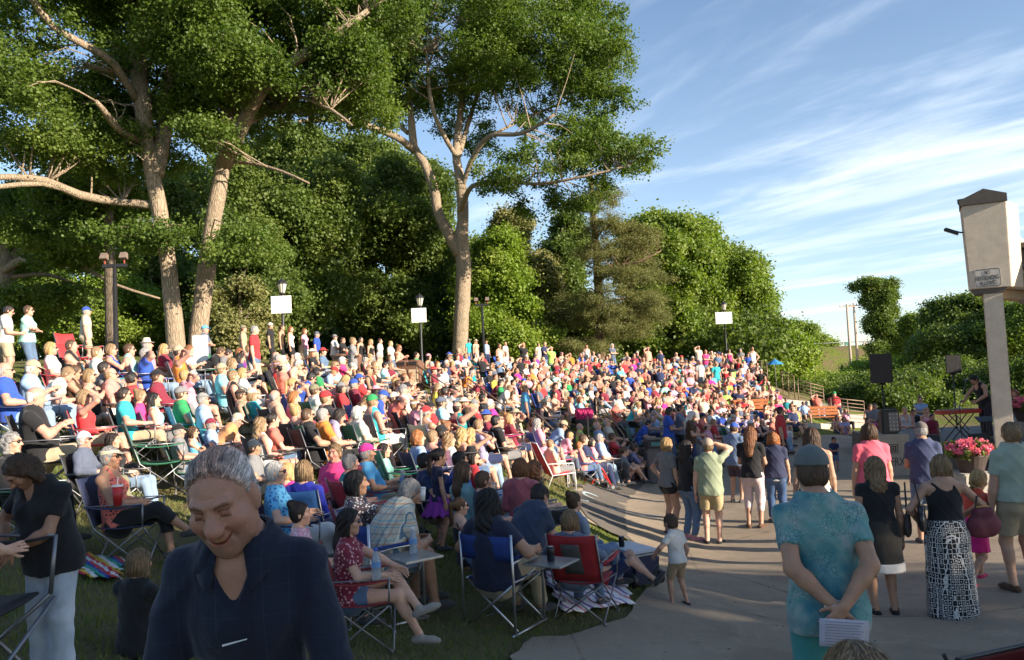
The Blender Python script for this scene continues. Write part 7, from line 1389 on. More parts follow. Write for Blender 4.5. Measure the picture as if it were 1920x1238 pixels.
# black and white dress woman, maxi skirt woman, polo man
R21 = person(1638, 857, 8.45, 6, 'st', 'woman with long wavy brown hair in a black dress with a white hem band', 'f', ('cap', 'black'), ('skirt', (.03, .028, .025)), ('longwavy', 'sandy'), None, False, 'mid', 1.06, lod=0, shoes=(.015, .015, .015), verb=1)
F = Fld((-.27, -.25, .44), (.27, .25, .62), .0125); F.prim(cone((0, -.008, .62), (0, -.01, .47), .226, .238, v3(0, 1, 0), .90), .01); F.plane(v3(0, 0, .50), v3(0, 0, -1)); F.plane(v3(0, 0, .595), v3(0, 0, 1)); V, Q = F.out(); link('hem_band', mesh_np('hem_band', V, Q, np.ones((len(V), 3))), M['cloth'], R21[0], color=CLR['white'])
def bag(loc, rz, dims, color, label, strap, mat='canvas', s=1.):
    r = empty('handbag', loc, rz, label, 'bag', 'handbags'); x, y, z = dims; F = Fld((-x, -y, -.03), (x, y, z*1.2), .011); F.prim(cone((-x*.30, 0, z*.35), (x*.30, 0, z*.35), z*.36, z*.36, v3(0, 1, 0), y/z*1.2), .05); F.prim(cone((-x*.28, 0, z*.75), (x*.28, 0, z*.75), z*.16, z*.16, v3(0, 1, 0), .8), .05); F.wrinkle(.004, 1.2, 1); V, Q = F.out()
    link('body', mesh_np('bag', V, Q, np.ones((len(V), 3))), M[mat], r, color=color); MB().box((0, 0, z*.92), (x*.7, .02, .014)).build('zip', mat_plain('brass', (.4, .3, .12), .3, .8), r)
    MB().tube([Vector(p) for p in strap], .009, 6).build('strap', mat_plain('strap_dark', (.03, .025, .025), .6), r, smooth=True); return r
bag(wpt(R21, (.30, .02, .84)), R21[3]+1.2, (.17, .09, .26), (.06, .045, .04), 'dark grey brown handbag at the right arm of the woman in the white hemmed dress', [(-.06, 0, .2), (-.05, 0, .42), (-.01, 0, .56), (.05, 0, .42), (.06, 0, .2)])
R22 = person(1762, 853, 8.3, 10, 'st', 'woman with blonde hair in a black tank top and long black and white patterned skirt', 'f', ('tank', 'black'), ('maxi', (.016, .016, .02), 'cloth_geo'), ('bob', 'sandy'), None, False, 'tan', 1.10, lod=0, po=dict(hl=(-.24, .12, 1.0), hr=(.28, .22, 1.05), el=(-1, -.6, -.3), er=(1, -.5, -.3)), verb=1)
bag(wpt(R22, (-.25, -.06, .92)), R22[3]+1.3, (.19, .10, .30), (.02, .02, .022), 'shiny black shoulder bag on the left arm of the woman in the long patterned skirt', [(-.06, 0, .22), (-.04, .03, .40), (.0, .05, .52), (.04, .03, .40), (.06, 0, .22)], 'glossy')
bag(wpt(R22, (.36, -.02, .84)), R22[3]+.3, (.22, .13, .34), (.10, .015, .03), 'large dark red and black bag between the patterned skirt woman and the girl', [(-.09, 0, .24), (-.05, 0, .42), (.05, 0, .42), (.09, 0, .24)])
R23 = person(1893, 793, 8.75, 4, 'st', 'grey haired man in a sage polo shirt and khaki shorts at the right edge', 'm', ('polo', (.30, .36, .29)), ('shorts', (.34, .28, .19)), ('short', 'sandy'), None, False, 'tan', 1.12, lod=0, infl=.028, shoes=(.08, .05, .03), hem=-.01, verb=1)
collar(R23, (.30, .36, .29), 'cloth', 20, .060, .02, dz=-.02)
F = Fld((-.25, -.2, .9), (.25, .2, 1.02), .0125); F.prim(cone((0, 0, .93), (0, 0, .96), .188, .180, v3(0, 1, 0), .76), .005); F.plane(v3(0, 0, .925), v3(0, 0, -1)); F.plane(v3(0, 0, .962), v3(0, 0, 1)); V, Q = F.out(); link('belt', mesh_np('belt', V, Q, np.ones((len(V), 3))), M['cloth'], R23[0], color=(.12, .035, .02))
po = dict(pel=(0, 0, .88), lean=12, hp=10, hl=(-.05, .34, .95), hr=(.16, .36, .92), fl=(-.12, .24, .085), fr=(.14, -.34, .16), kr=(.1, 1, .1), tr=(.1, .7, -.6))
person(1834, 884, 9.3, 66, 'st', 'small girl with a blonde braid in an orange top and hot pink skirt, running', 'f', ('cap', (.62, .08, .04)), ('skirt', (.68, .03, .22)), ('braid', 'blonde'), None, False, 'tan', 1.05, lod=0, po=po, hsc=1.3, kid=1, shoes=(.5, .03, .1))
person(1606, 1211, 2.3, 5, 'gnd', 'top of a grey blonde head at the bottom edge in front of the teal woman', 'm', ('tee', 'grey'), ('pants', 'denim'), ('short', 'sandy'), None, False, 'fair', 1., lod=0)
# performer
po = dict(pel=(0, 0, .95), lean=10, bend=10, hp=18, hl=(-.22, .40, 1.02), hr=(.20, .42, 1.02), dl=(.1, 1, -.1), dr=(-.1, 1, -.1), el=(-1, 0, -.6), er=(1, 0, -.6))
person(1826, 706, 23.3, 262, 'st', 'keyboard player in a sleeveless black top bending over the red keyboard', 'm', ('tank', 'black'), ('pants', (.03, .03, .04)), ('short', 'black'), None, False, 'tan', 1.05, lod=0, po=po, zbase=.64)
# wagon at the right corner
def wagon():
    P = at(1925, 1262, 4.7); z = gz(P[0], P[1]); r = empty('wagon', (P[0]+.12, P[1], z), R_(20), 'dark red pull wagon with black wheels in the bottom right corner', 'wagon')
    g = MB()
    for s in (-1, 1): g.box((0, s*.22, .36), (.80, .02, .26)); g.box((s*.40, 0, .36), (.02, .42, .26))
    g.box((0, 0, .24), (.8, .44, .02)); g.build('tub', mat_plain('wagon_red', (.13, .012, .012), .5), r, bevel=.006)
    MB().tube([(-.42, -.24, .50), (.42, -.24, .50), (.42, .24, .50), (-.42, .24, .50), (-.42, -.24, .50)], .016, 6).build('rim', M_BLK, r, smooth=True)
    for sx in (-1, 1):
        for sy in (-1, 1): w = MB().lathe((sx*.30, sy*.26, .11), [(.0, -.02), (.11, -.025), (.11, .025), (.0, .02)], 20, Vector((0, 1, 0))).build('wheel', M_BLK, r); MB().lathe((sx*.30, sy*.285, .11), [(.05, -.005), (.045, .008)], 12, Vector((0, sy, 0))).build('hub', M_STL, w)
    MB().tube([(-.42, 0, .22), (-.75, 0, .60), (-.78, 0, .66)], .012, 6).build('handle', M_BLK, r)
wagon()
def rollator():
    P = at(1118, 915, 20.2); z = gz(P[0], P[1]); r = empty('rollator', (P[0], P[1], z), -R_(75), 'red four wheeled rollator with black bag at the edge of the dark asphalt', 'rollator'); RD = mat_plain('rollator_red', (.50, .025, .025), .3)
    for s in (-1, 1):
        g = MB(); g.tube([(s*.26, .32, .12), (s*.26, .10, .55), (s*.26, -.22, .90)], .020, 8); g.tube([(s*.26, -.30, .12), (s*.26, .02, .52)], .018, 8); g.tube([(s*.26, -.1, .72), (s*.26, .30, .14)], .012, 6); g.build('side_frame', RD, r, smooth=True)
        MB().tube([(s*.26, -.20, .90), (s*.26, -.34, .92)], .022, 8).build('grip', M_BLK, r)
        for y in (.34, -.30): w = MB().lathe((s*.26, y, .10), [(.0, -.015), (.10, -.018), (.10, .018), (.0, .015)], 20, Vector((1, 0, 0))).build('wheel', M_BLK, r); MB().lathe((s*.285, y, .10), [(.05, -.004), (.045, .006)], 12, Vector((s, 0, 0))).build('hub', M_STL, w)
    MB().box((0, .0, .56), (.46, .26, .04)).build('seat', M_BLK, r, bevel=.01); MB().box((0, .15, .42), (.36, .12, .24), None, .92).build('pouch', mat_plain('pouch_black', (.03, .03, .03), .8), r, bevel=.03); MB().tube([(-.26, -.1, .72), (.26, -.1, .72)], .014, 6).build('crossbar', RD, r)
rollator()
# ------------------------------------------------ the crowd
LM = [('the twin oaks', 350, 640), ('the left mast', 218, 640), ('the left white board', 537, 650), ('the left bins', 655, 690), ('the right bins', 772, 692), ('the middle white board', 793, 640), ('the central oak', 862, 655),
      ('the thin mast', 910, 655), ('the pine trunk', 1122, 660), ('the right white board', 1366, 650), ('the centre handrail', 1020, 790), ('the upper handrail', 812, 752), ('the pink cooler bag', 1095, 775), ('the orange bench', 1538, 785), ('the dark waste bin', 1234, 800),
      ('the red rollator', 1125, 895), ('the lawn strip', 600, 850), ('the smiling man', 420, 850), ('the bowing woman', 60, 870), ('the blue umbrella', 1457, 695), ('the saluting man', 1327, 830), ('the upper right railing', 1500, 720), ('the magenta chairs', 940, 830), ('the lime tank top man', 1085, 795), ('the white chair back', 375, 672)]
USED = set()
def where(px, py, lvl=0):
    L = sorted(LM, key=lambda l: math.hypot(l[1]-px, (l[2]-py)*1.3)); l = L[lvl]; dx, dy = px-l[1], py-l[2]; r = math.hypot(dx, dy)
    v = '' if abs(dy) < 14 else ('below ' if dy > 0 else 'above '); h = '' if abs(dx) < 12 else ('left of ' if dx < 0 else 'right of ')
    q = 'close ' if r < 32 else ('' if r < 75 else 'well '); d = (v.strip()+(' and ' if v and h else '')+h.strip()) or 'beside'; return (q+d+' '+l[0]).strip()
def uniq(pre, px, py, ext):
    for lvl in range(4):
        for e in ['']+ext:
            t = (pre+(' '+e if e else '')+', '+where(px, py, lvl)); n = len(t.split())
            if 4 <= n <= 16 and t not in USED: USED.add(t); return t
    for lvl in range(3):
        t = pre+', between '+where(px, py, 0).split('the ', 1)[-1]+' and '+LM[(lvl*7+int(px)) % len(LM)][0]
        if t not in USED and len(t.split()) <= 16: USED.add(t); return t
    for lvl in range(12):
        t = pre+', '+where(px, py, lvl)
        if t not in USED and len(t.split()) <= 16: USED.add(t); return t
    return ' '.join(t.split()[:15])
SK_ADJ = {'fair': 'fair skinned', 'tan': 'tanned', 'red': 'sunburnt', 'mid': 'brown skinned', 'dark': 'dark skinned'}
PN = {'shade': 'shading eyes', 'cross': 'arms crossed', 'legs': 'legs crossed', 'phone': 'holding a phone', 'fwd': 'leaning forward', 'stretch': 'legs stretched out', 'clap': 'hands together', 'look': 'looking aside', 'st': 'standing', 'stx': 'standing with arms crossed', 'sth': 'standing hand on hip', 'sts': 'standing shading eyes', 'stp': 'standing hands raised', 'gnd': 'on the ground', 'lap': 'hands in lap', 'arms': 'arms on armrests'}
HN = {'short': 'short hair', 'bald': 'bald crown', 'buzz': 'cropped hair', 'bob': 'chin length hair', 'curly': 'curly hair', 'long': 'long hair', 'longwavy': 'long wavy hair', 'pony': 'ponytail', 'bun': 'hair bun', 'spiky': 'spiky hair'}
def crowd_person(px, py, d, pose, sex, shirt, bot, hair, hat=None, gl=False, chair=None, top=None, g=None, skin=None, daz=0, group='people watching from the hill', tmat='cloth', lod=1):
    r = random.Random(int(px*7+py*13)); top = top or (r.choice(['tee', 'tee', 'polo', 'tee', 'tank']) if sex == 'm' else r.choice(['tee', 'cap', 'tank', 'tank', 'tee'])); g = g or round(r.choice([.95, 1.05, 1.05, 1.12]), 2); skin = skin or r.choice(['fair', 'fair', 'tan', 'red', 'red', 'tan', 'mid'])
    hs, hc = hair; who = 'man' if sex == 'm' else 'woman'; hd = ('%s %s' % (hat[1] if isinstance(hat[1], str) else 'coloured', {'cap': 'cap', 'visor': 'visor', 'sunhat': 'sun hat', 'fedora': 'straw hat'}[hat[0]])) if hat else '%s %s' % (hc, HN[hs])
    pre = '%s in %s %s, %s' % (who, shirt, {'tee': 'T-shirt', 'polo': 'shirt', 'tank': 'tank top', 'cap': 'blouse', 'long': 'long sleeves'}[top], hd)
    lb = uniq(pre, px, py, [PN[pose]]+(['in sunglasses'] if gl else []))
    g = min(g, 1.12) if pose.startswith('st') else min(g, 1.2)
    tint = 1+r.uniform(-.15, .15); col = tuple(min(.8, c*tint) for c in CLR[shirt])
    dd = d if d else None
    R = person(px, py, dd, 0, pose, lb, sex, (top, col, tmat), (bot[0], bot[1]), hair, hat, gl, skin, g, lod=lod, group=group, infl=.018, seed=0, fatarm=1.05, **{}) if False else None
    P = at(px, py, d if d and d > 0 else solve_d(px, py, (1.16 if not pose.startswith('st') else 1.72)*(1. if sex == 'm' else .95) if pose != 'gnd' else .86, -d if d else 14))
    dq = float((P-CP) @ f0); az = math.degrees(math.atan2(13.-P[0], 23.-P[1]))+daz+r.uniform(-12, 12)
    R = person(px, py, dq, az, pose, lb, sex, (top, col, tmat), bot, hair, hat, gl, skin, g, lod=lod, group=group, infl=.018, fatarm=1.05)
    if chair and not pose.startswith('st') and pose != 'gnd':
        cn = chair; lc = uniq('%s folding chair under the %s in %s' % (cn, who, shirt), px, py, [hd.split()[-1]+'ed one'] if False else ['occupied'])
        camp_chair(R[4], R[3], R[2], CLR[cn] if cn != 'green' else (.02, .14, .07), lc, detail=dq < 26)
    return R
C_ = [  # px, py, d (negative: hint), pose, sex, shirt, bottom, hair, hat, sunglasses, chair, top, g, skin
 (17, 609, 14.4, 'stp', 'm', 'white', ('shorts', 'khaki'), ('short', 'dark'), None, True, None, 'polo', 1.15, 'red'), (54, 614, 14.8, 'stx', 'f', 'mint', ('pants', 'denim'), ('short', 'brown'), None, True, None, 'tee', 1.15, 'red'),
 (96, 642, -14.6, 'lap', 'f', 'white', ('shorts', 'white'), ('bob', 'blonde'), None, True, 'red', 'tee', 1.05, 'red'), (134, 637, -14.6, 'cross', 'm', 'black', ('shorts', 'grey'), ('buzz', 'brown'), None, False, 'black', 'tank', 1.25, 'red'),
 (163, 614, 17.5, 'st', 'm', 'beige', ('shorts', 'khaki'), ('short', 'grey'), ('cap', 'royal blue'), False, None, 'polo', 1.1, 'red'), (182, 650, -16, 'lap', 'm', 'white', ('shorts', 'grey'), ('buzz', 'sandy'), None, False, 'teal', 'tee', 1.1, 'fair'),
 (209, 645, -15.5, 'clap', 'f', 'royal blue', ('skirt', 'royal blue'), ('bob', 'sandy'), None, True, 'maroon', 'tank', 1.1, 'red'), (243, 645, -15.8, 'lap', 'm', 'mint', ('pants', 'turquoise'), ('short', 'brown'), None, True, 'navy', 'tank', 1.25, 'red'),
 (276, 637, -18.5, 'lap', 'm', 'pink', ('shorts', 'khaki'), ('short', 'grey'), ('fedora', 'cream'), False, None, 'tee', 1.1, 'red'), (273, 653, -16.4, 'shade', 'm', 'royal blue', ('pants', 'light denim'), ('short', 'grey'), None, False, 'royal blue', 'tee', 1.2, 'red'),
 (308, 645, -17, 'lap', 'f', 'maroon', ('shorts', 'white'), ('long', 'blonde'), None, True, 'red', 'long', 1.15, 'tan'), (355, 648, -18.5, 'phone', 'f', 'white', ('shorts', 'denim'), ('bob', 'auburn'), None, False, 'black', 'tee', 1.05, 'red'),
 (385, 622, 19.5, 'stx', 'm', 'slate', ('shorts', 'navy'), ('short', 'grey'), ('cap', 'skyblue'), False, None, 'tee', 1.2, 'red'), (414, 652, -19, 'fwd', 'm', 'black', ('shorts', 'khaki'), ('short', 'brown'), None, True, 'green', 'tee', 1.15, 'tan'),
 (428, 655, -19.6, 'fwd', 'm', 'grey', ('shorts', 'navy'), ('short', 'dark'), None, False, None, 'tee', 1.1, 'red'), (457, 631, 22, 'st', 'm', 'khaki', ('shorts', 'olive'), ('short', 'brown'), ('cap', 'olive'), False, None, 'tee', 1., 'red'),
 (10, 680, -12.5, 'arms', 'm', 'royal blue', ('pants', 'light denim'), ('bald', 'grey'), None, True, 'navy', 'tee', 1.32, 'red'), (62, 678, -12.8, 'phone', 'm', 'light blue', ('pants', 'light denim'), ('short', 'white'), ('cap', 'khaki'), False, 'black', 'polo', 1.25, 'red'),
 (141, 686, -12.8, 'phone', 'f', 'dark brown', ('shorts', 'black'), ('short', 'brown'), None, True, 'black', 'tank', 1.2, 'tan'), (168, 692, -13, 'clap', 'f', 'beige', ('shorts', 'white'), ('bob', 'sandy'), None, True, None, 'tank', 1., 'red'),
 (127, 690, -13.8, 'fwd', 'm', 'white', ('shorts', 'navy'), ('short', 'sandy'), None, False, 'red', 'tee', 1.1, 'red'), (196, 679, -13.8, 'lap', 'm', 'grey', ('shorts', 'black'), ('short', 'dark'), None, True, 'black', 'tee', 1.1, 'tan'),
 (208, 690, -13.1, 'lap', 'm', 'salmon', ('pants', 'light denim'), ('bald', 'sandy'), None, True, 'black', 'tee', 1.25, 'red'), (247, 698, -13.5, 'look', 'm', 'red', ('shorts', 'navy'), ('short', 'black'), None, True, 'grey', 'tee', 1., 'mid'),
 (295, 695, -13.6, 'legs', 'm', 'maroon', ('pants', 'grey'), ('short', 'brown'), ('cap', 'black'), False, 'maroon', 'long', 1.2, 'red'), (347, 694, -14.2, 'shade', 'f', 'pink', ('hot', 'white'), ('short', 'blonde'), None, False, None, 'tee', 1.15, 'red'),
 (416, 683, -15.4, 'arms', 'm', 'aqua', ('shorts', 'light denim'), ('short', 'sandy'), ('cap', 'tan'), True, 'aqua', 'tee', 1.32, 'red'), (455, 690, -16.4, 'clap', 'f', 'white', ('shorts', 'white'), ('bob', 'blonde'), None, True, 'white', 'tee', 1.15, 'red'),
 (68, 727, -10.6, 'phone', 'm', 'black', ('shorts', 'khaki'), ('bald', 'white'), None, False, 'black', 'tee', 1.32, 'red'), (158, 731, -11, 'shade', 'f', 'red', ('shorts', 'khaki'), ('bob', 'sandy'), None, True, 'red', 'tank', 1.1, 'red'),
 (234, 727, -11.6, 'arms', 'm', 'turquoise', ('pants', 'khaki'), ('short', 'dark'), None, True, 'black', 'polo', 1.1, 'red'), (264, 731, -12.2, 'lap', 'f', 'hot pink', ('pants', 'grey'), ('bun', 'sandy'), None, False, 'maroon', 'tee', 1.1, 'red'),
 (289, 737, -12, 'lap', 'f', 'aqua', ('pants', 'grey'), ('long', 'black'), None, False, 'maroon', 'tank', 1.1, 'fair'), (340, 727, -12.8, 'arms', 'm', 'green', ('shorts', 'denim'), ('buzz', 'brown'), ('cap', 'grey'), True, 'skyblue', 'tee', 1.2, 'fair'),
 (381, 737, -13.2, 'lap', 'm', 'light blue', ('shorts', 'aqua'), ('short', 'grey'), ('visor', 'grey'), True, 'turquoise', 'tee', 1.15, 'red'), (452, 730, -14.4, 'lap', 'f', 'olive', ('shorts', 'olive'), ('short', 'brown'), ('visor', 'black'), True, 'black', 'tank', 1.2, 'tan'),
 (473, 730, -14.8, 'lap', 'f', 'teal', ('shorts', 'light denim'), ('bob', 'sandy'), ('cap', 'cream'), False, 'green', 'tee', 1.2, 'red'), (489, 783, -12.6, 'lap', 'f', 'white', ('hot', 'black'), ('longwavy', 'sandy'), None, False, 'black', 'tank', 1.1, 'red'),
 (512, 775, -12.9, 'legs', 'f', 'coral', ('shorts', 'denim'), ('pony', 'dark'), None, False, 'black', 'tee', 1., 'fair'), (555, 759, -14., 'lap', 'f', 'black', ('shorts', 'khaki'), ('bun', 'blonde'), None, False, 'black', 'tank', 1.05, 'red'),
 (576, 766, -14.2, 'arms', 'm', 'black', ('shorts', 'black'), ('buzz', 'brown'), None, True, 'black', 'tee', 1.25, 'tan'), (606, 766, -14.8, 'arms', 'm', 'orange', ('pants', 'black'), ('short', 'grey'), None, True, 'black', 'polo', 1.2, 'red'),
 (637, 768, -15., 'fwd', 'f', 'lavender', ('shorts', 'black'), ('bob', 'dark'), None, False, 'green', 'tee', 1.05, 'red'), (671, 762, -15.4, 'lap', 'f', 'white', ('skirt', 'navy'), ('curly', 'white'), None, True, 'green', 'tee', 1.15, 'fair'),
 (516, 732, -15.8, 'lap', 'm', 'peach', ('shorts', 'khaki'), ('bald', 'grey'), None, True, 'black', 'tee', 1.2, 'red'), (551, 735, -16.2, 'phone', 'f', 'pink', ('shorts', 'red'), ('bob', 'red'), None, False, 'red', 'tee', 1., 'fair'),
 (590, 722, -17, 'clap', 'm', 'white', ('pants', 'denim'), ('short', 'brown'), ('cap', 'olive'), True, 'green', 'tee', 1.2, 'red'), (640, 718, -18, 'lap', 'f', 'red', ('hot', 'white'), ('bob', 'dark'), ('cap', 'grey'), False, 'black', 'tee', 1.1, 'tan'),
 (664, 712, -18.2, 'lap', 'm', 'maroon', ('shorts', 'black'), ('short', 'grey'), ('cap', 'royal blue'), True, 'black', 'tee', 1.32, 'tan'), (594, 690, -20, 'look', 'm', 'green', ('shorts', 'khaki'), ('short', 'dark'), ('cap', 'black'), False, 'green', 'tee', 1.25, 'red'),
 (518, 660, -22, 'lap', 'm', 'white', ('shorts', 'white'), ('bald', 'grey'), None, True, None, 'tee', 1.25, 'red'), (534, 662, -22.4, 'lap', 'm', 'white', ('pants', 'navy'), ('buzz', 'black'), None, False, None, 'tee', 1.1, 'dark'),
 (558, 662, -22, 'cross', 'm', 'khaki', ('shorts', 'turquoise'), ('short', 'white'), None, False, 'white', 'tee', 1.2, 'red'), (627, 690, -20, 'fwd', 'f', 'light blue', ('shorts', 'white'), ('short', 'blonde'), ('cap', 'red'), False, None, 'tee', 1., 'red'),
 (508, 637, 25.5, 'st', 'm', 'black', ('pants', 'black'), ('buzz', 'brown'), ('cap', 'white'), False, None, 'tee', 1.1, 'tan'), (595, 640, 26, 'st', 'm', 'royal blue', ('shorts', 'khaki'), ('short', 'grey'), ('cap', 'slate'), False, None, 'tee', 1.05, 'red'),
 (628, 640, 26.5, 'stx', 'm', 'white', ('shorts', 'grey'), ('short', 'dark'), ('cap', 'grey'), False, None, 'tee', 1.15, 'red'), (643, 638, 26.2, 'stx', 'm', 'black', ('shorts', 'black'), ('buzz', 'brown'), None, True, None, 'tee', 1.2, 'red'),
 (677, 645, 28, 'sth', 'f', 'black', ('pants', 'red'), ('long', 'dark'), None, False, None, 'tank', 1., 'tan'), (696, 648, 28, 'st', 'f', 'black', ('skirt', 'grey'), ('longwavy', 'blonde'), None, False, None, 'tank', 1., 'tan'), (713, 645, 29, 'st', 'm', 'white', ('shorts', 'khaki'), ('short', 'brown'), None, False, None, 'tee', 1.1, 'red'),
 (733, 647, 29, 'st', 'f', 'white', ('shorts', 'denim'), ('bob', 'blonde'), None, False, None, 'tee', 1.1, 'fair'), (748, 647, 29.5, 'phone', 'f', 'salmon', ('shorts', 'black'), ('bob', 'auburn'), None, True, None, 'tank', 1., 'red'), (546, 640, 26, 'sth', 'f', 'white', ('shorts', 'black'), ('long', 'auburn'), None, False, None, 'tank', 1., 'red'), (530, 641, 26, 'st', 'f', 'dark brown', ('pants', 'black'), ('pony', 'brown'), None, False, None, 'tank', 1., 'tan'),
 (572, 641, 26.5, 'st', 'f', 'pink', ('shorts', 'white'), ('bob', 'auburn'), None, False, None, 'tee', 1., 'red'), (784, 807, -15.4, 'lap', 'm', 'light blue', ('shorts', 'navy'), ('curly', 'red'), None, False, 'navy', 'tee', .95, 'fair'), (811, 807, -15.8, 'lap', 'f', 'hot pink', ('shorts', 'denim'), ('short', 'sandy'), None, True, 'royal blue', 'tank', 1., 'red'),
 (828, 799, -16.6, 'lap', 'm', 'slate', ('shorts', 'khaki'), ('short', 'dark'), ('cap', 'black'), False, 'black', 'tee', 1.05, 'red'), (842, 812, -15.4, 'lap', 'f', 'white', ('pants', 'denim'), ('longwavy', 'sandy'), None, False, 'royal blue', 'tee', 1.2, 'fair'), (866, 803, -17, 'lap', 'f', 'coral', ('shorts', 'denim'), ('longwavy', 'blonde'), None, False, None, 'tank', 1., 'red'),
 (882, 803, -16.6, 'shade', 'f', 'black', ('pants', 'light denim'), ('longwavy', 'blonde'), None, False, None, 'tank', 1., 'tan'), (838, 789, -17.4, 'shade', 'f', 'turquoise', ('shorts', 'white'), ('bun', 'auburn'), None, False, 'black', 'tank', 1., 'tan'), (930, 779, -18, 'lap', 'm', 'black', ('shorts', 'grey'), ('short', 'black'), None, False, 'black', 'tee', 1.1, 'tan'), (897, 787, -17.6, 'phone', 'f', 'lavender', ('shorts', 'navy'), ('short', 'sandy'), None, False, None, 'tee', 1., 'red'),
 (807, 755, -19, 'arms', 'm', 'red', ('pants', 'black'), ('short', 'brown'), ('cap', 'black'), False, 'black', 'tee', 1.2, 'red'), (826, 746, -20, 'lap', 'm', 'aqua', ('shorts', 'denim'), ('short', 'dark'), ('cap', 'slate'), False, None, 'tee', 1.15, 'tan'), (870, 747, -20, 'lap', 'm', 'black', ('pants', 'denim'), ('short', 'sandy'), ('sunhat', 'cream'), False, 'black', 'polo', 1.15, 'red'), (889, 750, -20.4, 'arms', 'm', 'red', ('shorts', 'grey'), ('short', 'grey'), ('cap', 'grey'), False, 'navy', 'tee', 1.2, 'red'),
 (919, 750, -20.6, 'stretch', 'm', 'magenta', ('pants', 'grey'), ('short', 'white'), ('cap', 'white'), False, 'maroon', 'tee', 1.3, 'red'), (755, 745, -19, 'phone', 'f', 'tan', ('pants', 'light denim'), ('bob', 'auburn'), ('cap', 'white'), False, 'black', 'tank', 1.1, 'red'), (778, 750, -18.6, 'shade', 'f', 'pink', ('pants', 'grey'), ('short', 'sandy'), ('visor', 'white'), False, 'black', 'tee', 1.15, 'red'),
 (718, 735, -18, 'fwd', 'm', 'royal blue', ('shorts', 'light denim'), ('short', 'grey'), ('cap', 'royal blue'), True, 'royal blue', 'tee', 1.2, 'red'), (690, 742, -17.4, 'fwd', 'f', 'cream', ('pants', 'light denim'), ('longwavy', 'sandy'), ('visor', 'black'), False, 'orange', 'tee', 1.05, 'red'),
 (739, 737, -19, 'shade', 'm', 'coral', ('shorts', 'navy'), ('buzz', 'brown'), ('cap', 'cream'), False, None, 'tee', 1.2, 'red'), (756, 722, -21, 'lap', 'm', 'white', ('shorts', 'khaki'), ('short', 'grey'), ('cap', 'grey'), False, None, 'polo', 1.1, 'fair'), (985, 722, -24, 'st', 'm', 'skyblue', ('shorts', 'navy'), ('short', 'sandy'), None, False, None, 'tee', 1.15, 'red'),
 (941, 712, -26, 'fwd', 'm', 'maroon', ('shorts', 'black'), ('short', 'dark'), None, False, 'maroon', 'polo', 1.15, 'tan'), (901, 712, -26, 'fwd', 'm', 'maroon', ('pants', 'denim'), ('buzz', 'brown'), None, False, None, 'tee', 1.1, 'tan'), (963, 727, -24, 'look', 'f', 'white', ('pants', 'black'), ('long', 'brown'), None, False, None, 'tank', 1., 'tan'),
 (1033, 848, 16.5, 'lap', 'f', 'beige', ('pants', 'grey'), ('short', 'sandy'), None, True, None, 'tee', 1.1, 'fair'), (1070, 835, 18.6, 'fwd', 'f', 'pink', ('pants', 'slate'), ('short', 'blonde'), None, False, 'hot pink', 'tee', 1.32, 'tan'), (1086, 832, 19.2, 'lap', 'm', 'salmon', ('pants', 'denim'), ('short', 'red'), None, False, 'royal blue', 'tee', 1.2, 'red'),
 (1094, 815, 20.5, 'lap', 'f', 'navy', ('pants', 'navy'), ('short', 'brown'), None, False, 'navy', 'tee', 1.2, 'fair'), (1108, 820, 21.5, 'lap', 'f', 'pink', ('pants', 'light denim'), ('bob', 'dark'), None, False, 'black', 'cap', 1., 'fair'), (1124, 806, 22, 'lap', 'm', 'light blue', ('pants', (.04, .045, .05)), ('buzz', 'grey'), None, True, 'black', 'polo', 1.3, 'red'),
 (1056, 791, 22, 'fwd', 'm', 'light blue', ('shorts', 'royal blue'), ('short', 'dark'), ('cap', 'tan'), True, 'royal blue', 'tee', 1.15, 'tan'), (1087, 794, 23.5, 'lap', 'm', 'lime', ('shorts', 'grey'), ('bald', 'grey'), None, False, None, 'tank', 1.15, 'red'), (1148, 812, 23, 'clap', 'f', 'red', ('pants', 'navy'), ('short', 'brown'), None, True, 'black', 'tee', 1.1, 'tan'),
 (1190, 832, 23.2, 'gnd', 'f', 'lavender', ('hot', 'red'), ('bun', 'brown'), None, False, None, 'tee', .95, 'fair'), (1171, 834, 22.6, 'gnd', 'f', 'grey', ('hot', 'coral'), ('pony', 'brown'), None, False, None, 'tee', .95, 'fair'), (962, 788, 19.5, 'lap', 'f', 'black', ('pants', 'black'), ('longwavy', 'brown'), None, True, 'black', 'tank', 1.05, 'tan'), (953, 806, 18, 'lap', 'f', 'white', ('hot', 'red'), ('bun', 'red'), None, False, None, 'tank', .95, 'red'),
 (1000, 783, 21, 'clap', 'f', 'salmon', ('skirt', 'grey'), ('bob', 'brown'), None, False, 'black', 'tee', 1.1, 'red'), (967, 768, 21.5, 'shade', 'm', 'khaki', ('shorts', 'black'), ('short', 'grey'), ('sunhat', 'khaki'), False, 'black', 'tee', 1.1, 'red'),
 (1255, 764, 24.5, 'stp', 'f', 'royal blue', ('pants', 'denim'), ('bob', 'dark'), None, False, None, 'tee', 1.05, 'mid'), (1275, 759, 25, 'stx', 'f', 'slate', ('pants', 'black'), ('bun', 'dark'), None, False, None, 'tee', 1.1, 'tan'), (1297, 769, 23.8, 'stp', 'f', 'dark brown', ('pants', 'navy'), ('longwavy', 'white'), None, False, None, 'tee', 1.1, 'tan'), (1463, 759, 24, 'sth', 'm', 'red', ('pants', 'black'), ('short', 'dark'), None, False, None, 'tee', 1.15, 'tan'),
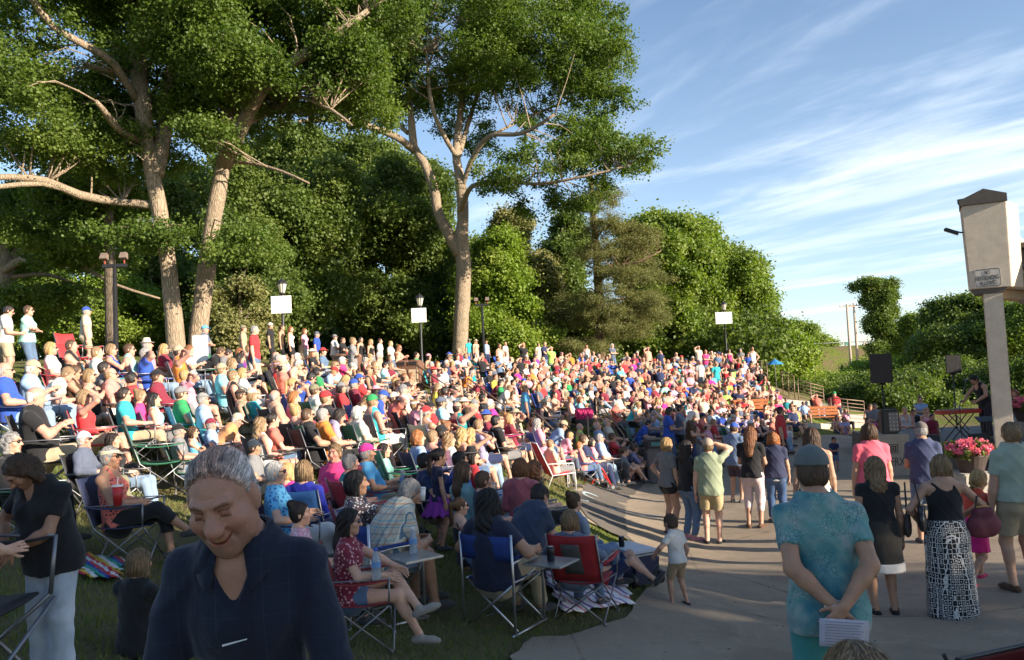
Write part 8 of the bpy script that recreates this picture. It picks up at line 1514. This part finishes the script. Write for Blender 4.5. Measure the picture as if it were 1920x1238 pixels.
 (1410, 650, 46, 'sth', 'm', 'white', ('shorts', 'beige'), ('buzz', 'black'), None, False, None, 'tank', 1.05, 'mid'), (1367, 655, 45, 'st', 'f', 'hot pink', ('pants', 'black'), ('long', 'brown'), None, False, None, 'tank', 1., 'tan'), (1388, 654, 46, 'stx', 'm', 'grey', ('shorts', 'slate'), ('short', 'grey'), ('cap', 'grey'), False, None, 'tee', 1.1, 'tan'), (1402, 664, 45.5, 'st', 'm', 'royal blue', ('shorts', 'denim'), ('short', 'brown'), None, False, None, 'tee', 1., 'tan'),
 (1312, 676, 38, 'st', 'm', 'white', ('shorts', 'grey'), ('bald', 'grey'), None, False, None, 'tee', 1.15, 'red'), (1342, 678, 38, 'st', 'f', 'turquoise', ('hot', 'teal'), ('long', 'sandy'), None, False, None, 'tee', 1., 'tan'), (1238, 661, 42, 'st', 'm', 'navy', ('pants', 'black'), ('bald', 'brown'), None, False, None, 'tee', 1.2, 'red'), (1010, 652, 42, 'st', 'm', 'cream', ('shorts', 'beige'), ('short', 'brown'), None, False, None, 'tee', 1., 'red'), (1100, 656, 43, 'st', 'm', 'white', ('shorts', 'grey'), ('short', 'auburn'), None, False, None, 'tank', 1., 'red'),
 (948, 652, 40, 'st', 'm', 'white', ('pants', 'khaki'), ('short', 'blonde'), None, False, None, 'tee', 1., 'red'), (880, 652, 40, 'st', 'm', 'turquoise', ('shorts', 'grey'), ('short', 'dark'), ('cap', 'grey'), False, None, 'tee', 1.1, 'tan'), (893, 655, 40, 'st', 'f', 'peach', ('shorts', 'white'), ('bob', 'blonde'), ('sunhat', 'cream'), False, None, 'tee', 1., 'red'), (912, 652, 40, 'st', 'm', 'light blue', ('pants', 'navy'), ('short', 'brown'), None, False, None, 'polo', 1., 'red'),
 (1530, 738, 39, 'shade', 'f', 'coral', ('pants', 'light blue'), ('bun', 'brown'), None, False, 'black', 'tee', 1.3, 'red'), (1564, 735, 39.5, 'lap', 'm', 'red', ('pants', 'navy'), ('short', 'brown'), ('cap', 'green'), False, 'red', 'tee', 1.3, 'red'), (1564, 759, 37, 'lap', 'm', 'black', ('shorts', 'khaki'), ('short', 'brown'), ('cap', 'grey'), True, None, 'tank', 1.2, 'red'), (1585, 768, 36.5, 'lap', 'f', 'pink', ('pants', 'black'), ('bob', 'auburn'), None, True, None, 'tank', 1.2, 'red'),
 (1507, 772, 36, 'arms', 'm', 'light blue', ('shorts', 'grey'), ('short', 'dark'), None, True, 'black', 'polo', 1.3, 'tan'), (1475, 771, 35.5, 'lap', 'f', 'teal', ('pants', 'navy'), ('short', 'dark'), None, True, 'navy', 'tee', 1.2, 'tan'), (1440, 716, 39, 'arms', 'm', 'lime', ('shorts', 'khaki'), ('short', 'sandy'), ('cap', 'cream'), False, 'black', 'tee', 1.32, 'red'), (1417, 715, 38.5, 'lap', 'm', 'light blue', ('shorts', 'white'), ('short', 'grey'), ('cap', 'tan'), True, 'black', 'polo', 1.2, 'red'),
 (1393, 716, 38, 'lap', 'f', 'pink', ('pants', 'black'), ('short', 'dark'), ('cap', 'white'), True, 'maroon', 'tee', 1.2, 'tan'), (1293, 782, 30, 'lap', 'f', 'white', ('pants', 'grey'), ('bob', 'white'), None, False, 'black', 'tee', 1.1, 'fair'), (1343, 776, 29.5, 'phone', 'm', 'light blue', ('shorts', 'khaki'), ('short', 'grey'), ('cap', 'pink'), False, 'black', 'tee', 1.2, 'red'), (1359, 778, 29, 'fwd', 'm', 'royal blue', ('pants', 'navy'), ('buzz', 'dark'), None, False, 'navy', 'tee', 1.2, 'tan'),
 (1420, 782, 29, 'lap', 'f', 'pink', ('pants', 'grey'), ('long', 'dark'), None, False, None, 'tank', 1.1, 'tan'), (1440, 778, 29.5, 'look', 'f', 'white', ('pants', 'grey'), ('long', 'brown'), None, False, None, 'tee', 1.1, 'fair'), (1160, 738, -28, 'lap', 'm', 'cream', ('pants', 'beige'), ('bald', 'white'), None, True, 'black', 'tee', 1.3, 'red'), (1192, 745, -28, 'lap', 'm', 'beige', ('pants', 'khaki'), ('bald', 'grey'), None, True, 'black', 'polo', 1.32, 'red'),
 (1118, 766, -26, 'stretch', 'm', 'light blue', ('shorts', 'cream'), ('bald', 'grey'), None, False, 'skyblue', 'tee', 1.2, 'red'), (1136, 760, -27, 'stretch', 'm', 'cream', ('shorts', 'lavender'), ('bald', 'grey'), None, True, 'skyblue', 'tee', 1.1, 'red'), (1070, 745, -27, 'lap', 'f', 'white', ('shorts', 'black'), ('bun', 'auburn'), None, False, None, 'tank', 1., 'red'), (1088, 744, -29, 'lap', 'f', 'aqua', ('shorts', 'navy'), ('bob', 'auburn'), None, False, 'royal blue', 'cap', 1., 'red'),
 (1725, 744, 30, 'stx', 'f', 'light blue', ('pants', 'denim'), ('bun', 'brown'), None, False, None, 'cap', 1.05, 'tan'), (1696, 760, 29, 'lap', 'f', 'white', ('hot', 'red'), ('short', 'blonde'), None, False, 'red', 'tank', 1., 'red'), (1711, 760, 29.5, 'fwd', 'm', 'black', ('shorts', 'maroon'), ('buzz', 'brown'), None, False, 'red', 'tee', 1.05, 'red'), (1737, 764, 26, 'st', 'f', 'pink', ('hot', 'coral'), ('long', 'blonde'), None, False, None, 'tank', .95, 'red'), (1744, 762, 27, 'gnd', 'm', 'cream', ('shorts', 'khaki'), ('buzz', 'brown'), None, False, None, 'tee', 1., 'red'), (1748, 778, 25, 'st', 'm', 'maroon', ('shorts', 'red'), ('short', 'dark'), None, False, None, 'tee', .95, 'mid'),
 (1902, 729, 27, 'stp', 'f', 'light blue', ('pants', 'white'), ('longwavy', 'auburn'), None, False, None, 'tank', 1., 'red'), (1889, 728, 27.5, 'st', 'f', 'pink', ('pants', 'slate'), ('short', 'dark'), None, False, None, 'tank', 1., 'red'), (1640, 753, 33, 'lap', 'm', 'grey', ('pants', 'magenta'), ('short', 'brown'), None, False, 'grey', 'tee', 1.1, 'tan'), (1630, 740, 36, 'fwd', 'f', 'pink', ('pants', 'grey'), ('bob', 'brown'), None, False, None, 'tank', 1., 'tan'),
 (1627, 783, 30, 'gnd', 'm', 'black', ('shorts', 'black'), ('short', 'brown'), None, False, None, 'tee', .95, 'red'), (1648, 786, 30, 'gnd', 'm', 'maroon', ('shorts', 'black'), ('short', 'dark'), None, False, None, 'tee', .95, 'mid'), (1569, 790, 34, 'gnd', 'f', 'peach', ('hot', 'denim'), ('long', 'dark'), None, False, None, 'tank', .95, 'red'), (1583, 790, 33.5, 'gnd', 'f', 'lavender', ('hot', 'pink'), ('long', 'brown'), None, False, None, 'tee', .95, 'red'), (1285, 822+0, 30, 'gnd', 'f', 'coral', ('hot', 'navy'), ('pony', 'brown'), None, False, None, 'tee', .95, 'tan'),
]
N_HAND = 0
for a in C_: crowd_person(*a); N_HAND += 1
# odd empty chairs and other props seen between the people
def ec(px, py, d, az, col, label, kind=camp_chair): P = at(px, py, d); return kind((P[0], P[1], gz(P[0], P[1])), -R_(az), 1., CLR[col] if col != 'green' else (.02, .14, .07), label)
ec(153, 700, 16., 100, 'red', 'empty red folding chair between the black tank top man and the man in white'); ec(160, 712, 14.9, 95, 'red', 'empty red folding chair behind the brown tank top woman')
ec(342, 712, 17., 100, 'black', 'empty black folding chair left of the white chair back'); ec(407, 712, 18.2, 110, 'green', 'empty green folding chair just right of the white chair back'); ec(457, 712, 20, 110, 'green', 'empty green folding chair below the standing scout')
ec(688, 712, 26, 120, 'red', 'empty red folding chair between the two bin housings, left one'); ec(667, 704, 27, 120, 'red', 'empty red folding chair just behind the left bin housing'); ec(888, 716, 34, 130, 'royal blue', 'empty blue folding chair below the thin floodlight mast')
ec(1095, 726, 34, 140, 'turquoise', 'empty turquoise folding chair below the pine trunk'); ec(1158, 712, 38, 150, 'royal blue', 'empty blue folding chair right of the pine trunk'); ec(1382, 708, 41, 160, 'lime', 'empty lime green folding chair below the right white board'); ec(1374, 728, 38.5, 170, 'royal blue', 'empty blue folding chair below the lime one'); ec(1320, 742, 34, 170, 'green', 'empty green folding chair below the man in white seen from behind')
ec(1045, 860, 16.3, 75, 'red', 'white framed lawn chair with red sling under the woman in sunglasses by the rollator', beach_chair); ec(1010, 828, 20.5, 80, 'red', 'red and white sling lawn chair beside the grey skirt woman', beach_chair); ec(928, 850, 17.5, 60, 'magenta', 'magenta sling chair on the grass edge, left of the girl in white', beach_chair); ec(950, 862, 17, 60, 'hot pink', 'hot pink folding chair on the grass edge')
ec(993, 795, 23, 100, 'white', 'white and mint sling chair behind the centre handrail, left one', beach_chair); ec(1033, 792, 24, 100, 'mint', 'white and mint sling chair behind the centre handrail, right one', beach_chair)
def misc():
    P = at(376, 690, 17.8); z = gz(P[0], P[1]); r = empty('white_board', (P[0], P[1], z), R_(-6), 'large white rounded chair back facing the camera below the twin oaks', 'board'); w = 62*17.8/FPX; MB().box((0, 0, .98), (w*.5*1.9/1.9, .05, .62)).build('panel', mat_plain('white_board', (.80, .80, .78), .6, nz=.02), r, bevel=.02); g = MB()
    for s in (-1, 1): MB().tube([(s*w*.22, .02, 0), (s*w*.22, .04, .72)], .014, 6).build('leg', M_ALU, r)
    P = at(1095, 780, 25.5); z = gz(P[0], P[1]); r = empty('cooler_bag', (P[0], P[1], P[2]-.1), R_(10), 'bright pink soft cooler bag with crossed cords, above the lime tank top man', 'cooler bag'); MB().box((0, 0, .18), (.55, .32, .34)).build('body', mat_plain('hotpink_fabric', (.62, .02, .14), .7), r, bevel=.05)
    g = MB()
    for k in range(3):
        for s in (-1, 1): MB().tube([(-.22+.15*k-(s*.06), -.168, .05), (-.22+.15*k+(s*.06)+.03, -.168, .31)], .008, 5).build('cord', mat_plain('cord_dark', (.12, .0, .05), .8), r)
    MB().box((0, 0, -.1), (.5, .3, .2)).build('base', M_BLK, r); 
    # umbrella at the upper right
    P = at(1455, 712, 43); z = gz(P[0], P[1]); r = empty('umbrella', (P[0], P[1], z), 0, 'small blue umbrella tilted over a chair at the upper right railing', 'umbrella'); H = 1.5; V = [(0, 0, H+.25)]; n = 8
    V += [(math.cos(k*2*math.pi/n)*.5, math.sin(k*2*math.pi/n)*.5, H-.05) for k in range(n)]; g = MB(); g.add(V, [(0, k+1, (k+1) % n+1) for k in range(n)]); g.build('canopy', mat_plain('umbrella_blue', (.03, .22, .5), .7), r); MB().tube([(0, 0, 0), (0, 0, H+.3)], .014, 6).build('pole', M_ALU, r)
    # pop-up rain cover / stroller
    P = at(1180, 838, 25); z = gz(P[0], P[1]); r = empty('stroller', (P[0], P[1], z), R_(30), 'dark stroller with a curved grey canopy behind the two girls sitting on the ground', 'stroller'); G = [[(.32*math.cos(a)-.05, -.26+.52*j/4, .78+.34*math.sin(a)) for j in range(5)] for a in np.linspace(.3, 2.9, 9)]; MB().sheet(G, .012).build('canopy', mat_plain('stroller_grey', (.06, .055, .055), .6), r, smooth=True)
    MB().sheet([[(x, -.2+.4*j/3, zz) for j in range(4)] for x, zz in ((-.35, 1.0), (-.2, .55), (.2, .5), (.4, .3))], .03).build('seat', M['cloth'], r, color=(.03, .03, .035)); g = MB()
    for s in (-1, 1): g = MB(); g.tube([(-.5, s*.25, 1.05), (.35, s*.25, .15)], .014, 6); g.tube([(-.4, s*.25, .15), (.05, s*.25, .62)], .014, 6); g.build('frame', M_STL, r)
    for x in (-.4, .38):
        for s in (-1, 1): MB().lathe((x, s*.26, .13), [(0, -.015), (.13, -.02), (.13, .02), (0, .015)], 16, Vector((0, 1, 0))).build('wheel', M_BLK, r)
    # things lying around on the near lawn
    for i, (px, py, nm, col, lb) in enumerate([(905, 975, 'tote_bag', (.30, .02, .08), 'dark pink tote bag on the grass left of the black haired woman'), (250, 905, 'tote_bag', (.02, .02, .022), 'black bag on the lap blanket beside the light jeans'), (985, 1075, 'backpack', (.02, .02, .03), 'black backpack under the side table of the blue canvas chair')]):
        q = hit(px, py+20); bag((q[0], q[1], q[2]+.02), .4*i, (.2, .13, .3), col, lb, [(-.08, 0, .22), (0, 0, .32), (.08, 0, .22)])
misc()
# random fill of the remaining places
POLY = [(0, 648), (330, 658), (480, 652), (640, 657), (760, 660), (880, 658), (1000, 660), (1100, 662), (1250, 662), (1400, 661), (1425, 685), (1452, 715), (1470, 745), (1500, 765), (1490, 790), (1420, 800), (1320, 812), (1250, 812), (1200, 818), (1100, 800), (1040, 800), (985, 815), (900, 800), (860, 786), (780, 790), (700, 765), (620, 752), (520, 740), (430, 765), (330, 770), (270, 745), (150, 735), (0, 720)]
def inpoly(x, y):
    c = False; j = len(POLY)-1
    for i in range(len(POLY)):
        a, b = POLY[i], POLY[j]
        if (a[1] > y) != (b[1] > y) and x < (b[0]-a[0])*(y-a[1])/(b[1]-a[1])+a[0]: c = not c
        j = i
    return c
SH = ['white']*5+['black']*6+['red', 'maroon', 'coral', 'salmon', 'slate']+['navy']*3+['royal blue']*3+['light blue', 'light blue', 'skyblue', 'aqua', 'turquoise', 'teal', 'mint', 'green', 'lime', 'olive', 'grey', 'grey', 'slate', 'beige', 'tan', 'red', 'red', 'red', 'coral', 'coral', 'salmon', 'salmon', 'pink', 'pink', 'hot pink', 'hot pink', 'magenta', 'peach', 'peach', 'peach', 'orange', 'yellow', 'lavender', 'purple', 'maroon', 'maroon', 'cream', 'dark brown', 'denim']
BT = [('shorts', 'khaki'), ('shorts', 'denim'), ('pants', 'denim'), ('shorts', 'white'), ('hot', 'denim'), ('shorts', 'navy'), ('pants', 'light denim'), ('shorts', 'black'), ('capri', 'white'), ('shorts', 'grey'), ('pants', 'black'), ('hot', 'white')]
CHC = ['black', 'black', 'navy', 'royal blue', 'royal blue', 'green', 'red', 'maroon', 'grey', 'beige', 'turquoise', 'white']
POSES_ = ['lap', 'lap', 'arms', 'shade', 'shade', 'cross', 'legs', 'phone', 'fwd', 'clap', 'look', 'stretch']
RSEG = []
for a, b, n, lb in HR[:5]:
    a_, b_ = at(*a), at(*b); m_ = (a_+b_)/2; l_ = math.hypot(m_[0], m_[1]); RSEG.append((a_, b_, m_[0]/l_, m_[1]/l_))
q = random.Random(99); CC = np.array([12.5, 22.5]); cand = []
for ri, rad in enumerate(np.arange(6.2, 26, .92)):
    n = int(rad*math.radians(215)/.66)
    for k in range(n):
        a = math.radians(75)+math.radians(215)*(k+.5*(ri % 2)+q.uniform(-.25, .25))/n; x = CC[0]+rad*math.cos(a)+q.uniform(-.12, .12); y = CC[1]+rad*math.sin(a)+q.uniform(-.18, .18)
        z = gz(x, y); hx, hy, dd = proj((x, y, z+1.12)); 
        if dd < 11 or not (-20 < hx < 1940) or not inpoly(hx, hy): continue
        if any(min((x-(a_[0]+(b_[0]-a_[0])*t-nx*f))**2+(y-(a_[1]+(b_[1]-a_[1])*t-ny*f))**2 for t in (0, .25, .5, .75, 1) for f in (0, .7, 1.4)) < .28 for a_, b_, nx, ny in RSEG): continue
        if any((x-u)**2+(y-v)**2 < .31 for u, v in PLACED): continue
        cand.append((dd, x, y, hx, hy)); PLACED.append((x, y))
cand.sort(); print('CAND', len(cand), 'HAND', N_HAND, 'PLACED', len(PLACED))
n_people = sum(1 for o in bpy.data.objects if o.get('category') == 'person'); room = max(0, 296-n_people); print('people before fill', n_people)
far = []
for i, (dd, x, y, hx, hy) in enumerate(cand):
    sex = q.choice('mf'); pose = q.choice(POSES_); top_st = (hy < 676 and q.random() < .12)
    if top_st: pose = q.choice(['st', 'stx', 'sth', 'sts'])
    hair = (q.choice(['short', 'short', 'buzz', 'bald']), q.choice(['brown', 'dark', 'grey', 'sandy', 'white', 'black'])) if sex == 'm' else (q.choice(['bob', 'long', 'longwavy', 'pony', 'bun', 'curly', 'bob', 'short']), q.choice(['blonde', 'brown', 'auburn', 'dark', 'sandy', 'grey', 'blonde']))
    hat = None
    if q.random() < .30: hat = (q.choice(['cap', 'cap', 'cap', 'visor', 'sunhat'] if sex == 'm' else ['cap', 'visor', 'sunhat', 'cap']), q.choice(['white', 'black', 'navy', 'red', 'khaki', 'grey', 'cream', 'royal blue', 'pink' if sex == 'f' else 'green']))
    spec = (sex, pose, hair, hat, q.choice(SH), q.choice(BT), q.choice(['tee', 'tee', 'tank', 'polo' if sex == 'm' else 'cap']), q.choice([1.0, 1.12]), q.choice(['fair', 'red', 'red', 'tan', 'fair', 'mid']), q.random() < .35, q.choice(CHC) if q.random() < .72 else None)
    if i < room:
        P = (x, y, gz(x, y)); sf = 1. if sex == 'm' else .95; H = {'s': 1.72}.get(pose[0:2], 1.15)
        ht = 1.72 if pose.startswith('st') else 1.14; hx, hy, _ = proj((x, y, P[2]+ht*sf)); s = spec; b = get_body(pose, s[0], s[7], 1, s[6], s[5][0], .018, 0, fatarm=1.05, curl=.35)
        who = 'man' if sex == 'm' else 'woman'; hd = '%s %s' % (hat[1], {'cap': 'cap', 'visor': 'visor', 'sunhat': 'sun hat'}[hat[0]]) if hat else '%s %s' % (hair[1], HN[hair[0]])
        lb = uniq('%s in %s %s, %s' % (who, s[4], {'tee': 'T-shirt', 'polo': 'shirt', 'tank': 'tank top', 'cap': 'blouse'}[s[6]], hd), hx, hy, [PN[pose]]); rz = -math.atan2(13.-x, 23.-y)+q.uniform(-.25, .25); r = empty('person', P, rz, lb, 'person', 'people watching from the hill', sf); J = b['J']
        link('body', b['body'], M['skin'], r, color=SKIN[s[8]]); tint = q.uniform(.85, 1.15); link(TOPN[s[6]], b['top'], M['cloth'], r, color=tuple(min(.8, c*tint) for c in CLR[s[4]])); link(BOTN[s[5][0]], b['bot'], M['cloth'], r, color=CLR[s[5][1]])
        for m_ in b['shoes']: link('shoe', m_, M['cloth'], r, color=(.08, .07, .07))
        add_acc(r, J, 'hair', hair[0], 1, M['hair'], HAIR[hair[1]], 'hair')
        if hat: add_acc(r, J, 'hat', hat[0], 1, M['cloth'], CLR[hat[1]], {'cap': 'cap', 'visor': 'visor', 'sunhat': 'sun_hat'}[hat[0]])
        if s[9]: add_acc(r, J, 'glasses', 'g', 1, M['glossy'], (.012, .01, .01), 'sunglasses')
        if s[10] and not pose.startswith('st'): camp_chair(P, rz, sf, CLR[s[10]] if s[10] != 'green' else (.02, .14, .07), uniq('%s folding chair under the %s in %s' % (s[10], who, s[4]), hx, hy, ['occupied']), detail=0)
    else: far.append((x, y, spec))
def merged_crowd():
    parts = []
    def put(V, F, base, Mx, C): parts.append((V @ Mx[:3, :3].T+Mx[:3, 3], F, np.tile(np.asarray(base, float), (len(V), 1))*C))
    for x, y, s in far:
        sex, pose, hair, hat, sh, bt, top, g, sk, gl, ch = s; b = get_body(pose, sex, g, 2, top, bt[0], .018, 0, fatarm=1.05)['raw']; rz = -math.atan2(13.-x, 23.-y)+q.uniform(-.25, .25); sf = 1. if sex == 'm' else .95
        Mx = np.array(Matrix.Translation((x, y, gz(x, y))) @ Matrix.Rotation(rz, 4, 'Z') @ Matrix.Scale(sf, 4)); put(b['body'][0], b['body'][1], SKIN[sk], Mx, b['body'][2]); put(b['top'][0], b['top'][1], CLR[sh], Mx, 1.); put(b['bot'][0], b['bot'][1], CLR[bt[1]], Mx, 1.)
        for qv in b['shoes']: put(qv[0], qv[1], (.07, .06, .06), Mx, 1.)
        Hm = Mx @ np.array(head_matrix(b['J']))
        for kd, st, cl in (('hair', hair[0], HAIR[hair[1]]),)+((('hat', hat[0], CLR[hat[1]]),) if hat else ()):
            me = acc_mesh(kd, st, 2); key = ('np', kd, st)
            if key not in HAIRC: v = np.empty(len(me.vertices)*3, np.float32); me.vertices.foreach_get('co', v); f = np.empty(len(me.polygons)*4, np.int32); me.loops.foreach_get('vertex_index', f); HAIRC[key] = (v.reshape(-1, 3).astype(float), f.reshape(-1, 4))
            put(*HAIRC[key], cl, Hm, 1.)
        if ch and not pose.startswith('st'):
            for nm in ('seat', 'backrest'):
                me = PM[nm]; v = np.array([list(u.co) for u in me.vertices]); f = np.array([list(p.vertices) for p in me.polygons if len(p.vertices) == 4]); put(v, f, CLR[ch], Mx, 1.)
    if not parts: return
    V, F, C = join(parts); tag(link('distant_crowd', mesh_np('distant_crowd', V, F, C), M['cloth']), 'dense far part of the seated crowd in many bright colours below the hilltop trees', 'crowd', kind='stuff')
merged_crowd(); print('far', len(far))
for o in bpy.data.objects:
    l = o.get('label')
    if l and len(l.split()) > 16: print('LONG', len(l.split()), l)
# ------------------------------------------------ short grass blades on the near lawn
def grass():
    g = np.random.default_rng(77); pl = np.array([p[:2] for p in PLZ]); N = 230000; x = g.uniform(-9.5, 4.2, N); y = g.uniform(2.5, 24, N); keep = g.random(N) < np.clip(9./y, .15, 1)**1.3; x = x[keep]; y = y[keep]
    ins = np.zeros(len(x), bool); j = len(pl)-1
    for i in range(len(pl)):
        xi, yi = pl[i]; xj, yj = pl[j]; c = ((yi > y) != (yj > y)) & (x < (xj-xi)*(y-yi)/(yj-yi+1e-12)+xi); ins ^= c; j = i
    x = x[~ins]; y = y[~ins]; patch = np.sin(x*1.7+np.sin(y*1.3)*2)+np.sin(y*2.3+x*.6); k = patch+g.random(len(x)) > -1.0; x = x[k]; y = y[k]; z = ground(x, y); n = len(x); h = g.uniform(.02, .055, n)*np.clip(.9+.02*y, .9, 1.3); a = g.uniform(0, 6.28, n); w = .0035+.0004*y; lx = g.normal(0, .4, n)*h; ly = g.normal(0, .4, n)*h
    V = np.stack([np.stack([x-np.cos(a)*w, y-np.sin(a)*w, z-.005], 1), np.stack([x+np.cos(a)*w, y+np.sin(a)*w, z-.005], 1), np.stack([x+lx, y+ly, z+h], 1)], 1).reshape(-1, 3); F = np.arange(n*3).reshape(-1, 3); rn = np.repeat(np.clip(g.random(n)*.6+.4*(patch[k] < 0), 0, 1), 3)
    m = mat_leaf('grass_blade', (.085, .14, .025), (.19, .18, .07), (.15, .16, .05), .25); tag(link('grass', mesh_np('grass', V, F, None, False, rn=rn), m), 'short mown grass of the near lawn', 'grass', kind='stuff'); print('blades', n)
grass()

def litter():
    g = np.random.default_rng(5); n = 900; x = g.uniform(-1, 16, n); y = g.uniform(3, 26, n); z = ground(x, y)+.056; s = g.uniform(.008, .028, n); a = g.uniform(0, 6.28, n); V = np.stack([np.stack([x+np.cos(a+k*1.57)*s*(1 if k % 2 else .5), y+np.sin(a+k*1.57)*s*(1 if k % 2 else .5), z+g.uniform(0, .008, n)], 1) for k in range(4)], 1).reshape(-1, 3)
    tag(link('leaf_litter', mesh_np('leaf_litter', V, np.arange(4*n).reshape(-1, 4), None, False, rn=np.repeat(g.random(n), 4)), mat_leaf('litter', (.05, .035, .02), (.16, .11, .05), (.08, .09, .03), .1)), 'small dry leaves and bits scattered over the pavement', 'leaf litter', kind='stuff')
litter()
